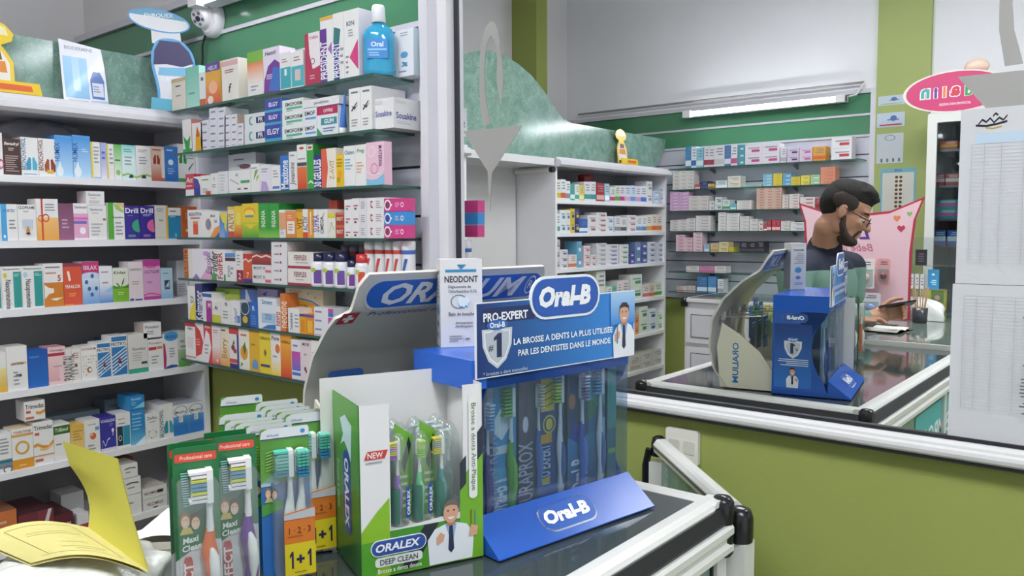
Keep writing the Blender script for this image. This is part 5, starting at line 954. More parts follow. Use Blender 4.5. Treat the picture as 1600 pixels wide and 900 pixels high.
def toothbrush(name, label, parent, o, L, cols, bris, side=0, w=1.0, cat='toothbrush', group=None, rz=0):
    """upright toothbrush, head on top. side=0 bristles face the viewer (-y), side=-1 bristles point left"""
    hc, gc, nc = cols
    t = parent if parent is not None else thing(name, label, cat, o, rz, group)
    ox, oy, oz = (0, 0, 0) if parent is None else o
    s = w
    zs = [0, .03, .1, .22, .34, .44, .52, .6]; rs = [.003, .0052, .0062, .0058, .0068, .0066, .0048, .0036]
    wob = [0, .0, .001, .002, .001, -.001, -.001, .0]
    MB().tube([(ox+wob[i]*s, oy, oz+z*L) for i, z in enumerate(zs)], [r*s for r in rs], hc, n=10, flat=.8).build('handle', PLASTIC, t)
    MB().tube([(ox+.002*s, oy-.0028*s, oz+.12*L), (ox+.003*s, oy-.0042*s, oz+.25*L), (ox+.002*s, oy-.0042*s, oz+.4*L), (ox, oy-.0028*s, oz+.47*L)], [.002*s, .0045*s, .0045*s, .002*s], gc, n=8).build('grip', MATTE, t)
    MB().tube([(ox, oy, oz+.58*L), (ox, oy, oz+.7*L), (ox, oy, oz+.8*L)], [.0036*s, .0026*s, .0032*s], nc, n=8).build('neck', PLASTIC, t)
    fw = .0062*s
    hm = MB()
    if side == 0: hm.prism(rrect(ox-fw, oz+.78*L, ox+fw, oz+L, fw*.9), Fr((0, oy-.002*s, 0), (1, 0, 0), (0, 0, 1)), .004*s, nc)
    else: hm.prism(rrect(oy-fw, oz+.78*L, oy+fw, oz+L, fw*.9), Fr((ox-.0018*s, 0, 0), (0, -1, 0), (0, 0, 1)), .004*s, nc) if False else hm.box(ox-.002*s, ox+.003*s, oy-fw, oy+fw, oz+.78*L, oz+L, nc)
    hm.build('head', PLASTIC, t)
    bm = MB(); nr = 8
    for i in range(nr):
        z = oz+L*(.795+.19*i/(nr-1)); c = bris[i*len(bris)//nr] if len(bris) < nr else bris[i]
        ln = .0105*s*(1.15 if i in (0, nr-1) else 1)
        for k in (-1, 0, 1):
            q = k*fw*.6
            if side == 0: bm.box(ox+q-.0017*s, ox+q+.0017*s, oy-.002*s-ln, oy-.002*s, z-.0012*s, z+.0012*s, c)
            else: bm.box(ox-.002*s-ln*1.15, ox-.002*s, oy+q-.0017*s, oy+q+.0017*s, z-.0012*s, z+.0012*s, c)
    bm.build('bristles', MATTE, t)
    return t

# ---- blue toothbrush dispenser
dth = R(80)
dO = Vector((-.690, -.706, CT))
dt = thing('display_stand', 'blue dispenser of toothbrushes with a white oval badge and clear front', 'display', dO, dth)
DW = .171; blu = '#1f57b4'
# sloped lip
mb = MB(); lipf = Fr((-DW, 0, .002), (1, 0, 0), (0, .06, .045), .342, .075)
mb.add([(-DW, 0, 0), (DW, 0, 0), (DW, .06, 0), (-DW, .06, 0), (-DW, 0, .002), (DW, 0, .002), (DW, .06, .047), (-DW, .06, .047)], [(0, 1, 5, 4), (4, 5, 6, 7), (1, 2, 6, 5), (3, 0, 4, 7), (2, 3, 7, 6), (0, 3, 2, 1)], blu)
lip = mb.build('front_lip', PLASTIC, dt)
mb = MB(); oval_logo(mb, lipf, .105, .012, .225, .062, .0002, 'Oral-B', '#2458b0')
mb.build('badge', CARTON, lip)['label'] = 'white outlined brand badge on the lip'
LX = -.143
MB().box(LX, DW, .06, .21, 0, .012, blu).build('base_board', PLASTIC, dt)
MB().box(LX, DW, .206, .21, .012, .236, blu).build('back_board', PLASTIC, dt)
MB().box(-DW, DW, .06, .21, .236, .28, '#1f5ec4').build('top_box', PLASTIC, dt)
for sx, nm in ((-1, 'l'), (1, 'r')):
    prof = [(.062, .012), (.206, .012), (.206, .236), (.062, .236), (.072, .215), (.088, .195), (.1, .17), (.105, .13), (.1, .095), (.088, .065), (.072, .04)]
    if sx > 0: fr = Fr((DW, 0, 0), (0, 1, 0), (0, 0, 1)); pl = prof
    else: fr = Fr((LX, .306, 0), (0, -1, 0), (0, 0, 1)); pl = [(.306-a, c) for a, c in prof][::-1]
    mb = MB().prism(pl, fr, .003, '#1d58b2')
    f2 = Fr(fr.p(.104 if sx > 0 else .102, .02), fr.ux, fr.uy, .1, .18)
    mb.deco(f2, [('g', 0, 0, 1, 1, '#2a74c8', '#183a7e'), *shield(.5, .62, .32, .55), ('l', .08, .34, .92, .46, 4, '#dfe8f4'), *doctor(.5, .16, .32, .55)])
    o = mb.build('side_panel', CARTON, dt); o['label'] = 'blue printed side with shield and portrait'
    f3 = Fr(fr.p(.11 if sx > 0 else .06, .205), fr.ux, fr.uy, .13, .03)
    mb2 = MB(); oval_logo(mb2, Fr(fr.p(.115 if sx > 0 else .12, .206), fr.ux, fr.uy), 0, 0, .07, .024, .0002, 'Oral-B'); mb2.build('badge', CARTON, o)
    MB().box(DW-.0012 if sx > 0 else LX, DW if sx > 0 else LX+.0012, .062, .135, .04, .235, '#fff').build('clear_side', TINTP, dt)
MB().box(LX, DW-.002, .060, .0615, .045, .252, '#fff').build('clear_front', TINTP, dt)
# header board
hb = MB(); HW0, HW1, HZ0, HZ1 = -.166, .182, .252, .364
frh = Fr((HW0, .056, HZ0), (1, 0, 0), (0, 0, 1), HW1-HW0, HZ1-HZ0)
hb.prism([(0, 0), (frh.w, 0), (frh.w, frh.h), (0, frh.h)], frh, .003, '#e3e7ee')
asp = frh.w/frh.h
def lerp(a, b, t): return tuple(x+(y-x)*t for x, y in zip(hexc(a), hexc(b)))
n = 12; cols = [lerp('#13306e', '#2f86d6', min(1, (i/n)*1.15)) for i in range(n+1)]
for i in range(n):
    u0, u1 = .006+.988*i/n, .006+.988*(i+1)/n
    hb.add([frh.p(u0*frh.w, .015*frh.h, .0002), frh.p(u1*frh.w, .015*frh.h, .0002), frh.p(u1*frh.w, .985*frh.h, .0002), frh.p(u0*frh.w, .985*frh.h, .0002)], [(0, 1, 2, 3)], [cols[i], cols[i+1], cols[i+1], cols[i]])
D = [('p', [(.03, .72), (.33, .72), (.33, .92), (.05, .92), (.03, .87)], '#15295a'), ('t', 'PRO-EXPERT', .165, .80, .115, '#f2f4f8', .25, 0, .03),
     *shield(.115, .42, .62, asp), ('t', 'LA BROSSE A DENTS LA PLUS UTILISEE', .52, .44, .088, '#eef3fa', .63, 0, .025), ('t', 'PAR LES DENTISTES DANS LE MONDE', .525, .28, .088, '#eef3fa', .59, 0, .025),
     ('t', '* brosses a dent manuelles', .16, .06, .05, '#c8d4ea', .25, 0, .0)]
D += [('g', .82, .5, .995, .985, '#2f86d6', '#a9cdf0')]+doctor(.915, .42, .84, asp)+[('r', .862, .22, .868, .52, '#5a6478')]
hb.deco(frh, D)
hdr = hb.build('header_board', CARTON, dt)
mb = MB(); oval_logo(mb, Fr((0, .0535, 0), (1, 0, 0), (0, 0, 1)), -.062, .330, .092, .397, .003, 'Oral-B', '#2458b0', bold=.055, tw=.74); mb.build('badge', CARTON, hdr)['label'] = 'white rimmed blue oval badge'

# ---- toothbrush packs inside the dispenser
def inpack(i, label, px, wpx, card, D, brush=None, zt=.232):
    x = (px-740)*.001365-.166; wd = wpx*.001365
    loc = dO+Matrix.Rotation(dth, 3, 'Z') @ Vector((x, .082+.004*(i % 2), .0135))
    t = thing('toothbrush_pack', label, 'toothbrush pack', loc, dth, 'toothbrush packs in the blue dispenser')
    hgt = zt-.0135
    mb = MB().box(-wd/2, wd/2, 0, .0012, 0, hgt, card); mb.deco(Fr((-wd/2, 0, 0), (1, 0, 0), (0, 0, 1), wd, hgt), D); mb.build('card', CARTON, t)
    for b in brush or []: toothbrush('', '', t, (b[0], -.006, .012+b[1]), b[2], b[3], b[4], b[5], b[6])
    MB().box(-wd/2+.002, wd/2-.002, -.019, -.0184, .004, hgt-.004, '#fff').build('blister', CLEARN, t)
inpack(0, 'grey pack with violet brush at the left end of the dispenser', 769, 18, '#8a8aa0', [('r', .55, 0, 1, .65, '#3a3568'), ('t', 'CURAPROX', .78, .4, .22, '#a9a4c8', .5, 90), ('g', 0, .6, 1, 1, '#77788c', '#a9aab4')], [(-.003, -.005, .19, ('#4a3f7c', '#5a4c92', '#c9c8d6'), ['#7fb0e0', '#cfe0f0'], 0, .95)])
inpack(1, 'cyan pack with bright green brush in the dispenser', 797, 36, '#3f9ad0', [('g', 0, 0, 1, .4, '#2a78b8', '#5ab0dc'), ('r', 0, .5, .7, .56, '#d8e4ea'), ('p', [(.1, .65), (.4, .6), (.7, .68), (.7, .78), (.4, .84), (.1, .76)], '#dfe9f0'), ('t', 'Oral-B', .22, .16, .3, '#e8eef6', .22, 90, .03), ('r', 0, .3, .6, .32, '#d8e4ea')], [(.009, -.004, .205, ('#5fae3c', '#78c24a', '#e2e8e4'), ['#7cc86a', '#4fa852'], -1, 1.15)])
inpack(2, 'charcoal pack with slim white brush in the dispenser', 833, 32, '#56566a', [('g', 0, 0, .5, 1, '#3c3c4e', '#6a5a70'), ('t', 'CURAPROX', .3, .3, .24, '#b5b3c4', .5, 90), ('e', .3, .68, .14, .06, '#d0d0da')], [(.014, .02, .18, ('#4a66b4', '#5a78c4', '#d8d8da'), ['#d9d6cc', '#c9c6bc'], 0, .85)])
inpack(3, 'navy and yellow pack with white brush in the dispenser', 871, 40, '#2c4a8c', [('r', .06, .74, .62, 1, '#d8b83a'), ('o', .4, .64, .26, .07, .2, '#d8c84a'), ('e', .4, .64, .14, .045, '#d8c84a'), ('r', .05, .5, .5, .57, '#d8a23a'), ('r', 0, 0, 1, .18, '#2f68b0'), ('t', 'PRO EXPERT', .2, .34, .2, '#c8d4ea', .3, 90), ('r', .05, .2, .4, .24, '#d8b83a')]+[('p', [(.06, .76+.05*i), (.62, .8+.05*i), (.62, .808+.05*i), (.06, .768+.05*i)], '#6a5a20') for i in range(4)], [(.014, .0, .208, ('#dfe2e6', '#3a5aa8', '#dfe2e6'), ['#a9d84a', '#cfe86a', '#8cb8e0'], -1, 1.05)])
inpack(4, 'dark blue pack with blue and white forked brush in the dispenser', 913, 36, '#32466e', [('g', 0, 0, 1, .5, '#26407c', '#3f86b8'), ('t', 'Oral-B', .55, .2, .3, '#dfe6f2', .26, 90, .03), ('p', [(.1, .5), (.8, .4), (.9, .52), (.3, .62)], '#3a3f9c'), ('e', .2, .78, .16, .06, '#a9765a')], [(.004, .004, .2, ('#3c5ec0', '#5a7ad4', '#dce0ea'), ['#8c86b4', '#c9c4dc'], 0, 1.05)])
inpack(5, 'teal blue pack with white handled brush in the dispenser', 948, 32, '#2f6a9c', [('g', 0, 0, 1, .5, '#26467c', '#3a7aa8'), ('g', 0, .7, 1, 1, '#3a9aa0', '#5ab4ae'), ('e', .2, .68, .3, .08, '#3f7a5a'), ('r', .8, .4, 1, .6, '#7ab0d4')], [(.004, -.002, .212, ('#e2e4e8', '#4a6ab4', '#e2e6ea'), ['#6ab0d8', '#4a90c8'], -1, 1.1)])
inpack(6, 'slim dark teal pack at the right end of the dispenser', 974, 16, '#3a6a80', [('g', 0, .5, 1, 1, '#3f8a8c', '#4a9a94'), ('r', .1, .3, .9, .34, '#7ab060')])

# ---- white mouthwash carton standing on the dispenser
nz = CT+.28
p0, p1 = atZ(689, 538, nz+.006), atZ(754, 535.5, nz+.006)
nd = (p1-p0); nw = nd.length; ang = math.atan2(nd.y, nd.x)
nc_ = (p0+p1)/2; tdep = (nc_-CAM).dot(FWD); nh = 137*tdep/FPX
teal = '#2f86b4'
ND = [('r', .12, .855, .86, .885, teal), ('p', [(.4, .94), (.62, .94), (.54, .9), (.5, .885), (.46, .9)], '#3a7aa4'), ('t', 'NEODONT', .5, .775, .075, '#2e2e36', .8, 0, .02), ('t', 'Digluconate de', .46, .685, .04, '#55565e', .54), ('t', 'Chlorhexidine 0,2%', .53, .635, .04, '#55768c', .68),
      ('o', .44, .52, .2, .08, .12, '#6a7a86'), ('p', [(.42, .56), (.48, .575), (.56, .565), (.64, .575), (.7, .55), (.68, .5), (.64, .45), (.6, .47), (.56, .44), (.5, .46), (.46, .45), (.42, .5)], '#dfe9ee'), ('w', [(.42, .5), (.46, .45), (.5, .46), (.56, .44), (.6, .47), (.64, .45), (.68, .5)], .012, '#3a96bc'), ('t', 'Bain de bouche', .5, .38, .042, '#55565e', .62), ('t', 'Antiseptique', .55, .275, .034, '#3a3a42', .42, 0, .01, .3), ('t', 'Antifongique', .55, .235, .034, '#3a3a42', .42, 0, .01, .3), ('l', .2, .06, .52, .14, 3, '#8a8a92'), ('r', .54, .05, .545, .15, '#8a8a92'), ('l', .58, .07, .75, .12, 1, '#8a8a92')]
mb = MB()
carton('mouthwash_carton', 'white mouthwash carton with tooth drawing standing on the blue dispenser', 'box', nw, nh, .046, '#dedcdb', ND, (nc_.x, nc_.y, nz+.0005), ang, None, None, None, [('t', 'NEODONT', .5, .85, .05, '#3a3a42', .7), ('e', .5, .42, .22, .06, '#4a9ac6'), ('p', [(.3, .26), (.5, .3), (.7, .26), (.5, .22)], '#3f7fb0'), ('l', .15, .55, .85, .8, 6, '#9a9aa2'), ('l', .2, .1, .8, .16, 2, '#6a9ab8')])

# ---- white and green box of toothbrush tubes
xth = R(67)
xO = Vector((-.823, -1.037, CT)); xr = Matrix.Rotation(xth, 3, 'Z')
xt = thing('display_box', 'open white and green cardboard display box of toothbrushes in clear tubes', 'display', xO, xth)
XW_, XH, XD = .180, .252, .125
G1, G2 = '#6aa41c', '#3f8f24'
frx = Fr((0, 0, 0), (1, 0, 0), (0, 0, 1), XW_, XH)
U0, U1, V0 = .0415, .1495, .062
mb = MB()
front = [(0, 0), (XW_, 0), (XW_, XH), (U1, XH), (U1, V0+.009), (U0, V0), (U0, XH-.014), (0, XH-.014)]
mb.add([frx.p(*q) for q in front], [(0, 1, 4, 5), (0, 5, 6, 7), (1, 2, 3, 4)], '#e6e5e6')
mb.add([frx.p(q[0], q[1], -.0012) for q in front], [(5, 4, 1, 0), (7, 6, 5, 0), (4, 3, 2, 1)], '#dcdad8')
D = [('g', 0, 0, 1, .245, '#4f9a22', '#3f8f24'), ('p', [(0, 0), (.222, 0), (.222, .43), (.12, .36), (0, .26)], '#86b81e'), ('p', [(0, 0), (.1, 0), (.2, .2), (.0, .2)], '#4f9a24'),
     ('p', [(.8, 0), (1, 0), (1, .62), (.93, .56), (.8, .46)], '#6fae20'), ('p', [(.9, .68), (1, .76), (1, .6), (.9, .52)], '#22283a'), ('p', [(.8, .56), (.855, .6), (.855, .44), (.8, .4)], '#22283a'),
     ('p', [(.3, .02), (.42, .02), (.62, .245), (.5, .245)], '#1c2430'),
     ('t', 'NEW', .115, .672, .032, '#f2e6e6', .12, 0, .02)]
D.insert(-1, ('p', [(.03, .65), (.19, .65), (.215, .695), (.055, .695)], '#c4302c')); D.append(('l', .04, .625, .19, .64, 1, '#8a8a94'))
mb.deco(frx, D)
frt = Fr((.1585, .055, 0), (1, 0, 0), (0, 0, 1))
frv = Fr((.158, -.0012, .075), (1, 0, 0), (0, 0, 1), .02, .16)
mb.prism(rrect(.1575, .088, .1705, .235, .006), Fr((0, -.0026, 0), (1, 0, 0), (0, 0, 1)), .0002, '#e9e9e6')
mb.text(Fr((.157, -.0027, .085), (1, 0, 0), (0, 0, 1), .0145, .155), 'Brosse a dents Anti-Plaque', .5, .5, .06, '#4a6a4a', w=.9, rot=-90, bold=0, off=.0004)
# doctor portrait and lettering
frd = Fr((.1, .0, 0), (1, 0, 0), (0, 0, 1), .087, .072)
mb.deco(Fr((.088, -.001, .001), (1, 0, 0), (0, 0, 1), .09, .092), doctor(.46, .5, .98, .98, '#6a625c', 1, 1.35)+[('r', .8, .5, .815, .78, '#a8342c'), ('r', .87, .5, .885, .76, '#4a86b0'), ('p', [(.76, .36), (.9, .36), (.92, .5), (.8, .54)], SK)])
fpn = mb.build('front_panel', CARTON, xt)
mb = MB(); oval_logo(mb, Fr((0, -.0018, 0), (.985, 0, .0), (0, 0, 1)), .012, .029, .092, .052, .0004, 'ORALEX', '#2b4f9c', tw=.8, bold=.03); mb.build('badge', CARTON, fpn)
mb = MB().prism(rrect(.018, .014, .086, .027, .005), Fr((0, -.0016, 0), (1, 0, 0), (0, 0, 1)), .0004, '#dfe4e0'); mb.text(Fr((.018, -.0016, .014), (1, 0, 0), (0, 0, 1), .068, .013), 'DEEP CLEAN', .5, .5, .62, '#3a3f4c', w=.8, off=.0004)
mb.text(Fr((.02, -.0016, .004), (1, 0, 0), (0, 0, 1), .066, .009), 'Brosse a dents douce', .5, .5, .7, '#eef2e6', w=.95, bold=.01, off=.0004); mb.build('lettering', CARTON, fpn)
# left side (green), back and right side (white inside), tray
mb = MB().box(-.0012, 0, 0, XD, 0, XH-.014, '#2f7a2a')
fl = Fr((-.0012, XD, 0), (0, -1, 0), (0, 0, 1), XD, XH-.014)
mb.deco(fl, [('g', 0, 0, 1, 1, '#1f5a2c', '#5aa432'), ('p', [(.3, .86), (.5, .9), (.75, .86), (.72, .74), (.7, .64), (.6, .7), (.45, .74), (.3, .7), (.42, .78)], '#cfe3ea'), ('t', 'Brosse a dents', .2, .45, .1, '#8cc48a', .3, -90)])
mb.prism(rrect(.05, .045, .085, .165, .016), Fr(fl.p(0, 0, .0008), fl.ux, fl.uy), .0002, '#23489a')
mb.text(Fr(fl.p(.05, .045), fl.ux, fl.uy, .035, .12), 'ORALEX', .5, .5, .17, '#eef2f6', w=.82, rot=-90, bold=.03, off=.0012)
mb.build('side_panel', CARTON, xt)['label'] = 'green printed side with blue badge'
MB().box(-.02, XW_, XD, XD+.0012, 0, XH+.004, '#e4e2e1').build('back_panel', CARTON, xt)
MB().box(XW_-.0012, XW_, .0, XD, 0, XH, '#e4e2e1').build('side_panel', CARTON, xt)
MB().box(.001, XW_-.0015, .0012, XD-.001, V0-.002, V0, '#e2e0df').build('tray', CARTON, xt)
# toothbrush tubes
def capsule(x, y, label, cols, bris, lab=True):
    loc = xO+xr @ Vector((x, y, V0+.0005))
    t = thing('toothbrush_tube', label, 'toothbrush', loc, xth, 'toothbrushes in clear tubes')
    r, h = .0148, .128
    pr = [(r*.9, 0), (r, .002), (r, h*.72)]+[(r*math.cos(a), h*.72+h*.28*math.sin(a)) for a in (R(20), R(40), R(60), R(78), R(88))]
    MB().lathe(pr, '#fff', n=18, cap=True).build('clear_tube', BLISTER, t)
    toothbrush('', '', t, (-.001, .001, .004), .112, cols, bris, -1 if x < .07 or x > .12 else 0, .85)
    mb = MB(); mb.grid(lambda u, v: (r*.96*math.sin(-1.4+1.2*u), -r*.96*math.cos(-1.4+1.2*u), .004+.05*v), 6, 1, '#1f7a66'); mb.build('leaflet', CARTON, t)
    if lab:
        mb = MB().prism(rrect(-.0045, .012, .0045, .056, .004), Fr((.0085, -.0148, 0), (.82, .5, 0), (0, 0, 1)), .0006, '#2450a4')
        f = Fr((.0085, -.0148, 0), (.82, .5, 0), (0, 0, 1)); mb.text(Fr(f.p(-.0045, .012), f.ux, f.uy, .009, .044), 'ORALEX', .5, .5, .16, '#f0f3f6', w=.8, rot=90, bold=.03, off=.0008)
        mb.build('sticker', CARTON, t)
capsule(.0595, .0175, 'clear tube with purple and yellow toothbrush in front of the white box', ('#8a6ab8', '#a98ad0', '#e2dce4'), ['#9a5ab8', '#e0cc3c', '#c9a0d0', '#e0cc3c'])
capsule(.0925, .018, 'clear tube with light green toothbrush in the middle of the white box', ('#6ac88a', '#8ad8a0', '#dfe8e0'), ['#8cc84a', '#b9d86a'])
capsule(.1255, .0175, 'clear tube with yellow bristled toothbrush at right of the white box', ('#2f8a8c', '#4a9aa0', '#dfe6e4'), ['#d8c83c', '#9aa8a4', '#d8c83c'], False)
k = 0
for yy in (.05, .078, .106):
    for xx in (.05, .083, .116, .15):
        k += 1
        capsule(xx, yy, 'clear toothbrush tube in white box, %s row, %s from left' % ({.05: 'second', .078: 'third', .106: 'back'}[yy], {.05: 'first', .083: 'second', .116: 'third', .15: 'fourth'}[xx]), ('#5a8a9c', '#7aa0ac', '#dfe4e4'), ['#9ab8b4', '#c8d4d0'], False)
# loose green leaflets tucked among the tubes
for (x, y, z, lab) in ((.074, .034, V0+.125, 'left'), (.112, .036, V0+.13, 'right')):
    t = thing('leaflet', 'green and black folded leaflet tucked between clear tubes, %s one' % lab, 'leaflet', xO+xr @ Vector((x, y, V0+.001)), xth)
    mb = MB().prism([(-.01, 0), (.012, 0), (.013, .118), (-.014, .138)], Fr((0, 0, 0), (1, 0, 0), (0, 0, 1)), .0006, '#6aa82c'); mb.deco(Fr((-.012, 0, 0), (1, 0, 0), (0, 0, 1), .024, .13), [('p', [(.3, .6), (.8, .9), (.95, .8), (.5, .5)], '#1c2430'), ('l', .2, .1, .8, .5, 5, '#d8e8b8')]); mb.build('sheet', CARTON, t)

# ---- grey display with curved back and blue header
gth = R(80)
gR = Vector((-.852, -.536, CT)); ge = Vector((math.cos(gth), math.sin(gth), 0)); gn_ = Vector((math.sin(gth), -math.cos(gth), 0))
gW = .400
gO = gR - ge*gW/2
gt2 = thing('display_stand', 'grey curved display with blue header holding dental packs behind the dispenser', 'display', gO, gth)
# back profile: y (backwards) against z
prof = [(.15, 0), (.19, .05), (.205, .12), (.197, .2), (.165, .26), (.115, .31), (.065, .345), (.03, .402)]
def gpt(u, v):
    """u across, v along the profile 0..1"""
    f = v*(len(prof)-1); i = min(int(f), len(prof)-2); k = f-i
    y = prof[i][0]*(1-k)+prof[i+1][0]*k; z = prof[i][1]*(1-k)+prof[i+1][1]*k
    return y, z
mb = MB()
def half(v):
    # half width along the height: shoulders narrow to the header
    if v < .80: return gW/2+.012
    if v < .84: return gW/2+.012-(v-.80)/.04*.018
    return gW/2-.006-max(0, v-.955)/.045*.012
mb.grid(lambda u, v: ((u-.5)*2*half(v), gpt(u, v)[0], gpt(u, v)[1]), 8, 40, '#bdbcb6')
mb.grid(lambda u, v: ((.5-u)*2*half(v), gpt(u, v)[0]+.006, gpt(u, v)[1]+.003), 8, 40, '#d6d3cc')
for sx in (-1, 1): mb.grid(lambda u, v: (sx*half(v), gpt(0, v)[0]+.006*u, gpt(0, v)[1]+.003*u), 1, 40, '#d0cdc6')
mb.grid(lambda u, v: ((u-.5)*2*half(1), gpt(0, 1)[0]+.006*v, gpt(0, 1)[1]+.003*v), 8, 1, '#d0cdc6')
bp = mb.build('back_panel', pmat('grey_plastic', .32, spec=.5), gt2)
# blue header oval laid on the panel
mb = MB()
def hdrf(u, v, off=.0015):
    vv = .855+.125*v; y, z = gpt(0, vv); a = math.atan2(prof[-1][1]-prof[-2][1], -(prof[-1][0]-prof[-2][0])); nrm = Vector((0, -math.sin(a), -math.cos(a)))
    return Vector((u, y, z))+nrm*off
for k2, (ins, col, of) in enumerate(((0, '#c3c6cc', .001), (.0035, '#2a5cb0', .0016))):
    pts = []
    for (a, c) in rrect(-.163+ins, 0+ins/.06, .176-ins, 1-ins/.06, .45, 6): pass
    hw = .186-ins; hh = .5-ins/.06
    ring = [(hw*.86*sx+(hw*.14)*math.cos(t_), .5+hh*math.sin(t_)) for sx, rg in ((1, range(-90, 91, 15)), (-1, range(90, 271, 15))) for t_ in [R(q) for q in rg]]
    mb.add([hdrf(a+.006, c, of) for a, c in ring], [tuple(range(len(ring)))], col)
o = mb.build('header_oval', PLASTIC, gt2)
def curvetext(s, u0, u1, v0, v1, col, bold, shear, parent, nm):
    vs, fs, (x0, x1, y0, y1) = text_geo(s, bold, shear)
    m2 = MB(); m2.add([hdrf(u0+(u1-u0)*(x-x0)/(x1-x0), v0+(v1-v0)*(y-y0)/(y1-y0), .0022) for x, y in vs], fs, col); return m2.build(nm, PLASTIC, parent)
curvetext('ORALIUM', -.148, .146, .14, .86, '#c9ccd0', .03, .35, o, 'lettering')
curvetext('R', .1585, .1685, .38, .68, '#c9ccd0', .0, 0, o, 'lettering')
m2 = MB(); m2.add([hdrf(.1635+.011*q*math.cos(6.2832*i/20), .52+.34*q*math.sin(6.2832*i/20), .0022) for q in (1, .86) for i in range(20)], [(i, (i+1) % 20, 20+(i+1) % 20, 20+i) for i in range(20)], '#c9ccd0'); m2.build('ring_mark', PLASTIC, o)
curvetext('Professionnel de l\'hygiene dentaire', -.16, .14, -.42, -.12, '#34448a', .0, .25, o, 'lettering')
# Swiss cross square
m2 = MB(); sq = lambda u0, v0, u1, v1, of, c: m2.add([hdrf(u0, v0, of), hdrf(u1, v0, of), hdrf(u1, v1, of), hdrf(u0, v1, of)], [(0, 1, 2, 3)], c)
sq(-.206, -.75, -.176, -.12, .0012, '#b82f38'); sq(-.2005, -.51, -.1815, -.37, .0018, '#eeeeee'); sq(-.1945, -.66, -.1875, -.22, .0018, '#eeeeee'); m2.build('cross_emblem', PLASTIC, gt2)
# cream cheeks and tray
for sx in (-1, 1):
    pl = [(.026, 0), (.175, 0), (.185, .12), (.17, .19), (.12, .16), (.06, .11), (.026, .06)]
    fr = Fr((sx*(gW/2+.008), 0, 0), (0, 1, 0), (0, 0, 1)) if sx > 0 else Fr((-gW/2-.008, .2, 0), (0, -1, 0), (0, 0, 1))
    if sx < 0: pl = [(.2-a, c) for a, c in pl][::-1]
    mb = MB().prism(pl, fr, .004, '#dcd8c4'); mb.text(Fr(fr.p(.1 if sx > 0 else .02, 0), fr.ux, fr.uy, .05, .15), 'ORALIUM', .6, .5, .12, '#3a78b8', w=.8, rot=-90, bold=.02, off=.0006)
    mb.build('cheek', PLASTIC, gt2)
MB().box(-gW/2, gW/2, .034, .17, 0, .03, '#d6d2c0').build('tray', PLASTIC, gt2)
for x in (-.155, -.062, .04, .12):
    MB().tube([(x, .192, .2), (x, .15, .2), (x, .075, .206)], .0025, '#d8d6d0').build('hook', METAL, gt2)
    MB().box(x-.012, x+.012, .185, .195, .19, .215, '#c9c7c0').build('hook_plate', PLASTIC, gt2)
# packs hanging on the hooks
def hangpack(x, y, w_, h_, card, D, label, z1=.215):
    loc = gO+Matrix.Rotation(gth, 3, 'Z') @ Vector((x, y, z1-h_))
    t = thing('dental_pack', label, 'pack', loc, gth, 'dental packs hanging on the grey display')
    mb = MB().prism(rrect(-w_/2, 0, w_/2, h_, .008), Fr((0, 0, 0), (1, 0, 0), (0, 0, 1)), .001, card); mb.deco(Fr((-w_/2, 0, 0), (1, 0, 0), (0, 0, 1), w_, h_), D); mb.build('card', CARTON, t)
    MB().prism(rrect(-w_/2+.004, .005, w_/2-.004, h_*.78, .006), Fr((0, -.010, 0), (1, 0, 0), (0, 0, 1)), .009, '#fff').build('blister', CLEARP, t)
floss = [('p', [(.35, 1), (1, 1), (1, .7), (.6, .72)], '#d9cc2e'), ('e', .8, .82, .08, .06, '#b83a3a'), ('e', .42, .58, .3, .1, '#e9edf0'), ('t', 'ORALIUM', .42, .58, .1, '#2f5aa8', .5, 0, .02), ('e', .85, .2, .1, .08, '#d8b02c'), ('w', [(.3, .05), (.4, .25), (.5, .4), (.6, .45)], .06, '#5aa83c')]
hangpack(-.155, .085, .068, .098, '#a9cfae', floss, 'mint green and yellow dental pack hanging in front on the grey display', .195)
hangpack(-.157, .112, .068, .1, '#b9d4b4', floss, 'second mint green dental pack hanging behind the first', .205)
hangpack(-.152, .137, .06, .11, '#2f4f80', [('l', .1, .7, .9, .9, 2, '#a9b8d4')], 'dark blue dental pack at the back of the left hook', .226)
hangpack(-.157, .155, .066, .11, '#345a98', [('l', .1, .7, .9, .9, 2, '#a9b8d4')], 'blue dental pack furthest back on the left hook', .236)
hangpack(-.055, .1, .06, .1, '#1f4f90', [('r', 0, 0, 1, .3, '#2f86c4'), ('l', .1, .7, .9, .9, 2, '#c9d8ea'), ('e', .5, .5, .36, .14, '#c9cfd8')], 'navy dental pack in front on the second hook', .19)
hangpack(-.062, .124, .07, .1, '#4f9a3c', [('p', [(.1, .8), (.3, .95), (.35, .9), (.15, .75)], '#2f6a24'), ('p', [(.3, .8), (.5, .95), (.55, .9), (.35, .75)], '#2f6a24'), ('r', 0, 0, .2, .6, '#d8dc3c')], 'green dental pack on the second hook', .205)
hangpack(-.058, .145, .07, .1, '#2f78b8', [('r', 0, .8, .4, 1, '#5aa83c')], 'blue and green dental pack at the back of the second hook', .218)
hangpack(.04, .1, .06, .1, '#2f4a7c', [('l', .1, .7, .9, .9, 2, '#c9d8ea')], 'slate blue dental pack on the third hook', .2)
hangpack(.12, .1, .06, .1, '#39597a', [('l', .1, .7, .9, .9, 2, '#c9d8ea')], 'steel blue dental pack on the fourth hook', .2)

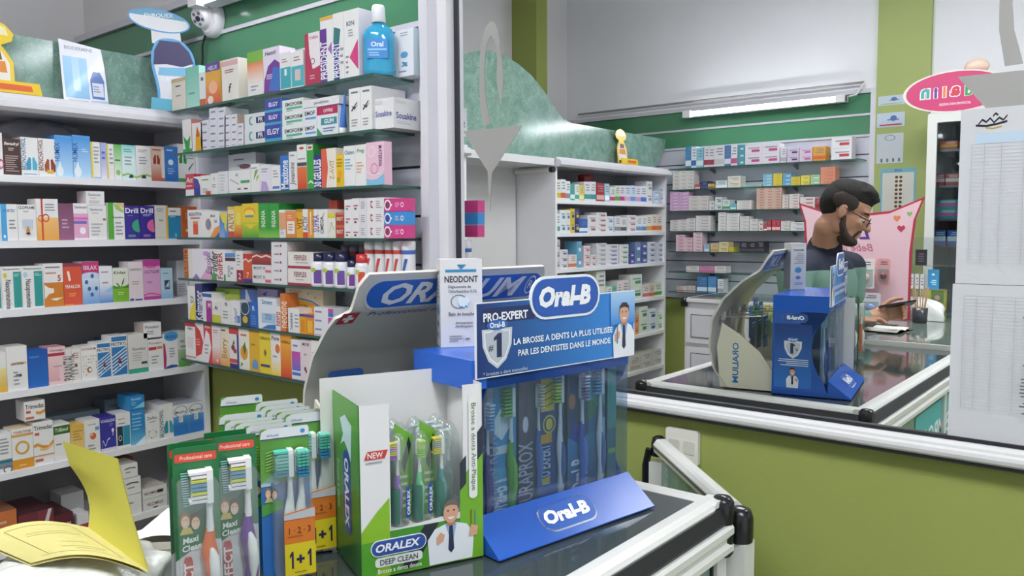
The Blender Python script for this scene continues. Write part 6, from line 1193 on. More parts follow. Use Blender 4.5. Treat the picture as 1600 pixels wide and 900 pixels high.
# ---- green blister packs (left)
PH = .2
def pack3(px, py, label, accent, front=True):
    h = .225; loc = atZ(px, py, CT+h); loc.z = CT+.0005
    t = thing('toothbrush_pack', label, 'toothbrush pack', loc, R(67), 'dark green toothbrush blister packs')
    w_ = .0495
    mb = MB().prism(rrect(-w_/2, 0, w_/2, h, .004), Fr((0, 0, 0), (1, 0, 0), (0, 0, 1)), .001, '#1d7a3e')
    D = [('g', 0, .25, 1, 1, '#23864a', '#156a34'), ('p', [(0, 0), (1, 0), (1, .5), (.55, .52), (0, .44)], '#d4d3d6'), ('p', [(.7, 0), (1, 0), (1, .08)], '#2f58a8'), ('p', [(0, .42), (.6, .5), (.75, .56), (.75, .7), (0, .58)], '#1d6e3a'),
         ('p', rrect(.04, .925, .95, .968, .02), '#d8482e'), ('t', 'Professional care', .5, .947, .02, '#f6d8cc', .7, 0, .01, .2),
         *women(.34, .615, .12, w_/h), ('t', 'Maxi', .33, .525, .032, '#eaf2ea', .36, 8, .03, .2), ('t', 'Clean', .35, .485, .032, '#eaf2ea', .42, 8, .03, .2)]
    for i in range(14): D.append(('r', .22-.05*(i/14)-.02, .70+.013*i, .30+.05*(1-i/14), .706+.013*i, '#9cc8d0'))
    D += [('p', rrect(.16, .1, .36, .44, .05), '#b8342e'), ('t', '3-EFFECT', .26, .27, .045, '#f2e6e4', .3, 90, .03)]
    mb.deco(Fr((-w_/2, 0, 0), (1, 0, 0), (0, 0, 1), w_, h), D); mb.build('card', CARTON, t)
    toothbrush('', '', t, (.012, -.009, .028), .172, (accent, '#e8e6e6', '#ecebec'), ['#eceaec', '#eceaec', '#d8d83c', '#5a9ab8', '#5a9ab8', '#d8d83c', '#eceaec', '#eceaec'], -1, 1.35)
    MB().prism(rrect(-w_/2+.003, .003, w_/2-.003, h*.84, .006), Fr((0, -.021, 0), (1, 0, 0), (0, 0, 1)), .0205, '#fff').build('blister', BLISTER, t)
pack3(305, 698, 'dark green blister pack with orange toothbrush at the front', '#e06a2c')
pack3(366, 681, 'dark green blister pack with purple toothbrush beside the orange one', '#6a3a94')
pack3(297, 694-3, 'dark green blister pack behind the orange toothbrush', '#8a5a3c')
pack3(352, 677-3, 'dark green blister pack behind the purple toothbrush', '#3a7a94')
# ---- green and blue double packs
def pack12(px, py, label, bands, front=False):
    h = .205; loc = atZ(px, py, CT+h); loc.z = CT+.0005
    t = thing('toothbrush_pack', label, 'toothbrush pack', loc, R(67), 'green and blue double toothbrush packs')
    w_ = .065
    mb = MB().prism(rrect(-w_/2, 0, w_/2, h, .005), Fr((0, 0, 0), (1, 0, 0), (0, 0, 1)), .001, '#5f9e38')
    D = [('r', 0, 0, 1, .64, '#2a6cb8'), ('g', 0, .64, 1, .92, '#6aa83c', '#548f34'), ('p', [(0, .62), (.2, .62), (.24, .7), (.28, .62), (.4, .64), (0, .64)], '#b9d8d0'), ('p', [(0, .93), (1, .93), (1, .985), (.97, 1), (.15, 1), (.03, .98)], '#e3e3e8'), ('r', 0, .928, 1, .934, '#3a3f7c'), ('t', 'All-Rounder', .26, .955, .016, '#4a3f8c', .26, 0, .0, .3), ('e', .87, .965, .05, .014, '#3a8ac8')]
    D += [('p', [(0, .42), (.42, .46), (.42, .52), (0, .5)], '#4a9a3c'), *women(.2, .565, .1, w_/h)]
    for i in range(7): D.append(('p', [(.1, .72+.02*i), (.3, .735+.02*i), (.3, .742+.02*i), (.1, .728+.02*i)], '#9cc86a'))
    mb.deco(Fr((-w_/2, 0, 0), (1, 0, 0), (0, 0, 1), w_, h), D); mb.build('card', CARTON, t)
    if front:
        c1, c2 = bands
        toothbrush('', '', t, (.004, -.009, .012), .165, ('#e8eaec', c1, '#eceef0'), ['#2f8a9c', '#5fc0b0', '#8ad0c4', '#5fc0b0'], -1, 1.3)
        toothbrush('', '', t, (.019, -.009, .012), .165, ('#e8eaec', c2, '#eceef0'), ['#2f7aa0', '#4fb09c', '#6ac0b0'], 0, 1.35)
        fr = Fr((-.008, -.0225, .0), (1, 0, 0), (0, 0, 1), .041, .098)
        mb = MB().prism([(0, .006), (.041, .006), (.041, .098), (0, .092)], fr, .0008, '#dd7a22'); mb.deco(fr, [('p', [(0, .06), (1, .06), (1, .52), (0, .52)], '#e0cc20'), ('t', '+', .5, .29, .13, '#22264c', .26, 0, .05), *[('p', [(x0_+x*.075, .29+y*.12) for x, y in ((-.1, -1), (.75, -1), (.75, 1), (.1, 1), (-.9, .62), (-.9, .25), (-.1, .5))], '#22264c') for x0_ in (.22, .8)], ('t', '1 · 2 · 3', .5, .7, .09, '#6a3a1c', .7, 0, .01), ('l', .1, .6, .9, .64, 1, '#b8621c'), ('p', [(0, .86), (1, .86), (1, .99), (0, .93)], '#c3c4c8'), ('l', .3, .1, .7, .13, 1, '#8a7a1c')])
        mb.build('offer_label', CARTON, t)['label'] = 'orange and yellow offer label'
        MB().prism(rrect(-w_/2+.014, .003, w_/2-.002, h*.84, .008), Fr((0, -.0215, 0), (1, 0, 0), (0, 0, 1)), .021, '#fff').build('blister', BLISTER, t)
pack12(444, 668, 'green and blue double toothbrush pack in front with white and green brushes', ('#3a7ad0', '#4fae3c'), True)
pack12(480, 645, 'green and blue double pack with red banded brush beside the white box', ('#c83a52', '#4fae3c'), True)
for i, (a, c) in enumerate(((377, 619), (378, 646), (388, 655), (404, 659), (418, 663), (432, 626), (440, 633), (450, 638), (466, 642))):
    pack12(a, c, 'green and blue double pack, %s of those stacked behind' % ['furthest back', 'second', 'third', 'fourth', 'fifth', 'sixth', 'seventh', 'eighth', 'ninth'][i], None)

# ---- booklet, bag and notebook at the left end of the counter
bs0, bs1 = atZ(138, 824, CT+.062), atZ(232, 893, CT+.052)
bl0, bl1 = atZ(-40, 842, CT+.062), atZ(48, 880, CT+.050)
bk = thing('booklet', 'open yellow booklet with one cover standing up on a white bag', 'booklet', (0, 0, 0))
def page(a0, a1, b0, b1, bul, up, n=14):
    def fn(u, v):
        p = (a0*(1-u)+a1*u)*(1-v)+(b0*(1-u)+b1*u)*v
        return p+up*(bul*math.sin(math.pi*v))
    return fn
mb = MB(); Z = Vector((0, 0, 1))
fnp = page(bs0, bs1, bl0, bl1, .016, Z); mb.grid(fnp, 8, 14, '#cdc380'); mb.grid(lambda u, v: Vector(fnp(u, v))-Z*.004, 8, 14, '#cdbf78')
lp = mb.build('left_page', PAPER, bk)
mb = MB()
def line(u0, v0, u1, v1, w_=.006, c='#8d8550'):
    n_ = 8; pts = [(u0+(u1-u0)*i/n_, v0+(v1-v0)*i/n_) for i in range(n_+1)]
    d = Vector((-(v1-v0), u1-u0)).normalized()*w_/2
    vs = [Vector(fnp(a+d.x*q, c_+d.y*q))+Z*.0006 for q in (-1, 1) for a, c_ in pts]
    mb.add(vs, [(i, i+1, n_+2+i, n_+1+i) for i in range(n_)], c)
for a in ((.1, .2, .85, .12), (.1, .2, .12, .8), (.85, .12, .9, .85), (.3, .3, .32, .7), (.36, .25, .38, .72), (.6, .3, .62, .55), (.72, .2, .75, .6), (.78, .25, .8, .5), (.12, .8, .88, .78)): line(*a)
mb.build('print_lines', PAPER, lp)
dep = lambda p: (p-CAM).dot(FWD)
tp0 = CAM+ray(98, 690)*(dep(bs0)+.02); tp1 = CAM+ray(184, 717)*(dep(bs1)+.07); tpm = CAM+ray(113, 688)*(dep(bs0)+.02)
mb = MB()
def cov(u, v):
    p = (bs0*(1-u)+bs1*u)*(1-v)+(tp0*(1-u)+tp1*u)*v
    return p+(RGT*-.010+FWD*.015)*math.sin(math.pi*v)*(.3+.7*u)+RGT*.012*math.sin(math.pi*min(1, v*1.4))*(1-u)
mb.grid(cov, 8, 14, '#c9c256'); mb.grid(lambda u, v: Vector(cov(u, v))+FWD*.0015, 8, 14, '#ccc44c')
mb.build('raised_cover', PAPER, bk)
# white bag under it
bc = (bl1+bs1)/2; bc.z = CT
mb = MB()
def bag(u, v):
    a = u*2*math.pi; ph = v*math.pi/2
    n_ = .05*math.sin(a*7+v*5)+.05*math.sin(a*3-v*8)+.03*math.sin(a*13+v*3)
    r_ = math.cos(ph)**.45*(1+n_)
    return Vector((.125*r_*math.cos(a), .105*r_*math.sin(a), .001+.044*math.sin(ph)**.8*(1+.2*n_)))
mb.grid(bag, 48, 12, '#dfe0da'); mb.box(-.08, .08, -.07, .07, .0005, .02, '#dfe0da')
tag(mb.build('plastic_bag', BAG, None, (bc.x-.06, bc.y+.005, CT+.0005), R(60)), 'white crumpled bag under the yellow booklet on the counter', 'bag')
nbp = atZ(262, 880, CT)
nb = thing('notebook', 'white paper notebook beside the green toothbrush packs', 'notebook', (nbp.x-.085, nbp.y+.075, CT+.0025), R(40))
mb = MB(); mb.grid(lambda u, v: Vector((-.06+.1*u, -.075+.15*v, .012+.012*math.sin(math.pi*u*.9))), 10, 1, '#e8e6e2'); mb.grid(lambda u, v: Vector((-.06+.1*u, -.075+.15*v, .0+.004*u)), 10, 1, '#cfcabc')
mb.add([(-.06, -.075, 0), (.04, -.075, .004), (.04, -.075, .0155), (-.06, -.075, .012)], [(0, 1, 2, 3)], '#d8d2c4'); mb.build('pages', PAPER, nb)
MB().box(-.062, .045, -.077, .077, -.0003, .0008, '#b9b2a0').build('cover', PAPER, nb)

# ================================================================== cut-outs and gadgets above the shelves
# ---- dome security camera
cp = atY(338, 33, -.012)
sc_ = thing('security_camera', 'white dome security camera on the green panel above the shelves', 'camera', (cp.x, -.016, cp.z))
MB().lathe([(.066, 0), (.066, -.016), (.06, -.028), (.048, -.034)], '#e2e0e4', n=28, axis='y').build('mount', PLASTIC, sc_)
look = Vector((.25, -1, -.5)).normalized()
mbx = MB(); mbx.lathe([(.032, .036), (.038, .03), (.046, .014), (.049, 0), (.046, -.016), (.034, -.032)], '#e9e7ea', n=28)
ball = mbx.build('eyeball', PLASTIC, sc_, (-.012, -.036, .012)); ball.rotation_mode = 'QUATERNION'; ball.rotation_quaternion = Vector((0, 0, 1)).rotation_difference(look)
mbx = MB(); mbx.lathe([(.031, .0345), (.031, .037)], '#d6d4da', n=24, cap=True); mbx.build('lens_plate', PLASTIC, ball)
mbx = MB(); mbx.lathe([(.010, .037), (.010, .040)], '#2a2440', n=16); mbx.build('lens', PLASTIC, ball)
for a in range(0, 360, 72):
    MB().lathe([(.0065, .037), (.0065, .0385)], '#6a6474', (.021*math.cos(R(a)), .021*math.sin(R(a)), 0), n=10).build('infrared_lamp', PLASTIC, ball)
MB().tube([(-.03, -.01, -.04), (-.06, -.01, -.05), (-.085, -.008, -.08), (-.09, -.006, -.13), (-.1, -.005, -.17)], .004, '#22222a').build('cable', MATTE, sc_)
# ---- bottle shaped cardboard cut-out
ep = Vector((-2.985, -.125, 1.9055))
def sil(pts, base, k): return [((a-base[0])*k, (base[1]-c)*k) for a, c in pts]
kk = (ep-CAM).dot(FWD)/FPX*1.06
body = [(247, 168), (249, 140), (240, 105), (242, 82), (252, 66), (282, 68), (298, 84), (304, 105), (296, 140), (284, 168)]
en = thing('cardboard_cutout', 'bottle shaped cardboard cut-out with oval blue cap above the shelf corner', 'cut-out', ep, R(48))
fr = Fr((0, 0, 0), (1, 0, 0), (0, 0, 1)); B0 = (268, 172)
MB().prism(chaikin(sil(body, B0, kk)[::-1]), fr, .004, '#5aa6dc').build('bottle', CARTON, en)
ins = [(251, 166), (253, 140), (244, 105), (246, 84), (254, 70), (281, 72), (294, 86), (300, 105), (292, 140), (280, 166)]
m2 = MB().prism(chaikin(sil(ins, B0, kk)[::-1]), Fr((0, -.0006, 0), (1, 0, 0), (0, 0, 1)), .0004, '#e2e2ea'); m2.prism(sil([(244, 105), (246, 84), (254, 70), (281, 72), (294, 86), (300, 103), (284, 108), (262, 104)], B0, kk)[::-1], Fr((0, -.0012, 0), (1, 0, 0), (0, 0, 1)), .0004, '#3a3060')
m2.prism(sil([(250, 120), (252, 109), (296, 109), (294, 122)], B0, kk)[::-1], Fr((0, -.0014, 0), (1, 0, 0), (0, 0, 1)), .0003, '#7ab8dc'); m2.text(Fr((-.045, -.0016, .105), (1, 0, 0), (0, 0, 1), .095, .03), 'ENROUEX', .5, .5, .6, '#f0f2f6', w=.85); m2.build('print', CARTON, en)
cx_, cz_ = sil([(254, 42)], B0, kk)[0]
ell = [(cx_+.112*math.cos(R(a)), cz_+.042*math.sin(R(a))-.0018*math.cos(R(a))*10) for a in range(0, 360, 12)]
MB().prism(ell, fr, .004, '#4fa0dc').build('cap_oval', CARTON, en)
e2 = [(cx_+.106*math.cos(R(a)), cz_+.037*math.sin(R(a))-.0018*math.cos(R(a))*10) for a in range(0, 360, 12)]
m2 = MB().prism(e2, Fr((0, -.0006, 0), (1, 0, 0), (0, 0, 1)), .0004, '#e6e6ea'); e3 = [q for q in e2 if q[1] > cz_+.004-q[0]*.1]; m2.prism(e3, Fr((0, -.001, 0), (1, 0, 0), (0, 0, 1)), .0003, '#5f9fc0')
m2.text(Fr((cx_-.07, -.0014, cz_+.004), (1, 0, 0), (0, 0, 1), .14, .03), 'ENROUEX', .5, .5, .5, '#e9eef2', w=.75); m2.build('cap_print', CARTON, en)
MB().prism(sil([(243, 74), (242, 50), (282, 52), (284, 76)], B0, kk)[::-1], Fr((0, .001, 0), (1, 0, 0), (0, 0, 1)), .003, '#e0e0e4').build('neck', CARTON, en)
MB().prism([(-.075, 0), (.045, 0), (.04, .038), (-.07, .05)], Fr((0, -.012, 0), (1, 0, 0), (0, 0, 1)), .008, '#5fb4d0').build('foot', CARTON, en)
# ---- poster card leaning on the marbled board
pp0, pp1 = atX(100, 152, -3.05), atX(170, 160, -3.05)
po = thing('poster_card', 'white folded card with blue panel and blue bottle above the white unit', 'card', (-3.05, (pp0.y+pp1.y)/2, 1.9055), R(90))
pw, ph = abs(pp1.y-pp0.y), atX(100, 58, -3.05).z-1.9055
m2 = MB(); fr = Fr((-pw/2, 0, 0), (1, 0, .0), (0, .12, 1), pw, ph); m2.prism([(0, 0), (pw, 0), (pw*.98, ph*.62), (pw*.93, ph*.93), (0, ph)], fr, .002, '#dfe0e8')
m2.deco(fr, [('g', .05, .08, .58, .74, '#7fb6dc', '#9cc8e6'), ('g', .24, .2, .4, .74, '#b9d8ec', '#a9cdea'), ('t', 'BIODERMINE', .42, .88, .055, '#9a9aa8', .62), ('p', [(.6, 0), (1, 0), (.98, .08), (.6, .06)], '#a9b9dc'), ('l', .1, .02, .55, .06, 1, '#9a9aa8'), ('p', [(.64, .1), (.92, .1), (.94, .4), (.86, .54), (.7, .54), (.62, .4)], '#3a5fa8'), ('r', .66, .14, .91, .36, '#c9d0e0'), ('r', .7, .54, .86, .66, '#dcdde2'), ('l', .68, .2, .88, .32, 3, '#6a7494')])
m2.build('sheet', CARTON, po)
# ---- yellow syrup cut-out (left edge), and its twin on the unit across the shop
def syrup(label, loc, rz, s, mirrored=False):
    t = thing('cardboard_cutout', label, 'cut-out', loc, rz); q = -1 if mirrored else 1
    P = lambda pts: [(a*s*q, c*s) for a, c in pts][::q]
    f0 = Fr((0, 0, 0), (1, 0, 0), (0, .1, 1)); f1 = Fr((0, -.0008, 0), (1, 0, 0), (0, .1, 1)); f2 = Fr((0, -.0014, 0), (1, 0, 0), (0, .1, 1))
    MB().prism(P([(-.3, 0), (.3, 0), (.3, .55), (.2, .72), (.14, .8), (.3, .88), (.34, 1.0), (.22, 1.14), (0, 1.2), (-.22, 1.14), (-.34, 1.0), (-.3, .88), (-.14, .8), (-.2, .72), (-.3, .55)]), f0, .004, '#e8c52c').build('bottle', CARTON, t)
    m2 = MB().prism(P([(-.24, .06), (.24, .06), (.24, .52), (.14, .7), (-.14, .7), (-.24, .52)]), f1, .0004, '#e6e2da'); m2.prism(P([(-.24, .06), (.24, .06), (.24, .16), (-.24, .16)]), f2, .0004, '#6a4026'); m2.prism(P([(-.2, .36), (.2, .36), (.18, .54), (-.18, .54)]), f2, .0004, '#d8862c'); m2.prism(P([(-.14, .56), (.14, .56), (.12, .7), (-.12, .7)]), f2, .0004, '#70442c'); m2.prism(P([(-.26, .96), (.26, .96), (.22, 1.1), (-.22, 1.1)]), f1, .0004, '#e6e0b0')
    m2.build('print', CARTON, t)
    m3 = MB().prism(P([(-.42, -.001), (.62, -.001), (.58, .2), (-.42, .2)]), Fr((0, -.04*s*5, 0), (1, 0, 0), (0, 0, 1)), .005, '#e6c21e'); m3.prism(P([(-.05, .06), (.48, .06), (.46, .15), (-.05, .15)]), Fr((0, -.04*s*5-.0008, 0), (1, 0, 0), (0, 0, 1)), .0004, '#d8602c'); m3.box(-.42*s, .58*s, -.04*s*5, 0, 0, .003, '#e6c21e')
    m3.build('foot', CARTON, t)
sy = atX(28, 140, -3.02)
syrup('yellow syrup bottle cut-out with orange badge at the left edge above white unit', (-3.045, sy.y-.06, 1.9055), R(90), .21)
sy2 = mX(975, 255, -3.04)
syrup('yellow syrup bottle cut-out on the far white unit, seen in the mirror', (-3.045, sy2.y, 1.8955), R(90), .215, True)

# ================================================================== stock across the shop (seen in the mirror)
WM = '#dfdde2'
OSH = [
 [(1071, 1080, 229, '#3a86c0', 1, '#e6e6ea'), (1080, 1088, 229, '#dfe4ea', 1, '#3a70b0'), (1088, 1099, 231, '#8cc4dc', 1, '#e0ecf0'), (1100, 1108, 229, WM, 1, '#a03a4c'), (1108, 1116, 229, WM, 1, '#a03a4c'), (1116, 1132, 227, WM, 1, '#c9c7cc'), (1132, 1142, 227, '#4f7ab8', 1, '#e2e2ea'), (1142, 1152, 226, '#e4e2ea', 1, '#c25a8a'), (1153, 1163, 226, '#4fa6b4', 3, '#e0e8ea'), (1164, 1190, 226, '#e6e0ea', 2, '#c8508c'), (1190, 1218, 224, '#e6e0ea', 2, '#c8508c'), (1219, 1229, 230, WM, 1, '#b9b0c8'), (1230, 1248, 231, '#d8c8e0', 2, '#5a3a70'), (1249, 1269, 231, '#e2cce0', 2, '#c8509c'), (1270, 1290, 229, '#e0a43a', 1, '#d86a3a'), (1299, 1331, 214, '#e4e2e6', 2, '#c03a44')],
 [(1051, 1062, 268, '#e2ded8', 5, '#c9c2b8'), (1062, 1073, 267, '#e2ded8', 5, '#c9c2b8'), (1073, 1084, 267, '#dedad6', 5, '#c9c2b8'), (1086, 1094, 288, '#c44a4c', 1, '#eee'), (1095, 1106, 283, '#2f3a6c', 1, '#4a5a9c'), (1106, 1116, 287, '#e0b83a', 1, '#3a4a8c'), (1118, 1136, 282, '#cfe0e4', 1, '#fff'), (1137, 1157, 275, '#e6e4dc', 2, '#e0c48a'), (1160, 1190, 290, '#a8d4c4', 1, '#7ab8a4'), (1192, 1207, 272, '#8ac4e0', 4, '#e0ecf4'), (1208, 1222, 271, '#e6d048', 4, '#e0b43a'), (1223, 1236, 271, '#6ab0dc', 3, '#d8e8f4'), (1236, 1250, 276, '#e0cc48', 3, '#c8a83a'), (1251, 1265, 274, '#e2d65a', 2, '#c8b43a'), (1266, 1281, 273, '#a9cca0', 2, '#d8e4d0'), (1282, 1305, 261, '#e09070', 5, '#d87a5a')],
 [(1047, 1061, 300, '#d8a8d0', 6, '#e6d8e4'), (1061, 1076, 300, '#d8a8d0', 6, '#e6d8e4'), (1076, 1092, 306, '#dcd4d2', 4, '#c9beb8'), (1092, 1107, 306, '#dcd4d2', 4, '#c9beb8'), (1108, 1116, 314, WM, 2, '#8a8a92'), (1117, 1128, 308, WM, 2, '#4aa06a'), (1129, 1140, 312, '#dfe6e0', 1, '#55a070'), (1141, 1150, 318, '#7ac0d4', 1, '#dfe'), (1151, 1174, 313, '#e6e2e0', 4, '#c9beb8'), (1182, 1195, 294, '#dcb8a8', 8, '#c07a60'), (1195, 1208, 293, '#e0c0b0', 8, '#c07a60'), (1208, 1221, 293, '#dcb8a8', 8, '#c07a60'), (1222, 1232, 304, '#e4dcda', 5, '#c88a84'), (1233, 1249, 303, '#e4dcda', 5, '#c88a84'), (1250, 1273, 308, '#e6dede', 3, '#c85a5c'), (1274, 1282, 310, '#b83a44', 1, '#8a2a34')],
 [(1047, 1060, 344, '#dcd8d6', 4, '#b9b2b0'), (1060, 1073, 343, '#e0dcda', 4, '#b9b2b0'), (1073, 1086, 341, '#e0dcda', 4, '#b9b2b0'), (1087, 1110, 337, '#e2dfde', 5, '#b9b2b0'), (1122, 1134, 332, '#e6e4e2', 6, '#c9c4c0'), (1135, 1155, 333, '#e6e4e2', 6, '#c9c4c0'), (1156, 1170, 338, '#e2e0de', 4, '#c9c4c0'), (1171, 1184, 342, '#dedcda', 3, '#c9c4c0'), (1185, 1192, 346, '#e2dede', 2, '#c44'), (1193, 1198, 352, '#c03a44', 1, '#fff'), (1198, 1205, 344, '#b83040', 1, '#e8c8cc'), (1206, 1212, 344, '#c03a48', 1, '#e8c8cc'), (1212, 1219, 344, '#b83040', 1, '#e8c8cc'), (1220, 1234, 345, '#dedad8', 3, '#b9b4b0'), (1235, 1258, 347, '#e2dedc', 2, '#9ac')],
 [(1056, 1069, 367, '#e4c4cc', 5, '#cc8a9c'), (1069, 1082, 371, '#e4c4cc', 4, '#cc8a9c'), (1083, 1097, 363, '#e6ccd2', 6, '#cc8a9c'), (1100, 1108, 382, '#a8c4dc', 1, '#dfe8f0'), (1110, 1122, 380, '#d8c090', 1, '#c8a060'), (1123, 1138, 378, '#dcd0a0', 2, '#c8b060'), (1139, 1146, 386, '#e0d040', 1, '#c8b030'), (1155, 1168, 378, '#2a2a30', 1, '#4a4a54'), (1168, 1181, 378, '#26262c', 1, '#4a4a54'), (1181, 1194, 377, '#2a2a30', 1, '#4a4a54')],
 [(1072, 1092, 416, '#dfdcda', 1, '#c9c4c0'), (1093, 1115, 416, '#d88ab4', 1, '#c86a9c'), (1116, 1134, 416, '#dfdcda', 1, '#c9c4c0')],
 [(1057, 1065, 447, '#c8b0a8', 1, '#a0706a'), (1066, 1074, 447, '#d8d0cc', 1, '#a0706a'), (1075, 1086, 447, '#d0c4c0', 1, '#8a8a90'), (1089, 1105, 432, '#3a78b0', 1, '#d8e4ee'), (1106, 1119, 432, '#4a90c8', 1, '#d8e4ee'), (1121, 1130, 436, '#dfe0e4', 1, '#a9a9b0')]]
cname = {}
def colword(h):
    r, g, b2 = [int(h[i:i+2], 16) for i in (1, 3, 5)] if len(h) == 7 else (220, 220, 220)
    mx, mn = max(r, g, b2), min(r, g, b2)
    if mx < 70: return 'black'
    if mx-mn < 22: return 'white' if mx > 190 else 'grey'
    if r == mx and g > .78*r and b2 < .72*r: return 'yellow'
    if r == mx and b2 > g+8: return 'pink'
    if r == mx: return 'cream' if mn > 170 else ('orange' if g > .55*r else 'red')
    if g == mx: return 'green'
    return 'violet' if r > g+6 else 'blue'
BULK = {}
def stock(x0, x1, ztop, zb, rows, base, acc, put, where, group, bulk=None):
    h = (ztop-zb)/rows; w_ = abs(x1-x0)-.0012
    for r_ in range(rows):
        lab = '%s carton with %s mark %s' % (colword(base), colword(acc), where)
        D = [('r', .12, .25, .6, .5, acc), ('r', .12, .6, .8, .7, '#8a8a94')] if rows > 1 else [('r', 0, .1, 1, .35, acc), ('l', .15, .5, .85, .9, 3, '#8a8a94')]
        put(w_, h-.0006, zb+r_*h, base, D, fit(lab), group, bulk if rows > 1 else None)
def bulkbox(key, w_, h, d, base, D, loc, rz):
    mb = BULK.setdefault(key, MB()); M = Matrix.Rotation(rz, 4, 'Z'); M.translation = loc
    b1 = MB().box(-w_/2, w_/2, 0, d, 0, h, base); b1.deco(Fr((-w_/2, 0, 0), (1, 0, 0), (0, 0, 1), w_, h), D)
    o = len(mb.v); mb.v += [tuple(M @ Vector(p)) for p in b1.v]; mb.f += [[o+q for q in f] for f in b1.f]; mb.c += b1.c; mb.m += b1.m; mb.sm += b1.sm
for i, row in enumerate(OSH):
    for (x0, x1, yt, base, rows, acc) in row:
        Yf = YO+SD-.006; xa, xb = mY(x0, yt+15, Yf).x, mY(x1, yt+15, Yf).x; zt = mY((x0+x1)/2, yt, Yf).z
        zt = max(zt, ZO[i]+.012)
        def put(w_, h, z, base, D, lab, grp, bk_): (bulkbox('o', w_, h, .09, base, D, ((xa+xb)/2, Yf, z+.0004), R(180)) if bk_ else carton('medicine_box', lab, 'box', w_, h, .09, base, D, ((xa+xb)/2, Yf, z+.0004), R(180), grp))
        stock(xa, xb, zt, ZO[i], rows, base, acc, put, 'on %s glass shelf across the shop' % ordn[i], 'stock on %s glass shelf across the shop' % ordn[i], True)
BSH = [
 [(868, 876, 281, '#e4e0d8', 1, '#d8b83a'), (876, 884, 280, '#dfe4e8', 1, '#c8643a'), (884, 891, 283, '#e6e6e8', 1, '#8a8a92'), (891, 898, 287, '#3fa6a0', 1, '#e0eeec'), (898, 905, 288, '#e0e4e0', 1, '#4aa0a0'), (905, 912, 290, '#e0cc4a', 1, '#e8e4c0'), (913, 922, 284, WM, 1, '#4aa08a'), (922, 931, 284, WM, 1, '#3f94a0'), (932, 944, 286, '#a83038', 1, '#d8b0b0'), (945, 952, 287, '#a8d0dc', 1, '#fff'), (953, 961, 293, WM, 1, '#c0407c'), (961, 968, 290, '#cfe0c8', 1, '#5aa83c'), (968, 976, 290, '#e4dce4', 1, '#b0408c'), (976, 985, 290, '#d8e0ee', 1, '#e0a8c8'), (985, 993, 290, '#c8dcf0', 1, '#6a94d0'), (993, 1001, 291, '#e2dcea', 1, '#d0a0c0'), (1001, 1010, 291, '#e0e4ee', 1, '#4a6ac0'), (1010, 1019, 283, '#e4e2e2', 2, '#8a94b0'), (1020, 1030, 298, '#b8ccdc', 2, '#e0e8f0'), (1030, 1038, 292, '#c0ccd8', 2, '#e0e8f0')],
 [(868, 875, 334, '#dfe4e0', 1, '#5aa090'), (875, 884, 328, '#e0e6ea', 2, '#3f8fb0'), (884, 891, 328, '#e4e0dc', 2, '#4a80b0'), (891, 898, 326, '#d8bc3a', 2, '#2f3f7c'), (898, 905, 326, '#2f3a70', 2, '#d8c03a'), (905, 918, 342, '#2f66b4', 1, '#e0e8f4'), (918, 932, 336, WM, 2, '#a06a60'), (932, 948, 332, '#e2dede', 4, '#b84a50'), (948, 958, 338, '#e0e4ea', 2, '#6a8ac0'), (960, 970, 338, WM, 1, '#8a8a92'), (970, 979, 340, '#e4e2e6', 1, '#5a5a62'), (980, 994, 336, '#e2e0e2', 3, '#c06a70'), (994, 1003, 338, '#e4e4e8', 1, '#6a9ac8'), (1003, 1010, 338, '#e4e4e8', 1, '#4a8ac0'), (1010, 1018, 336, '#e0e0d8', 1, '#d89a3a'), (1018, 1026, 335, '#e0d8c8', 1, '#d8643a'), (1026, 1034, 335, '#e4d8d0', 1, '#d87a3a')],
 [(868, 875, 374, '#d8d4d4', 3, '#8a8a92'), (875, 887, 390, WM, 3, '#6a6a72'), (888, 901, 398, '#e4d8d4', 1, '#d0805a'), (901, 909, 377, '#6aa8cc', 2, '#dfe8ee'), (912, 922, 384, '#e4d4d8', 3, '#c06a80'), (923, 931, 398, '#e2dede', 2, '#c05a60'), (932, 948, 380, '#dcdce0', 5, '#9a9aa4'), (948, 966, 382, '#e2e0e4', 5, '#6a6ab0'), (968, 982, 382, '#e2e2e2', 4, '#4aa070'), (983, 991, 393, '#4a4a90', 2, '#d8d8ec'), (992, 1001, 378, '#6a86b0', 2, '#e0e4ee'), (1001, 1011, 378, '#4a5a98', 3, '#d0d4e8'), (1012, 1024, 378, '#d4d8e2', 4, '#5a6a9c'), (1025, 1038, 379, '#d8dae2', 4, '#6a7aa4')],
 [(868, 885, 429, '#d8d4cc', 2, '#b0aca4'), (892, 905, 431, '#dcd8d0', 2, '#b0aca4'), (932, 946, 423, '#dfe4d8', 1, '#6aa83c'), (924, 931, 440, '#dcd8d8', 1, '#8a8a92'), (947, 956, 448, '#e0e4e0', 1, '#5a9a60'), (956, 963, 447, '#6ac0a8', 1, '#dff0e8'), (964, 971, 440, '#e4dcda', 1, '#c09088'), (971, 982, 438, '#e4d8d8', 1, '#c87a80'), (985, 1003, 429, '#dce4dc', 2, '#4a9a60'), (1004, 1014, 445, '#e4dcdc', 1, '#c8707c'), (1014, 1022, 445, '#e0c8b8', 1, '#d86a3a'), (1022, 1034, 442, '#dce4d0', 1, '#5aa04a')],
 [(990, 998, 492, '#e0a070', 2, '#d8642c'), (999, 1012, 479, '#dfe6dc', 2, '#4a9a5a'), (1013, 1025, 482, '#e0e4ec', 2, '#3a5aa8'), (1026, 1036, 488, '#dfe8dc', 2, '#6ab04a')],
 [(985, 1000, 556, '#d0ccc4', 1, '#b0aca4'), (1002, 1018, 550, '#d4d0ca', 2, '#b0aca4'), (1020, 1036, 545, '#ccc8c2', 2, '#b0aca4')]]
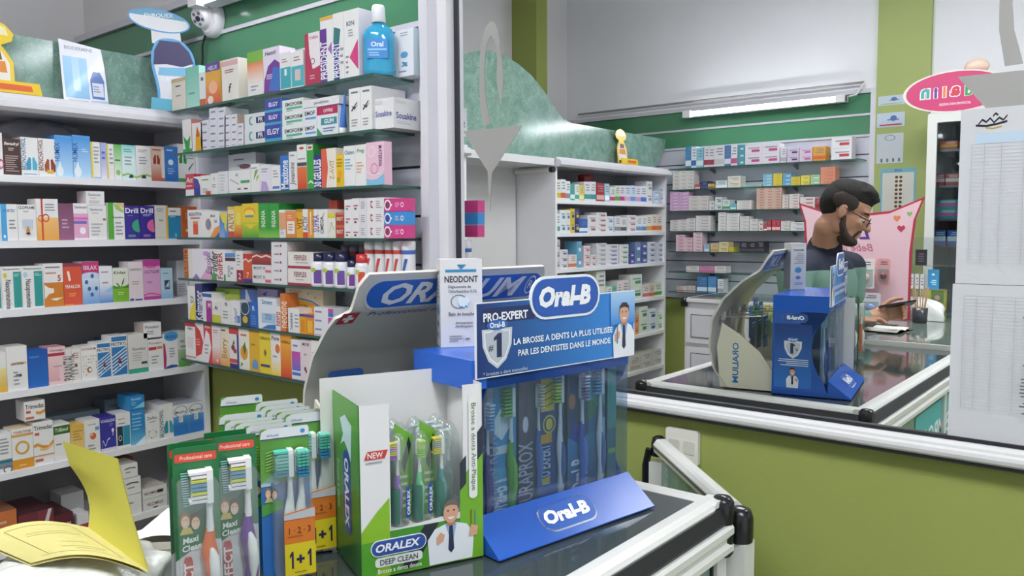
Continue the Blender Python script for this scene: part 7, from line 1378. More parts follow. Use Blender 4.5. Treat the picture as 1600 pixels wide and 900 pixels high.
for i, row in enumerate(BSH):
    for (x0, x1, yt, base, rows, acc) in row:
        ya, yb = mX(x0, yt+15, -3.02).y, mX(x1, yt+15, -3.02).y; zt = mX((x0+x1)/2, yt, -3.02).z; zt = max(zt, LVB[i]+.02)
        zt = min(zt, (LVB[i-1] if i else 1.84)-.028)
        def put(w_, h, z, base, D, lab, grp, bk_): (bulkbox('b', w_, h, .1, base, D, (-3.02, (ya+yb)/2, z+.0004), R(90)) if bk_ else carton('medicine_box', lab, 'box', w_, h, .1, base, D, (-3.02, (ya+yb)/2, z+.0004), R(90), grp))
        stock(ya, yb, zt, LVB[i], rows, base, acc, put, 'on %s shelf of far white unit' % ['top', 'second', 'third', 'fourth', 'fifth', 'lowest'][i], 'stock on %s shelf of far white unit' % ['top', 'second', 'third', 'fourth', 'fifth', 'lowest'][i], True)
tag(BULK['o'].build('stacked_cartons', CARTON), 'stacks of small medicine cartons on the glass shelves across the shop', 'cartons', None, 'stuff')
tag(BULK['b'].build('stacked_cartons', CARTON), 'stacks of small medicine cartons on the far white unit', 'cartons', None, 'stuff')
# red tubs stacked on the top shelf of the far unit
rp = mX(930, 280, -3.1)
for k2 in range(2):
    t = thing('tub', 'red tub with white lid on far white unit, %s of two' % ['lower', 'upper'][k2], 'tub', (-3.18, rp.y, LVB[0]+.0005+k2*.095), 0)
    MB().lathe([(.05, 0), (.052, .004), (.052, .074)], '#9c2a38', n=20).build('body', PLASTIC, t); MB().lathe([(.054, .074), (.054, .092), (.04, .0945)], '#b03a44', n=20).build('lid', PLASTIC, t)

# ---- drawer cabinet behind the counter
q0 = mZ(1068, 466, 1.02)
dc = thing('drawer_cabinet', 'white drawer cabinet with glass top behind the counter, seen in the mirror', 'cabinet', (q0.x, q0.y, 0))
MB().box(0, .6, -.5, -.02, .05, 1.0, '#d8d6d8').build('body', LAMIN, dc)
MB().box(-.01, .61, -.51, .0, 1.0, 1.02, '#dddddd').build('top_rail', ALU, dc)
MB().box(.02, .58, -.48, -.03, 1.018, 1.024, '#6a7470').build('glass_top', TOPG, dc)
MB().lathe([(.02, .97), (.022, 1.0), (.02, 1.024), (.004, 1.028)], '#18181c', (0, -.008, 0), n=12).build('corner_cap', PLASTIC, dc)
for k2 in range(4):
    zt_ = .96-k2*.235
    d_ = MB().box(.015, .585, -.02, -.004, zt_-.21, zt_, '#dedce0').build('drawer', LAMIN, dc)
    MB().box(.05, .55, -.0045, -.001, zt_-.175, zt_-.035, '#2a2a30').build('drawer_seam', MATTE, d_)
    MB().box(.054, .546, -.004, -.0002, zt_-.171, zt_-.039, '#d2d0d6').build('drawer_panel', LAMIN, d_)
# ---- rail and cable at the end of the far unit
t = thing('roller_blind', 'white roller bar with black tip at the end of far unit, seen in mirror', 'bar', (0, 0, 0))
pa_, pb_ = mX(795, 262, -3.33), mY(862, 258, -2.35)
MB().tube([(-3.30, -2.345, 1.815), (-3.02, -2.345, 1.815)], .016, '#d8d6d0', n=12).build('bar', MATTE, t)
MB().tube([(-3.02, -2.345, 1.815), (-2.99, -2.345, 1.815)], .018, '#1c1c22', n=12).build('tip', MATTE, t)
t = tag(MB().tube([(-3.32, -2.345, 1.80), (-3.33, -2.25, 1.74), (-3.34, -2.1, 1.715), (-3.345, -1.9, 1.70), (-3.345, -1.7, 1.70)], .006, '#1c1c22').build('cable', MATTE), 'thin black cable hanging on the wall by far unit, seen in mirror', 'cable')

# ---- fridge with glass door
fx0, fx1, fy0, fy1, fz = -1.12, -.45, YO+.01, -3.42, 2.07
fg = thing('fridge', 'white framed glass door fridge beside the pillar, seen in the mirror', 'fridge', (0, 0, 0))
MB().box(fx0, fx0+.03, fy0, fy1-.03, 0.02, fz, '#c9c8c6').build('side_panel', ALU, fg); MB().box(fx1-.03, fx1, fy0, fy1-.03, 0.02, fz, '#c9c8c6').build('side_panel', ALU, fg)
MB().box(fx0+.03, fx1-.03, fy0, fy0+.02, 0.02, fz, '#7a848a').build('back_panel', MATTE, fg); MB().box(fx0, fx1, fy0, fy1-.03, fz, fz+.03, '#c9c8c6').build('top_panel', ALU, fg); MB().box(fx0, fx1, fy0, fy1-.03, .02, .25, '#c9c8c6').build('base_panel', ALU, fg)
dr = MB().box(fx0, fx0+.05, fy1-.028, fy1, .25, fz+.02, '#d8d8d4').box(fx1-.05, fx1, fy1-.028, fy1, .25, fz+.02, '#d8d8d4').box(fx0+.05, fx1-.05, fy1-.028, fy1, fz-.03, fz+.02, '#d8d8d4').box(fx0+.05, fx1-.05, fy1-.028, fy1, .25, .3, '#d8d8d4').build('door_frame', ALU, fg)
MB().box(fx0+.05, fx1-.05, fy1-.016, fy1-.012, .3, fz-.03, '#fff').build('door_glass', clear('fridge_glass', '#dfe8e8', 1.25), dr)
fq = [mY(1482, y, fy1-.09) for y in (234, 290, 342, 384)]
for q in fq+[Vector((0, 0, .75)), Vector((0, 0, .5))]: MB().box(fx0+.03, fx1-.03, fy0+.03, fy1-.06, q.z-.012, q.z, '#8a9298').build('rack', METAL, fg)
def fbox(x, z, w_, h, base, acc, lab): carton('medicine_box', lab, 'box', w_, h, .1, base, [('r', 0, .3, 1, .6, acc), ('l', .1, .65, .9, .9, 2, '#ddd')], (x, fy1-.09, z+.0005), R(180), 'stock in the fridge')
x_ = fq[0].x
fbox(x_, fq[2].z, .11, .055, '#2f8a90', '#c84a90', 'teal and pink flat box on the fridge shelf, lower one'); fbox(x_, fq[2].z+.056, .11, .055, '#2f8a90', '#c84a90', 'teal and pink flat box on the fridge shelf, upper one')
fbox(x_-.04, fq[1].z, .05, .07, '#a83040', '#d8b0b0', 'dark red carton on the upper fridge shelf'); fbox(x_+.025, fq[1].z, .07, .07, '#b03a40', '#e0c8c0', 'red carton on the upper fridge shelf'); fbox(x_, fq[0].z, .09, .05, '#c8502c', '#e0a030', 'orange carton on the top fridge shelf'); fbox(x_+.04, fq[3].z, .06, .09, '#2f58a0', '#d8e0f0', 'blue carton on the middle fridge shelf'); fbox(x_-.03, fq[3].z, .06, .09, '#3a68b0', '#d8e0f0', 'second blue carton on the middle fridge shelf')
# ---- pink oval sign on the fridge
sg_ = mY(1492, 142, fy1-.05); sg = thing('oval_sign', 'pink oval cardboard sign with colourful letters on top of the fridge', 'sign', (sg_.x, fy1-.06, max(sg_.z, fz+.135)), R(180))
ov = lambda k2, f=1: [(.275*k2*math.cos(R(a)), .118*k2*math.sin(R(a))) for a in range(0, 360, 10)]
MB().prism(ov(1), Fr((0, 0, 0), (1, 0, 0), (0, 0, 1)), .004, '#e6dcd4').build('board', CARTON, sg)
m2 = MB().prism(ov(.94), Fr((0, -.0008, 0), (1, 0, 0), (0, 0, 1)), .0005, '#c43a6c'); 
for ch, x, c in (('d', -.07, '#2f9a54'), ('a', .0, '#c83a48'), ('l', .055, '#d87a34'), ('i', .1, '#5a3a94'), ('n', .155, '#3fa4a0')):
    m2.text(Fr((x-.05, -.0012, -.06), (1, 0, 0), (0, 0, 1), .1, .1), ch, .5, .6, .66, '#eee6ea', bold=.12, off=.0004); m2.text(Fr((x-.05, -.0012, -.06), (1, 0, 0), (0, 0, 1), .1, .1), ch, .5, .6, .62, c, bold=.04, off=.0009)
m2.text(Fr((-.1, -.0012, -.085), (1, 0, 0), (0, 0, 1), .2, .03), '#COMMEUNECARESSE', .5, .5, .5, '#f0d8e0', w=.8); m2.build('print', CARTON, sg)
m2 = MB().lathe([(.002, .0), (.05, .0), (.065, .03), (.05, .06), (.02, .075)], '#d8b8a4', (-.1, .02, .095), n=18, sy=.2); m2.build('baby_photo_cutout', CARTON, sg)
MB().prism([(-.1, -.102), (.1, -.102), (.06, -.05), (-.06, -.05)], Fr((0, .006, 0), (1, 0, 0), (0, 0, 1)), .003, '#d8c8c0').build('support', CARTON, sg)
# ---- sheets on the pillar
for i, (a0, b0, a1, b1, c, lab) in enumerate(((1372, 147, 1414, 166, '#c3d0d8', 'small pale blue card on the green pillar, topmost'), (1370, 174, 1414, 200, '#c2cede', 'pale blue card with red line on the green pillar'), (1369, 207, 1412, 256, '#c8ced4', 'white sheet with tear strips on the green pillar'), (1374, 261, 1432, 335, '#7fb4c0', 'blue bordered notice with brown spots on the green pillar'))):
    Yp = YO+.041; p, q = mY(a0, b1, Yp), mY(a1, b0, Yp); w_, h = abs(q.x-p.x), q.z-p.z
    m2 = MB(); fr = Fr((-w_/2, 0, 0), (1, 0, 0), (0, 0, 1), w_, h); m2.prism([(0, 0), (w_, 0), (w_, h), (0, h)], fr, .001, c)
    if i == 3: m2.deco(fr, [('r', .06, .0, .94, .9, '#d6d4cc'), ('t', 'AVIS', .5, .95, .05, '#2a5a8c', .5)]+[('e', .42+.12*(k2 % 2), .8-.09*(k2//2), .045, .03, '#6a4a2c') for k2 in range(16)])
    elif i == 2: m2.deco(fr, [('o', .5, .85, .2, .1, .2, '#8a94a0')]+[('r', .1+.22*k2, .04, .18+.22*k2, .16, '#6a7888') for k2 in range(4)])
    else: m2.deco(fr, [('r', .1, .1, .9, .2, '#b84a4c' if i == 1 else '#a9b8a0'), ('e', .4, .6, .12, .2, '#5a7ab0'), ('l', .2, .4, .8, .6, 1, '#6a7a9c')])
    tag(m2.build('notice_sheet', PAPER, None, ((p.x+q.x)/2, Yp+.0005, p.z), R(180)), lab, 'notice', 'notices on the green pillar')

# ================================================================== things on the second counter
C2 = CT+.0125
MB().box(-1.54, -.97, d0, -2.32, CT, CT+.012, '#6f7d74').build('glass_top', TOPG, c2); MB().box(-1.54, -.97, d0+.02, -2.34, .05, CT, '#cfcdcd').build('return_cabinet', LAMIN, c2)
hb0 = Vector((-1.23, -2.52, C2)); ht = thing('heart_display', 'pink cardboard counter display with red border and hearts, seen in the mirror', 'display', hb0, R(180-6))
hs = [(-.25, 0), (.25, 0), (.25, .34), (.262, .5), (.29, .585), (.15, .535), (0, .52), (-.15, .535), (-.30, .60), (-.265, .5), (-.25, .34)]
MB().prism(hs, Fr((0, 0, 0), (1, 0, 0), (0, 0, 1)), .006, '#b02e44').build('border_board', CARTON, ht)
m2 = MB().prism([(a*.955, c*.965+.006) for a, c in hs], Fr((0, -.001, 0), (1, 0, 0), (0, 0, 1)), .0006, '#e3bcc6'); 
m2.text(Fr((-.08, -.0016, .38), (1, 0, 0), (0, 0, 1), .2, .1), 'Luc', .5, .5, .7, '#5a3a8c', w=.8, shear=.3, off=.0004); m2.text(Fr((-.1, -.0016, .33), (1, 0, 0), (0, 0, 1), .24, .05), 'Bebe line', .5, .5, .7, '#c86a84', w=.8, bold=0, shear=.3, off=.0004)
for x, z, c, s_ in ((-.2, .45, '#b83a54', .02), (-.18, .5, '#d8844a', .018), (-.235, .52, '#8ab46a', .014)):
    m2.prism([(x, z-s_), (x+s_*.9, z), (x+s_*.8, z+s_*.5), (x+s_*.4, z+s_*.7), (x, z+s_*.35), (x-s_*.4, z+s_*.7), (x-s_*.8, z+s_*.5), (x-s_*.9, z)], Fr((0, -.0018, 0), (1, 0, 0), (0, 0, 1)), .0003, c)
m2.build('print', CARTON, ht)
def bp_(x, z, w_, h, card, item, lab, tilt=0):
    loc = hb0+Matrix.Rotation(R(174), 3, 'Z') @ Vector((x, -.03, z)); t = thing('baby_pack', lab, 'pack', loc, R(174), 'baby packs on the pink display')
    m3 = MB().prism(rrect(-w_/2, 0, w_/2, h, .01), Fr((0, 0, 0), (1, 0, 0), (0, 0, 1)), .001, card); m3.deco(Fr((-w_/2, 0, 0), (1, 0, 0), (0, 0, 1), w_, h), [('l', .2, .76, .8, .92, 2, '#55505c'), ('r', .05, .6, .95, .64, '#8cc0b4')]); m3.build('card', CARTON, t)
    MB().lathe([(.002, -.012), (w_*.2, -.01), (w_*.26, 0)], item, (0, 0, h*.36), n=16, axis='y').build('soother', PLASTIC, t)
    MB().prism(rrect(-w_*.42, h*.06, w_*.42, h*.62, .01), Fr((0, -.018, 0), (1, 0, 0), (0, 0, 1)), .016, '#fff').build('blister', CLEARP, t)
bp_(.065, .17, .085, .15, '#e6e4ea', '#8a3aa0', 'white pack with purple soother hung on the pink display'); bp_(-.045, .15, .09, .15, '#e8dcdc', '#d8b8b0', 'white pack with beige soother hung on the pink display'); bp_(-.13, .17, .06, .13, '#d89a9c', '#7a3a40', 'red and white pack hung on the pink display'); bp_(.15, .17, .06, .14, '#d4d8c4', '#a8c84a', 'white pack with lime soother hung on the pink display')
bp_(.12, .02, .07, .13, '#e0dce0', '#d8c84a', 'lower pack with yellow soother on the pink display'); bp_(.03, .01, .09, .12, '#c8c4dc', '#b8a4c8', 'lower pack with lilac soother on the pink display'); bp_(-.075, .01, .09, .12, '#d8d0d8', '#8a9ac8', 'lower pack with blue soother on the pink display')
# book, bag, yellow box, pen pot, acrylic rack
bkp = mZ(1388, 517, C2); bk2 = thing('open_book', 'open ledger with white pages on the second counter by the man', 'book', (bkp.x-.0, bkp.y, C2), R(95))
for sx in (-1, 1):
    m2 = MB(); m2.grid(lambda u, v: Vector((sx*.1*u, -.07+.14*v, .003+.012*math.sin(math.pi*min(1, u*.8+.1)))), 10, 1, '#dedbd4'); m2.grid(lambda u, v: Vector((sx*.1*(1-u), -.07+.14*v, .001)), 10, 1, '#b9b4a8')
    for k2 in range(8): m2.grid(lambda u, v: Vector((sx*(.012+.078*u), .055-.016*k2+.001*v, .0045+.012*math.sin(math.pi*min(1, (.12+.78*u)*.8+.1)))), 6, 1, '#a9a8a4')
    m2.build('page_block', PAPER, bk2)
MB().box(-.103, .103, -.073, .073, 0, .001, '#5a5048').build('cover', PAPER, bk2)
bgp = mZ(1432, 497, C2)
m2 = MB()
def bag2(u, v):
    a = u*2*math.pi; ph = v*math.pi/2; n_ = .06*math.sin(a*5+v*6)+.04*math.sin(a*9-v*4)
    r_ = math.cos(ph)**.5*(1+n_); return Vector((.15*r_*math.cos(a)*(1+.25*math.cos(a)), .08*r_*math.sin(a), .001+.105*math.sin(ph)**.9*(1+.2*n_)))
m2.grid(bag2, 44, 12, '#dddddb'); tag(m2.build('plastic_bag', BAG, None, (bgp.x-.03, bgp.y+.01, C2+.0005), R(25)), 'white plastic bag on the second counter, seen in the mirror', 'bag')
yb_ = mZ(1455, 488, C2); carton('leaflet_box', 'yellow box with green picture on the second counter, seen in the mirror', 'box', .11, .115, .04, '#d8c82c', [('p', [(.0, .35), (.6, .45), (.6, .95), (0, .95)], '#6a8a3c'), ('e', .3, .6, .12, .12, '#d8a8a4')], (yb_.x-.02, yb_.y-.13, C2+.0005), R(190), None)
pp_ = mZ(1412, 470, C2); pt_ = thing('stick_pot', 'small pot of wooden sticks on the second counter, seen in the mirror', 'pot', (-.92, -2.47, C2+.0005))
MB().lathe([(.03, 0), (.033, .005), (.035, .07), (.032, .07), (.03, .01)], '#3a3a40', n=16).build('pot', PLASTIC, pt_)
for k2 in range(7):
    a = k2*.9; MB().tube([(.012*math.cos(a), .012*math.sin(a), .01), (.035*math.cos(a), .035*math.sin(a), .17+.02*math.sin(k2*2))], .003, '#c4a080', n=6).build('stick', MATTE, pt_)
rk = thing('acrylic_rack', 'clear acrylic rack of small packs on the second counter, seen in the mirror', 'rack', (-.93, -2.80, C2+.0005), R(180))
for z in (.02, .14, .26): MB().box(-.12, .12, -.05, .05, z-.003, z, '#fff').build('tier', CLEARP, rk)
for x in (-.12, .117): MB().box(x, x+.003, -.05, .05, 0, .4, '#fff').build('side', CLEARP, rk)
MB().box(-.12, .12, .048, .05, 0, .4, '#fff').build('back_panel', CLEARP, rk)
for i, x in enumerate((.10, .075, .05)):
    o = carton('small_pack', 'slim white pack in the acrylic rack, %s' % ['outer', 'middle', 'inner'][i], 'box', .018, .075, .02, '#dcdcdc', [('l', .2, .2, .8, .8, 3, '#8a8a92')], tuple(Vector((-.93, -2.80, C2))+Matrix.Rotation(R(180), 3, 'Z') @ Vector((x, -.03, .1405))), R(180), 'packs in the acrylic rack')
carton('small_pack', 'light blue pack in the acrylic rack', 'box', .05, .1, .015, '#4a9ad0', [('e', .5, .75, .15, .06, '#dfe'), ('l', .2, .2, .8, .5, 3, '#dff')], tuple(Vector((-.93, -2.80, C2))+Matrix.Rotation(R(180), 3, 'Z') @ Vector((.0, -.03, .1405))), R(180), 'packs in the acrylic rack')
carton('small_pack', 'dark grey pack in the acrylic rack', 'box', .05, .08, .02, '#3a3a42', [('l', .2, .2, .8, .8, 4, '#77777c')], tuple(Vector((-.93, -2.80, C2))+Matrix.Rotation(R(180), 3, 'Z') @ Vector((.06, -.03, .2605))), R(180), 'packs in the acrylic rack')

# tell equal looking stock cartons apart by their place along the shelf
_g = {}
for o in list(bpy.data.objects):
    if o.get('label') and str(o.get('group', '')).startswith('stock on'): _g.setdefault(o['label'], []).append(o)
for lab, os_ in _g.items():
    if len(os_) > 1:
        os_.sort(key=lambda o: (o.location.x if o.rotation_euler.z > 2 else -o.location.y))
        for o, wd in zip(os_, ['leftmost', 'second', 'third', 'fourth', 'fifth', 'sixth']): o['label'] = ' '.join((wd+' '+lab).split()[:16])

# ================================================================== the man behind the counter (seen in the mirror)
def J(px, py, t): return flip(CAM+ray(px, py)*t)
def solid(name, mb, mat, parent, voxel, smooth=6):
    o = mb.build(name, mat, parent)
    r_ = o.modifiers.new('remesh', 'REMESH'); r_.mode = 'VOXEL'; r_.voxel_size = voxel; r_.use_smooth_shade = True
    s_ = o.modifiers.new('smooth', 'SMOOTH'); s_.factor = .5; s_.iterations = smooth
    return o
def plain(name, h, rough, noise=0, nscale=60, bump=0, h2=None):
    m, n, l, b = _new(name); tc = n.new('ShaderNodeTexCoord'); tn = n.new('ShaderNodeTexNoise'); tn.inputs['Scale'].default_value = nscale; tn.inputs['Detail'].default_value = 5
    l.new(tc.outputs['Object'], tn.inputs['Vector']); mx = n.new('ShaderNodeMixRGB'); mx.inputs[1].default_value = hexc(h); mx.inputs[2].default_value = hexc(h2 or h)
    l.new(tn.outputs['Fac'], mx.inputs[0]); l.new(mx.outputs[0], b.inputs['Base Color']); b.inputs['Roughness'].default_value = rough
    if bump:
        bp = n.new('ShaderNodeBump'); bp.inputs['Strength'].default_value = bump; bp.inputs['Distance'].default_value = .004; l.new(tn.outputs['Fac'], bp.inputs['Height']); l.new(bp.outputs[0], b.inputs['Normal'])
    return m
SKINM = plain('man_skin', '#bd8c70', .5, nscale=25, h2='#a9785e')
HAIRM = plain('man_hair', '#0c0a09', .85, nscale=220, bump=1.0, h2='#1e1916')
BEARDM = plain('man_beard', '#2a201b', .8, nscale=300, bump=.8, h2='#4a3830')
TROUM = plain('man_trousers', '#2c3340', .9, nscale=200, bump=.2, h2='#353d4c')
def sweater_mat(z0):
    m, n, l, b = _new('two_tone_knit'); g = n.new('ShaderNodeTexCoord'); sx = n.new('ShaderNodeSeparateXYZ'); l.new(g.outputs['Object'], sx.inputs[0])
    gt_ = n.new('ShaderNodeMath'); gt_.operation = 'GREATER_THAN'; gt_.inputs[1].default_value = z0; l.new(sx.outputs['Z'], gt_.inputs[0])
    mx = n.new('ShaderNodeMixRGB'); mx.inputs[1].default_value = hexc('#6f9083'); mx.inputs[2].default_value = hexc('#1d2233'); l.new(gt_.outputs[0], mx.inputs[0]); l.new(mx.outputs[0], b.inputs['Base Color'])
    b.inputs['Roughness'].default_value = .9; tn = n.new('ShaderNodeTexNoise'); tn.inputs['Scale'].default_value = 260; l.new(g.outputs['Object'], tn.inputs['Vector'])
    bp = n.new('ShaderNodeBump'); bp.inputs['Strength'].default_value = .25; bp.inputs['Distance'].default_value = .004; l.new(tn.outputs['Fac'], bp.inputs['Height']); l.new(bp.outputs[0], b.inputs['Normal'])
    return m
class Blob(MB):
    def ball(s, c, r, ax=None, n=14):
        c = Vector(c); r = Vector(r) if not isinstance(r, (int, float)) else Vector((r, r, r))
        X, Yx, Zx = ax or (Vector((1, 0, 0)), Vector((0, 1, 0)), Vector((0, 0, 1)))
        vs = []; fs = []
        for j in range(1, n):
            ph = math.pi*j/n
            for i in range(2*n):
                a = math.pi*i/n; vs.append(c+X*(r.x*math.sin(ph)*math.cos(a))+Yx*(r.y*math.sin(ph)*math.sin(a))+Zx*(r.z*math.cos(ph)))
        N = 2*n; fs = [(j*N+i, (j+1)*N+i, (j+1)*N+(i+1) % N, j*N+(i+1) % N) for j in range(n-2) for i in range(N)]
        vs += [c+Zx*r.z, c-Zx*r.z]; t, bt = len(vs)-2, len(vs)-1
        fs += [(t, i, (i+1) % N) for i in range(N)]+[(bt, (n-2)*N+(i+1) % N, (n-2)*N+i) for i in range(N)]
        return s.add(vs, fs, '#fff')
    def limb(s, pts, rs, n=12):
        for p, r in zip(pts, rs): s.ball(p, r, n=8)
        return s.tube(pts, list(rs), '#fff', n=n)
man = thing('person', 'man in navy and green sweater with glasses looking down at phone, seen in mirror', 'person', (0, 0, 0))
# virtual axes of the head as the mirror shows it
hc = J(1322, 331, 3.36)
fv = (RGT*.80-FWD*.36-Vector((0, 0, 1))*.42).normalized(); uv_ = Vector((0, 0, 1))*1.0+RGT*.30; uv_ = (uv_-fv*uv_.dot(fv)).normalized()
hf, hu = flip(fv), flip(uv_); hl = hu.cross(hf)          # forward, up, left
HS = 1.0
def H(x, y, z): return hc+(hf*x+hl*y+hu*z)*HS
AX = (hf, hl, hu)
shN, shF = J(1237, 411, 3.28), J(1331, 400, 3.62)         # near and far shoulder as the mirror shows them
mid = (shN+shF)/2; sd = (shF-shN).normalized()
chest = mid+Vector((.01, 0, -.12)); neck0 = mid+Vector((.0, 0, .03)); neck1 = H(-.035, 0, -.09)
pel = Vector((mid.x-.13, mid.y, .93)); 
bd = Blob()
bd.ball(H(-.012, 0, .035), (.098, .077, .088), AX); bd.ball(H(.022, 0, -.03), (.068, .063, .082), AX); bd.ball(H(.038, 0, -.078), (.046, .05, .042), AX)
bd.ball(H(.058, 0, .022), (.034, .056, .016), AX)         # brow
for sy_ in (-1, 1):
    bd.ball(H(.06, sy_*.034, -.03), (.024, .022, .022), AX); bd.ball(H(-.012, sy_*.077, -.012), (.019, .009, .033), AX); bd.ball(H(.0, sy_*.05, -.06), (.04, .018, .04), AX)
bd.limb([H(.082, 0, .012), H(.098, 0, -.014), H(.108, 0, -.034)], [.009, .011, .014]); 
for sy_ in (-1, 1): bd.ball(H(.095, sy_*.012, -.036), .0085, n=8)
bd.ball(H(.083, 0, -.062), (.012, .024, .006), AX); bd.ball(H(.081, 0, -.074), (.012, .021, .007), AX); bd.ball(H(.075, 0, -.1), (.02, .024, .016), AX)
bd.limb([neck0+Vector((0, 0, -.06)), neck0, (neck0+neck1)/2, neck1, H(-.02, 0, -.03)], [.075, .066, .058, .057, .056])
bd.ball(chest, (.105, .17, .14)); bd.ball((chest+pel)/2, (.11, .155, .2)); bd.ball(pel, (.12, .165, .12))
# arms: far arm holds the phone, near arm rests down on the counter edge
hand = J(1384, 489, 3.47)
wrF = J(1352, 497, 3.45); elF = J(1330, 500, 3.62)
shFj = shF+Vector((0, .03, -.05)); shNj = shN+Vector((0, -.03, -.05))
elN = shNj+Vector((.03, .05, -.20)); wrN = elN+Vector((.17, -.15, .02))
def arm(B, a, e, w_, k): 
    B.limb([a, a*.5+e*.5, e, e*.5+w_*.5, w_], [.056*k, .05*k, .043*k, .038*k, .029*k])
arm(bd, shFj, elF, wrF, 1); arm(bd, shNj, elN, wrN, 1)
# right hand: palm, four curled fingers, thumb over the phone
d1 = (hand-wrF).normalized(); camv = -flip(FWD); up_ = (Vector((0, 0, 1))-d1*d1.z).normalized(); pal = d1.cross(up_).normalized()
if pal.dot(flip(-FWD)) < 0: pal = -pal
def Hd(a, b2, c): return hand+d1*a+up_*b2+pal*c
bd.limb([wrF, Hd(-.045, 0, 0)], [.029, .03]); bd.ball(Hd(-.012, -.002, .0), (.046, .014, .042), (d1, pal, up_)); bd.ball(Hd(-.03, .0, .006), (.035, .018, .036), (d1, pal, up_))
for i, (z, L_) in enumerate(((.028, .9), (.010, 1.0), (-.009, .95), (-.027, .8))):
    k0 = Hd(.026, z, .006); k1 = Hd(.026+.036*L_, z-.002, .022); k2 = Hd(.026+.038*L_, z-.003, .046); k3 = Hd(.026+.016*L_, z-.003, .056)
    bd.limb([Hd(0, z*.9, 0), k0, k1, k2, k3], [.0105, .010, .009, .0083, .0075], 8)
bd.limb([Hd(-.02, .034, .012), Hd(.012, .054, .022), Hd(.042, .058, .030), Hd(.062, .054, .034)], [.013, .0115, .010, .0085], 8)
# left hand lies on the counter ledge
d2 = Vector((.8, -.5, 0)).normalized(); s2 = Vector((d2.y, -d2.x, 0))
for i, (y_, L_) in enumerate(((.028, .85), (.01, 1), (-.009, .95), (-.027, .8))):
    b0 = wrN+d2*.075+s2*y_; bd.limb([wrN+d2*.03+s2*y_*.8, b0, b0+d2*.035*L_+Vector((0, 0, .006)), b0+d2*.062*L_+Vector((0, 0, -.012))], [.011, .0105, .009, .0078], 8)
bd.ball(wrN+d2*.045, (.045, .036, .016), (d2, s2, Vector((0, 0, 1)))); bd.limb([wrN, wrN+d2*.03], [.028, .026]); bd.limb([wrN+d2*.02-s2*.03, wrN+d2*.05-s2*.055, wrN+d2*.075-s2*.06], [.013, .0105, .0085], 8)
# legs
for q in (-1, 1):
    hip = pel+Vector((0, q*.09, -.06)); kn = Vector((pel.x+.02, pel.y+q*.1, .49)); an = Vector((pel.x-.02, pel.y+q*.1, .09))
    bd.limb([hip, (hip+kn)/2, kn, (kn+an)/2, an], [.088, .075, .056, .054, .04]); bd.ball(Vector((pel.x+.05, pel.y+q*.1, .04)), (.12, .042, .036))
body = solid('body', bd, SKINM, man, .0055, 3)
# sweater over the torso and arms
sw = Blob()
k = 1.0
sw.ball(chest+Vector((0, 0, .01)), (.125, .185, .15)); sw.ball(mid+Vector((0, 0, -.03)), (.085, .15, .06)); sw.ball((chest+pel)/2, (.128, .175, .21)); sw.ball(pel+Vector((0, 0, .04)), (.135, .18, .09))
sw.limb([shFj, mid+Vector((0, 0, -.01)), shNj], [.072, .072, .072]); sw.limb([neck0+Vector((0, 0, -.03)), neck0+Vector((.005, 0, .018))], [.085, .074])
arm(sw, shFj, elF, wrF, 1.28); arm(sw, shNj, elN, wrN, 1.28)
zl = J(1280, 420, 3.42).z
solid('sweater', sw, sweater_mat(zl), man, .009, 8)
tr = Blob(); tr.ball(pel+Vector((0, 0, -.03)), (.132, .178, .12))
for q in (-1, 1):
    hip = pel+Vector((0, q*.09, -.06)); kn = Vector((pel.x+.02, pel.y+q*.1, .49)); an = Vector((pel.x-.02, pel.y+q*.1, .1))
    tr.limb([hip, (hip+kn)/2, kn, (kn+an)/2, an], [.1, .088, .07, .066, .058])
solid('trousers', tr, TROUM, man, .012, 6)
for q in (-1, 1):
    sh = Blob(); sh.ball(Vector((pel.x+.05, pel.y+q*.1, .052)), (.14, .052, .05)); solid('shoe', sh, plain('shoe_leather', '#1c1a1a', .4), man, .01, 3)
# hair: thick cap with short sides
hr = Blob(); hr.ball(H(-.014, 0, .062), (.098, .078, .074), AX); hr.ball(H(-.05, 0, .03), (.07, .073, .085), AX); hr.ball(H(.03, 0, .098), (.062, .062, .034), AX); hr.ball(H(.06, 0, .085), (.034, .052, .024), AX)
for i in range(60):
    a, b2 = rnd.random()*6.28, rnd.random(); hr.ball(H(-.0+.085*math.cos(a)*b2+.01, .06*math.sin(a)*b2, .118-.03*b2*b2+rnd.random()*.008), .013+.006*rnd.random(), n=6)
solid('hair', hr, HAIRM, man, .0055, 2)
# sideburn hair and beard
fa = Blob()
for sy_ in (-1, 1):
    fa.ball(H(-.018, sy_*.07, .03), (.055, .012, .04), AX)
solid('short_sides', fa, plain('short_hair', '#3a2c25', .8, nscale=300, bump=.6, h2='#231b17'), man, .005, 3)
be = Blob()
be.ball(H(.05, 0, -.104), (.048, .046, .026), AX)
for sy_ in (-1, 1): be.limb([H(.004, sy_*.066, -.03), H(.012, sy_*.064, -.06), H(.03, sy_*.053, -.088), H(.06, sy_*.03, -.104)], [.010, .014, .017, .016]); be.limb([H(.088, sy_*.004, -.052), H(.082, sy_*.024, -.058), H(.074, sy_*.033, -.08)], [.006, .0065, .007])
solid('beard', be, BEARDM, man, .0045, 3)
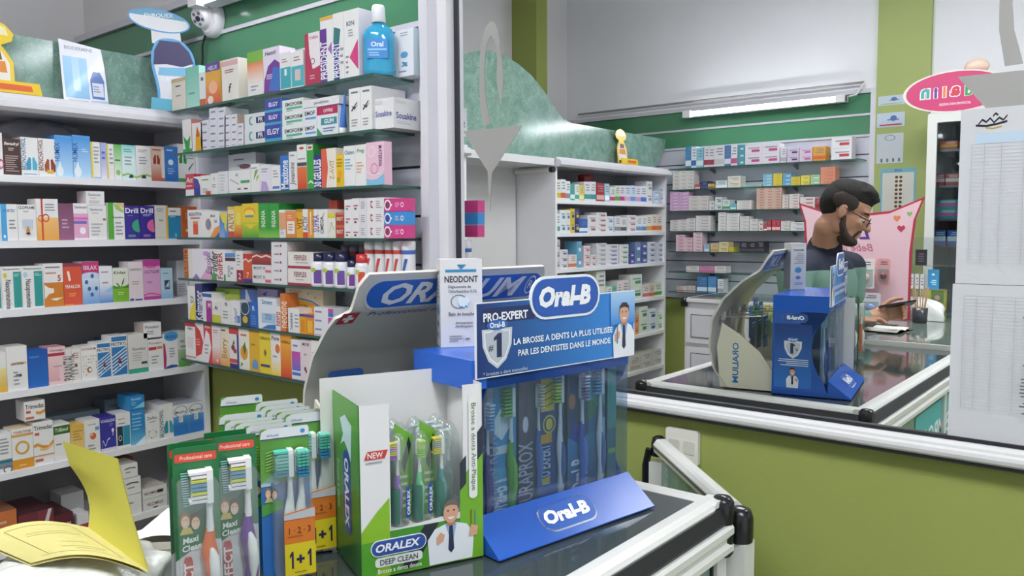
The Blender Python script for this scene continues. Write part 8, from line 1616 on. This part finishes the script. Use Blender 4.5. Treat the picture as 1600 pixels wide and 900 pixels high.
# glasses
gl = MB()
for sy_ in (-1, 1):
    gl.tube([H(.1, sy_*(.036)+.023*math.cos(a), -.012+.019*math.sin(a)) for a in [2*math.pi*i/20 for i in range(21)]], .0022, '#1c1c22', n=6)
    gl.tube([H(.098, sy_*.059, -.006), H(.05, sy_*.074, -.004), H(-.012, sy_*.083, .004)], .0022, '#1c1c22', n=6)
gl.tube([H(.1, -.013, -.01), H(.108, 0, -.006), H(.1, .013, -.01)], .002, '#1c1c22', n=6)
glo = gl.build('glasses', PLASTIC, man)
for sy_ in (-1, 1):
    e = MB(); e.add([H(.1, sy_*.036+.021*math.cos(a), -.012+.017*math.sin(a)) for a in [2*math.pi*i/20 for i in range(20)]], [tuple(range(20))], '#fff'); e.build('lens', CLEARP, glo)
    e = Blob(); e.ball(H(.068, sy_*.033, -.008), (.015, .017, .0125), AX); e.c = [[hexc('#e2ddd8')]*len(f) for f in e.f]; e.build('eye', PLASTIC, man)
    e = Blob(); e.ball(H(.0785, sy_*.033, -.013), (.006, .007, .0065), AX, n=8); e.c = [[hexc('#1c1412')]*len(f) for f in e.f]; e.build('iris', PLASTIC, man)
    e = MB(); e.tube([H(.083, sy_*.014, .016), H(.084, sy_*.03, .022), H(.07, sy_*.05, .016)], [.004, .0048, .003], '#1c1613', n=6); e.build('eyebrow', HAIR, man)
    e = Blob(); e.ball(H(.068, sy_*.033, -.003), (.0165, .0185, .011), AX); e.build('eyelid', SKINM, man)
# phone in the hand
pO = Hd(.03, .03, .03); ph = thing('mobile_phone', 'black mobile phone held in the hand of the man, seen in mirror', 'phone', pO)
u1 = (d1*.9+pal*.35).normalized(); w1 = (up_*.35+pal*.9-u1*(up_*.35+pal*.9).dot(u1)).normalized(); n1 = u1.cross(w1)
MB().obox(-u1*.07-w1*.035-n1*.004, u1*.145, w1*.07, n1*.008, '#17171b').build('case', PLASTIC, ph)
MB().obox(-u1*.066-w1*.032+n1*.0041, u1*.137, w1*.064, n1*.0004, '#26262e').build('screen', GLOSSP, ph)
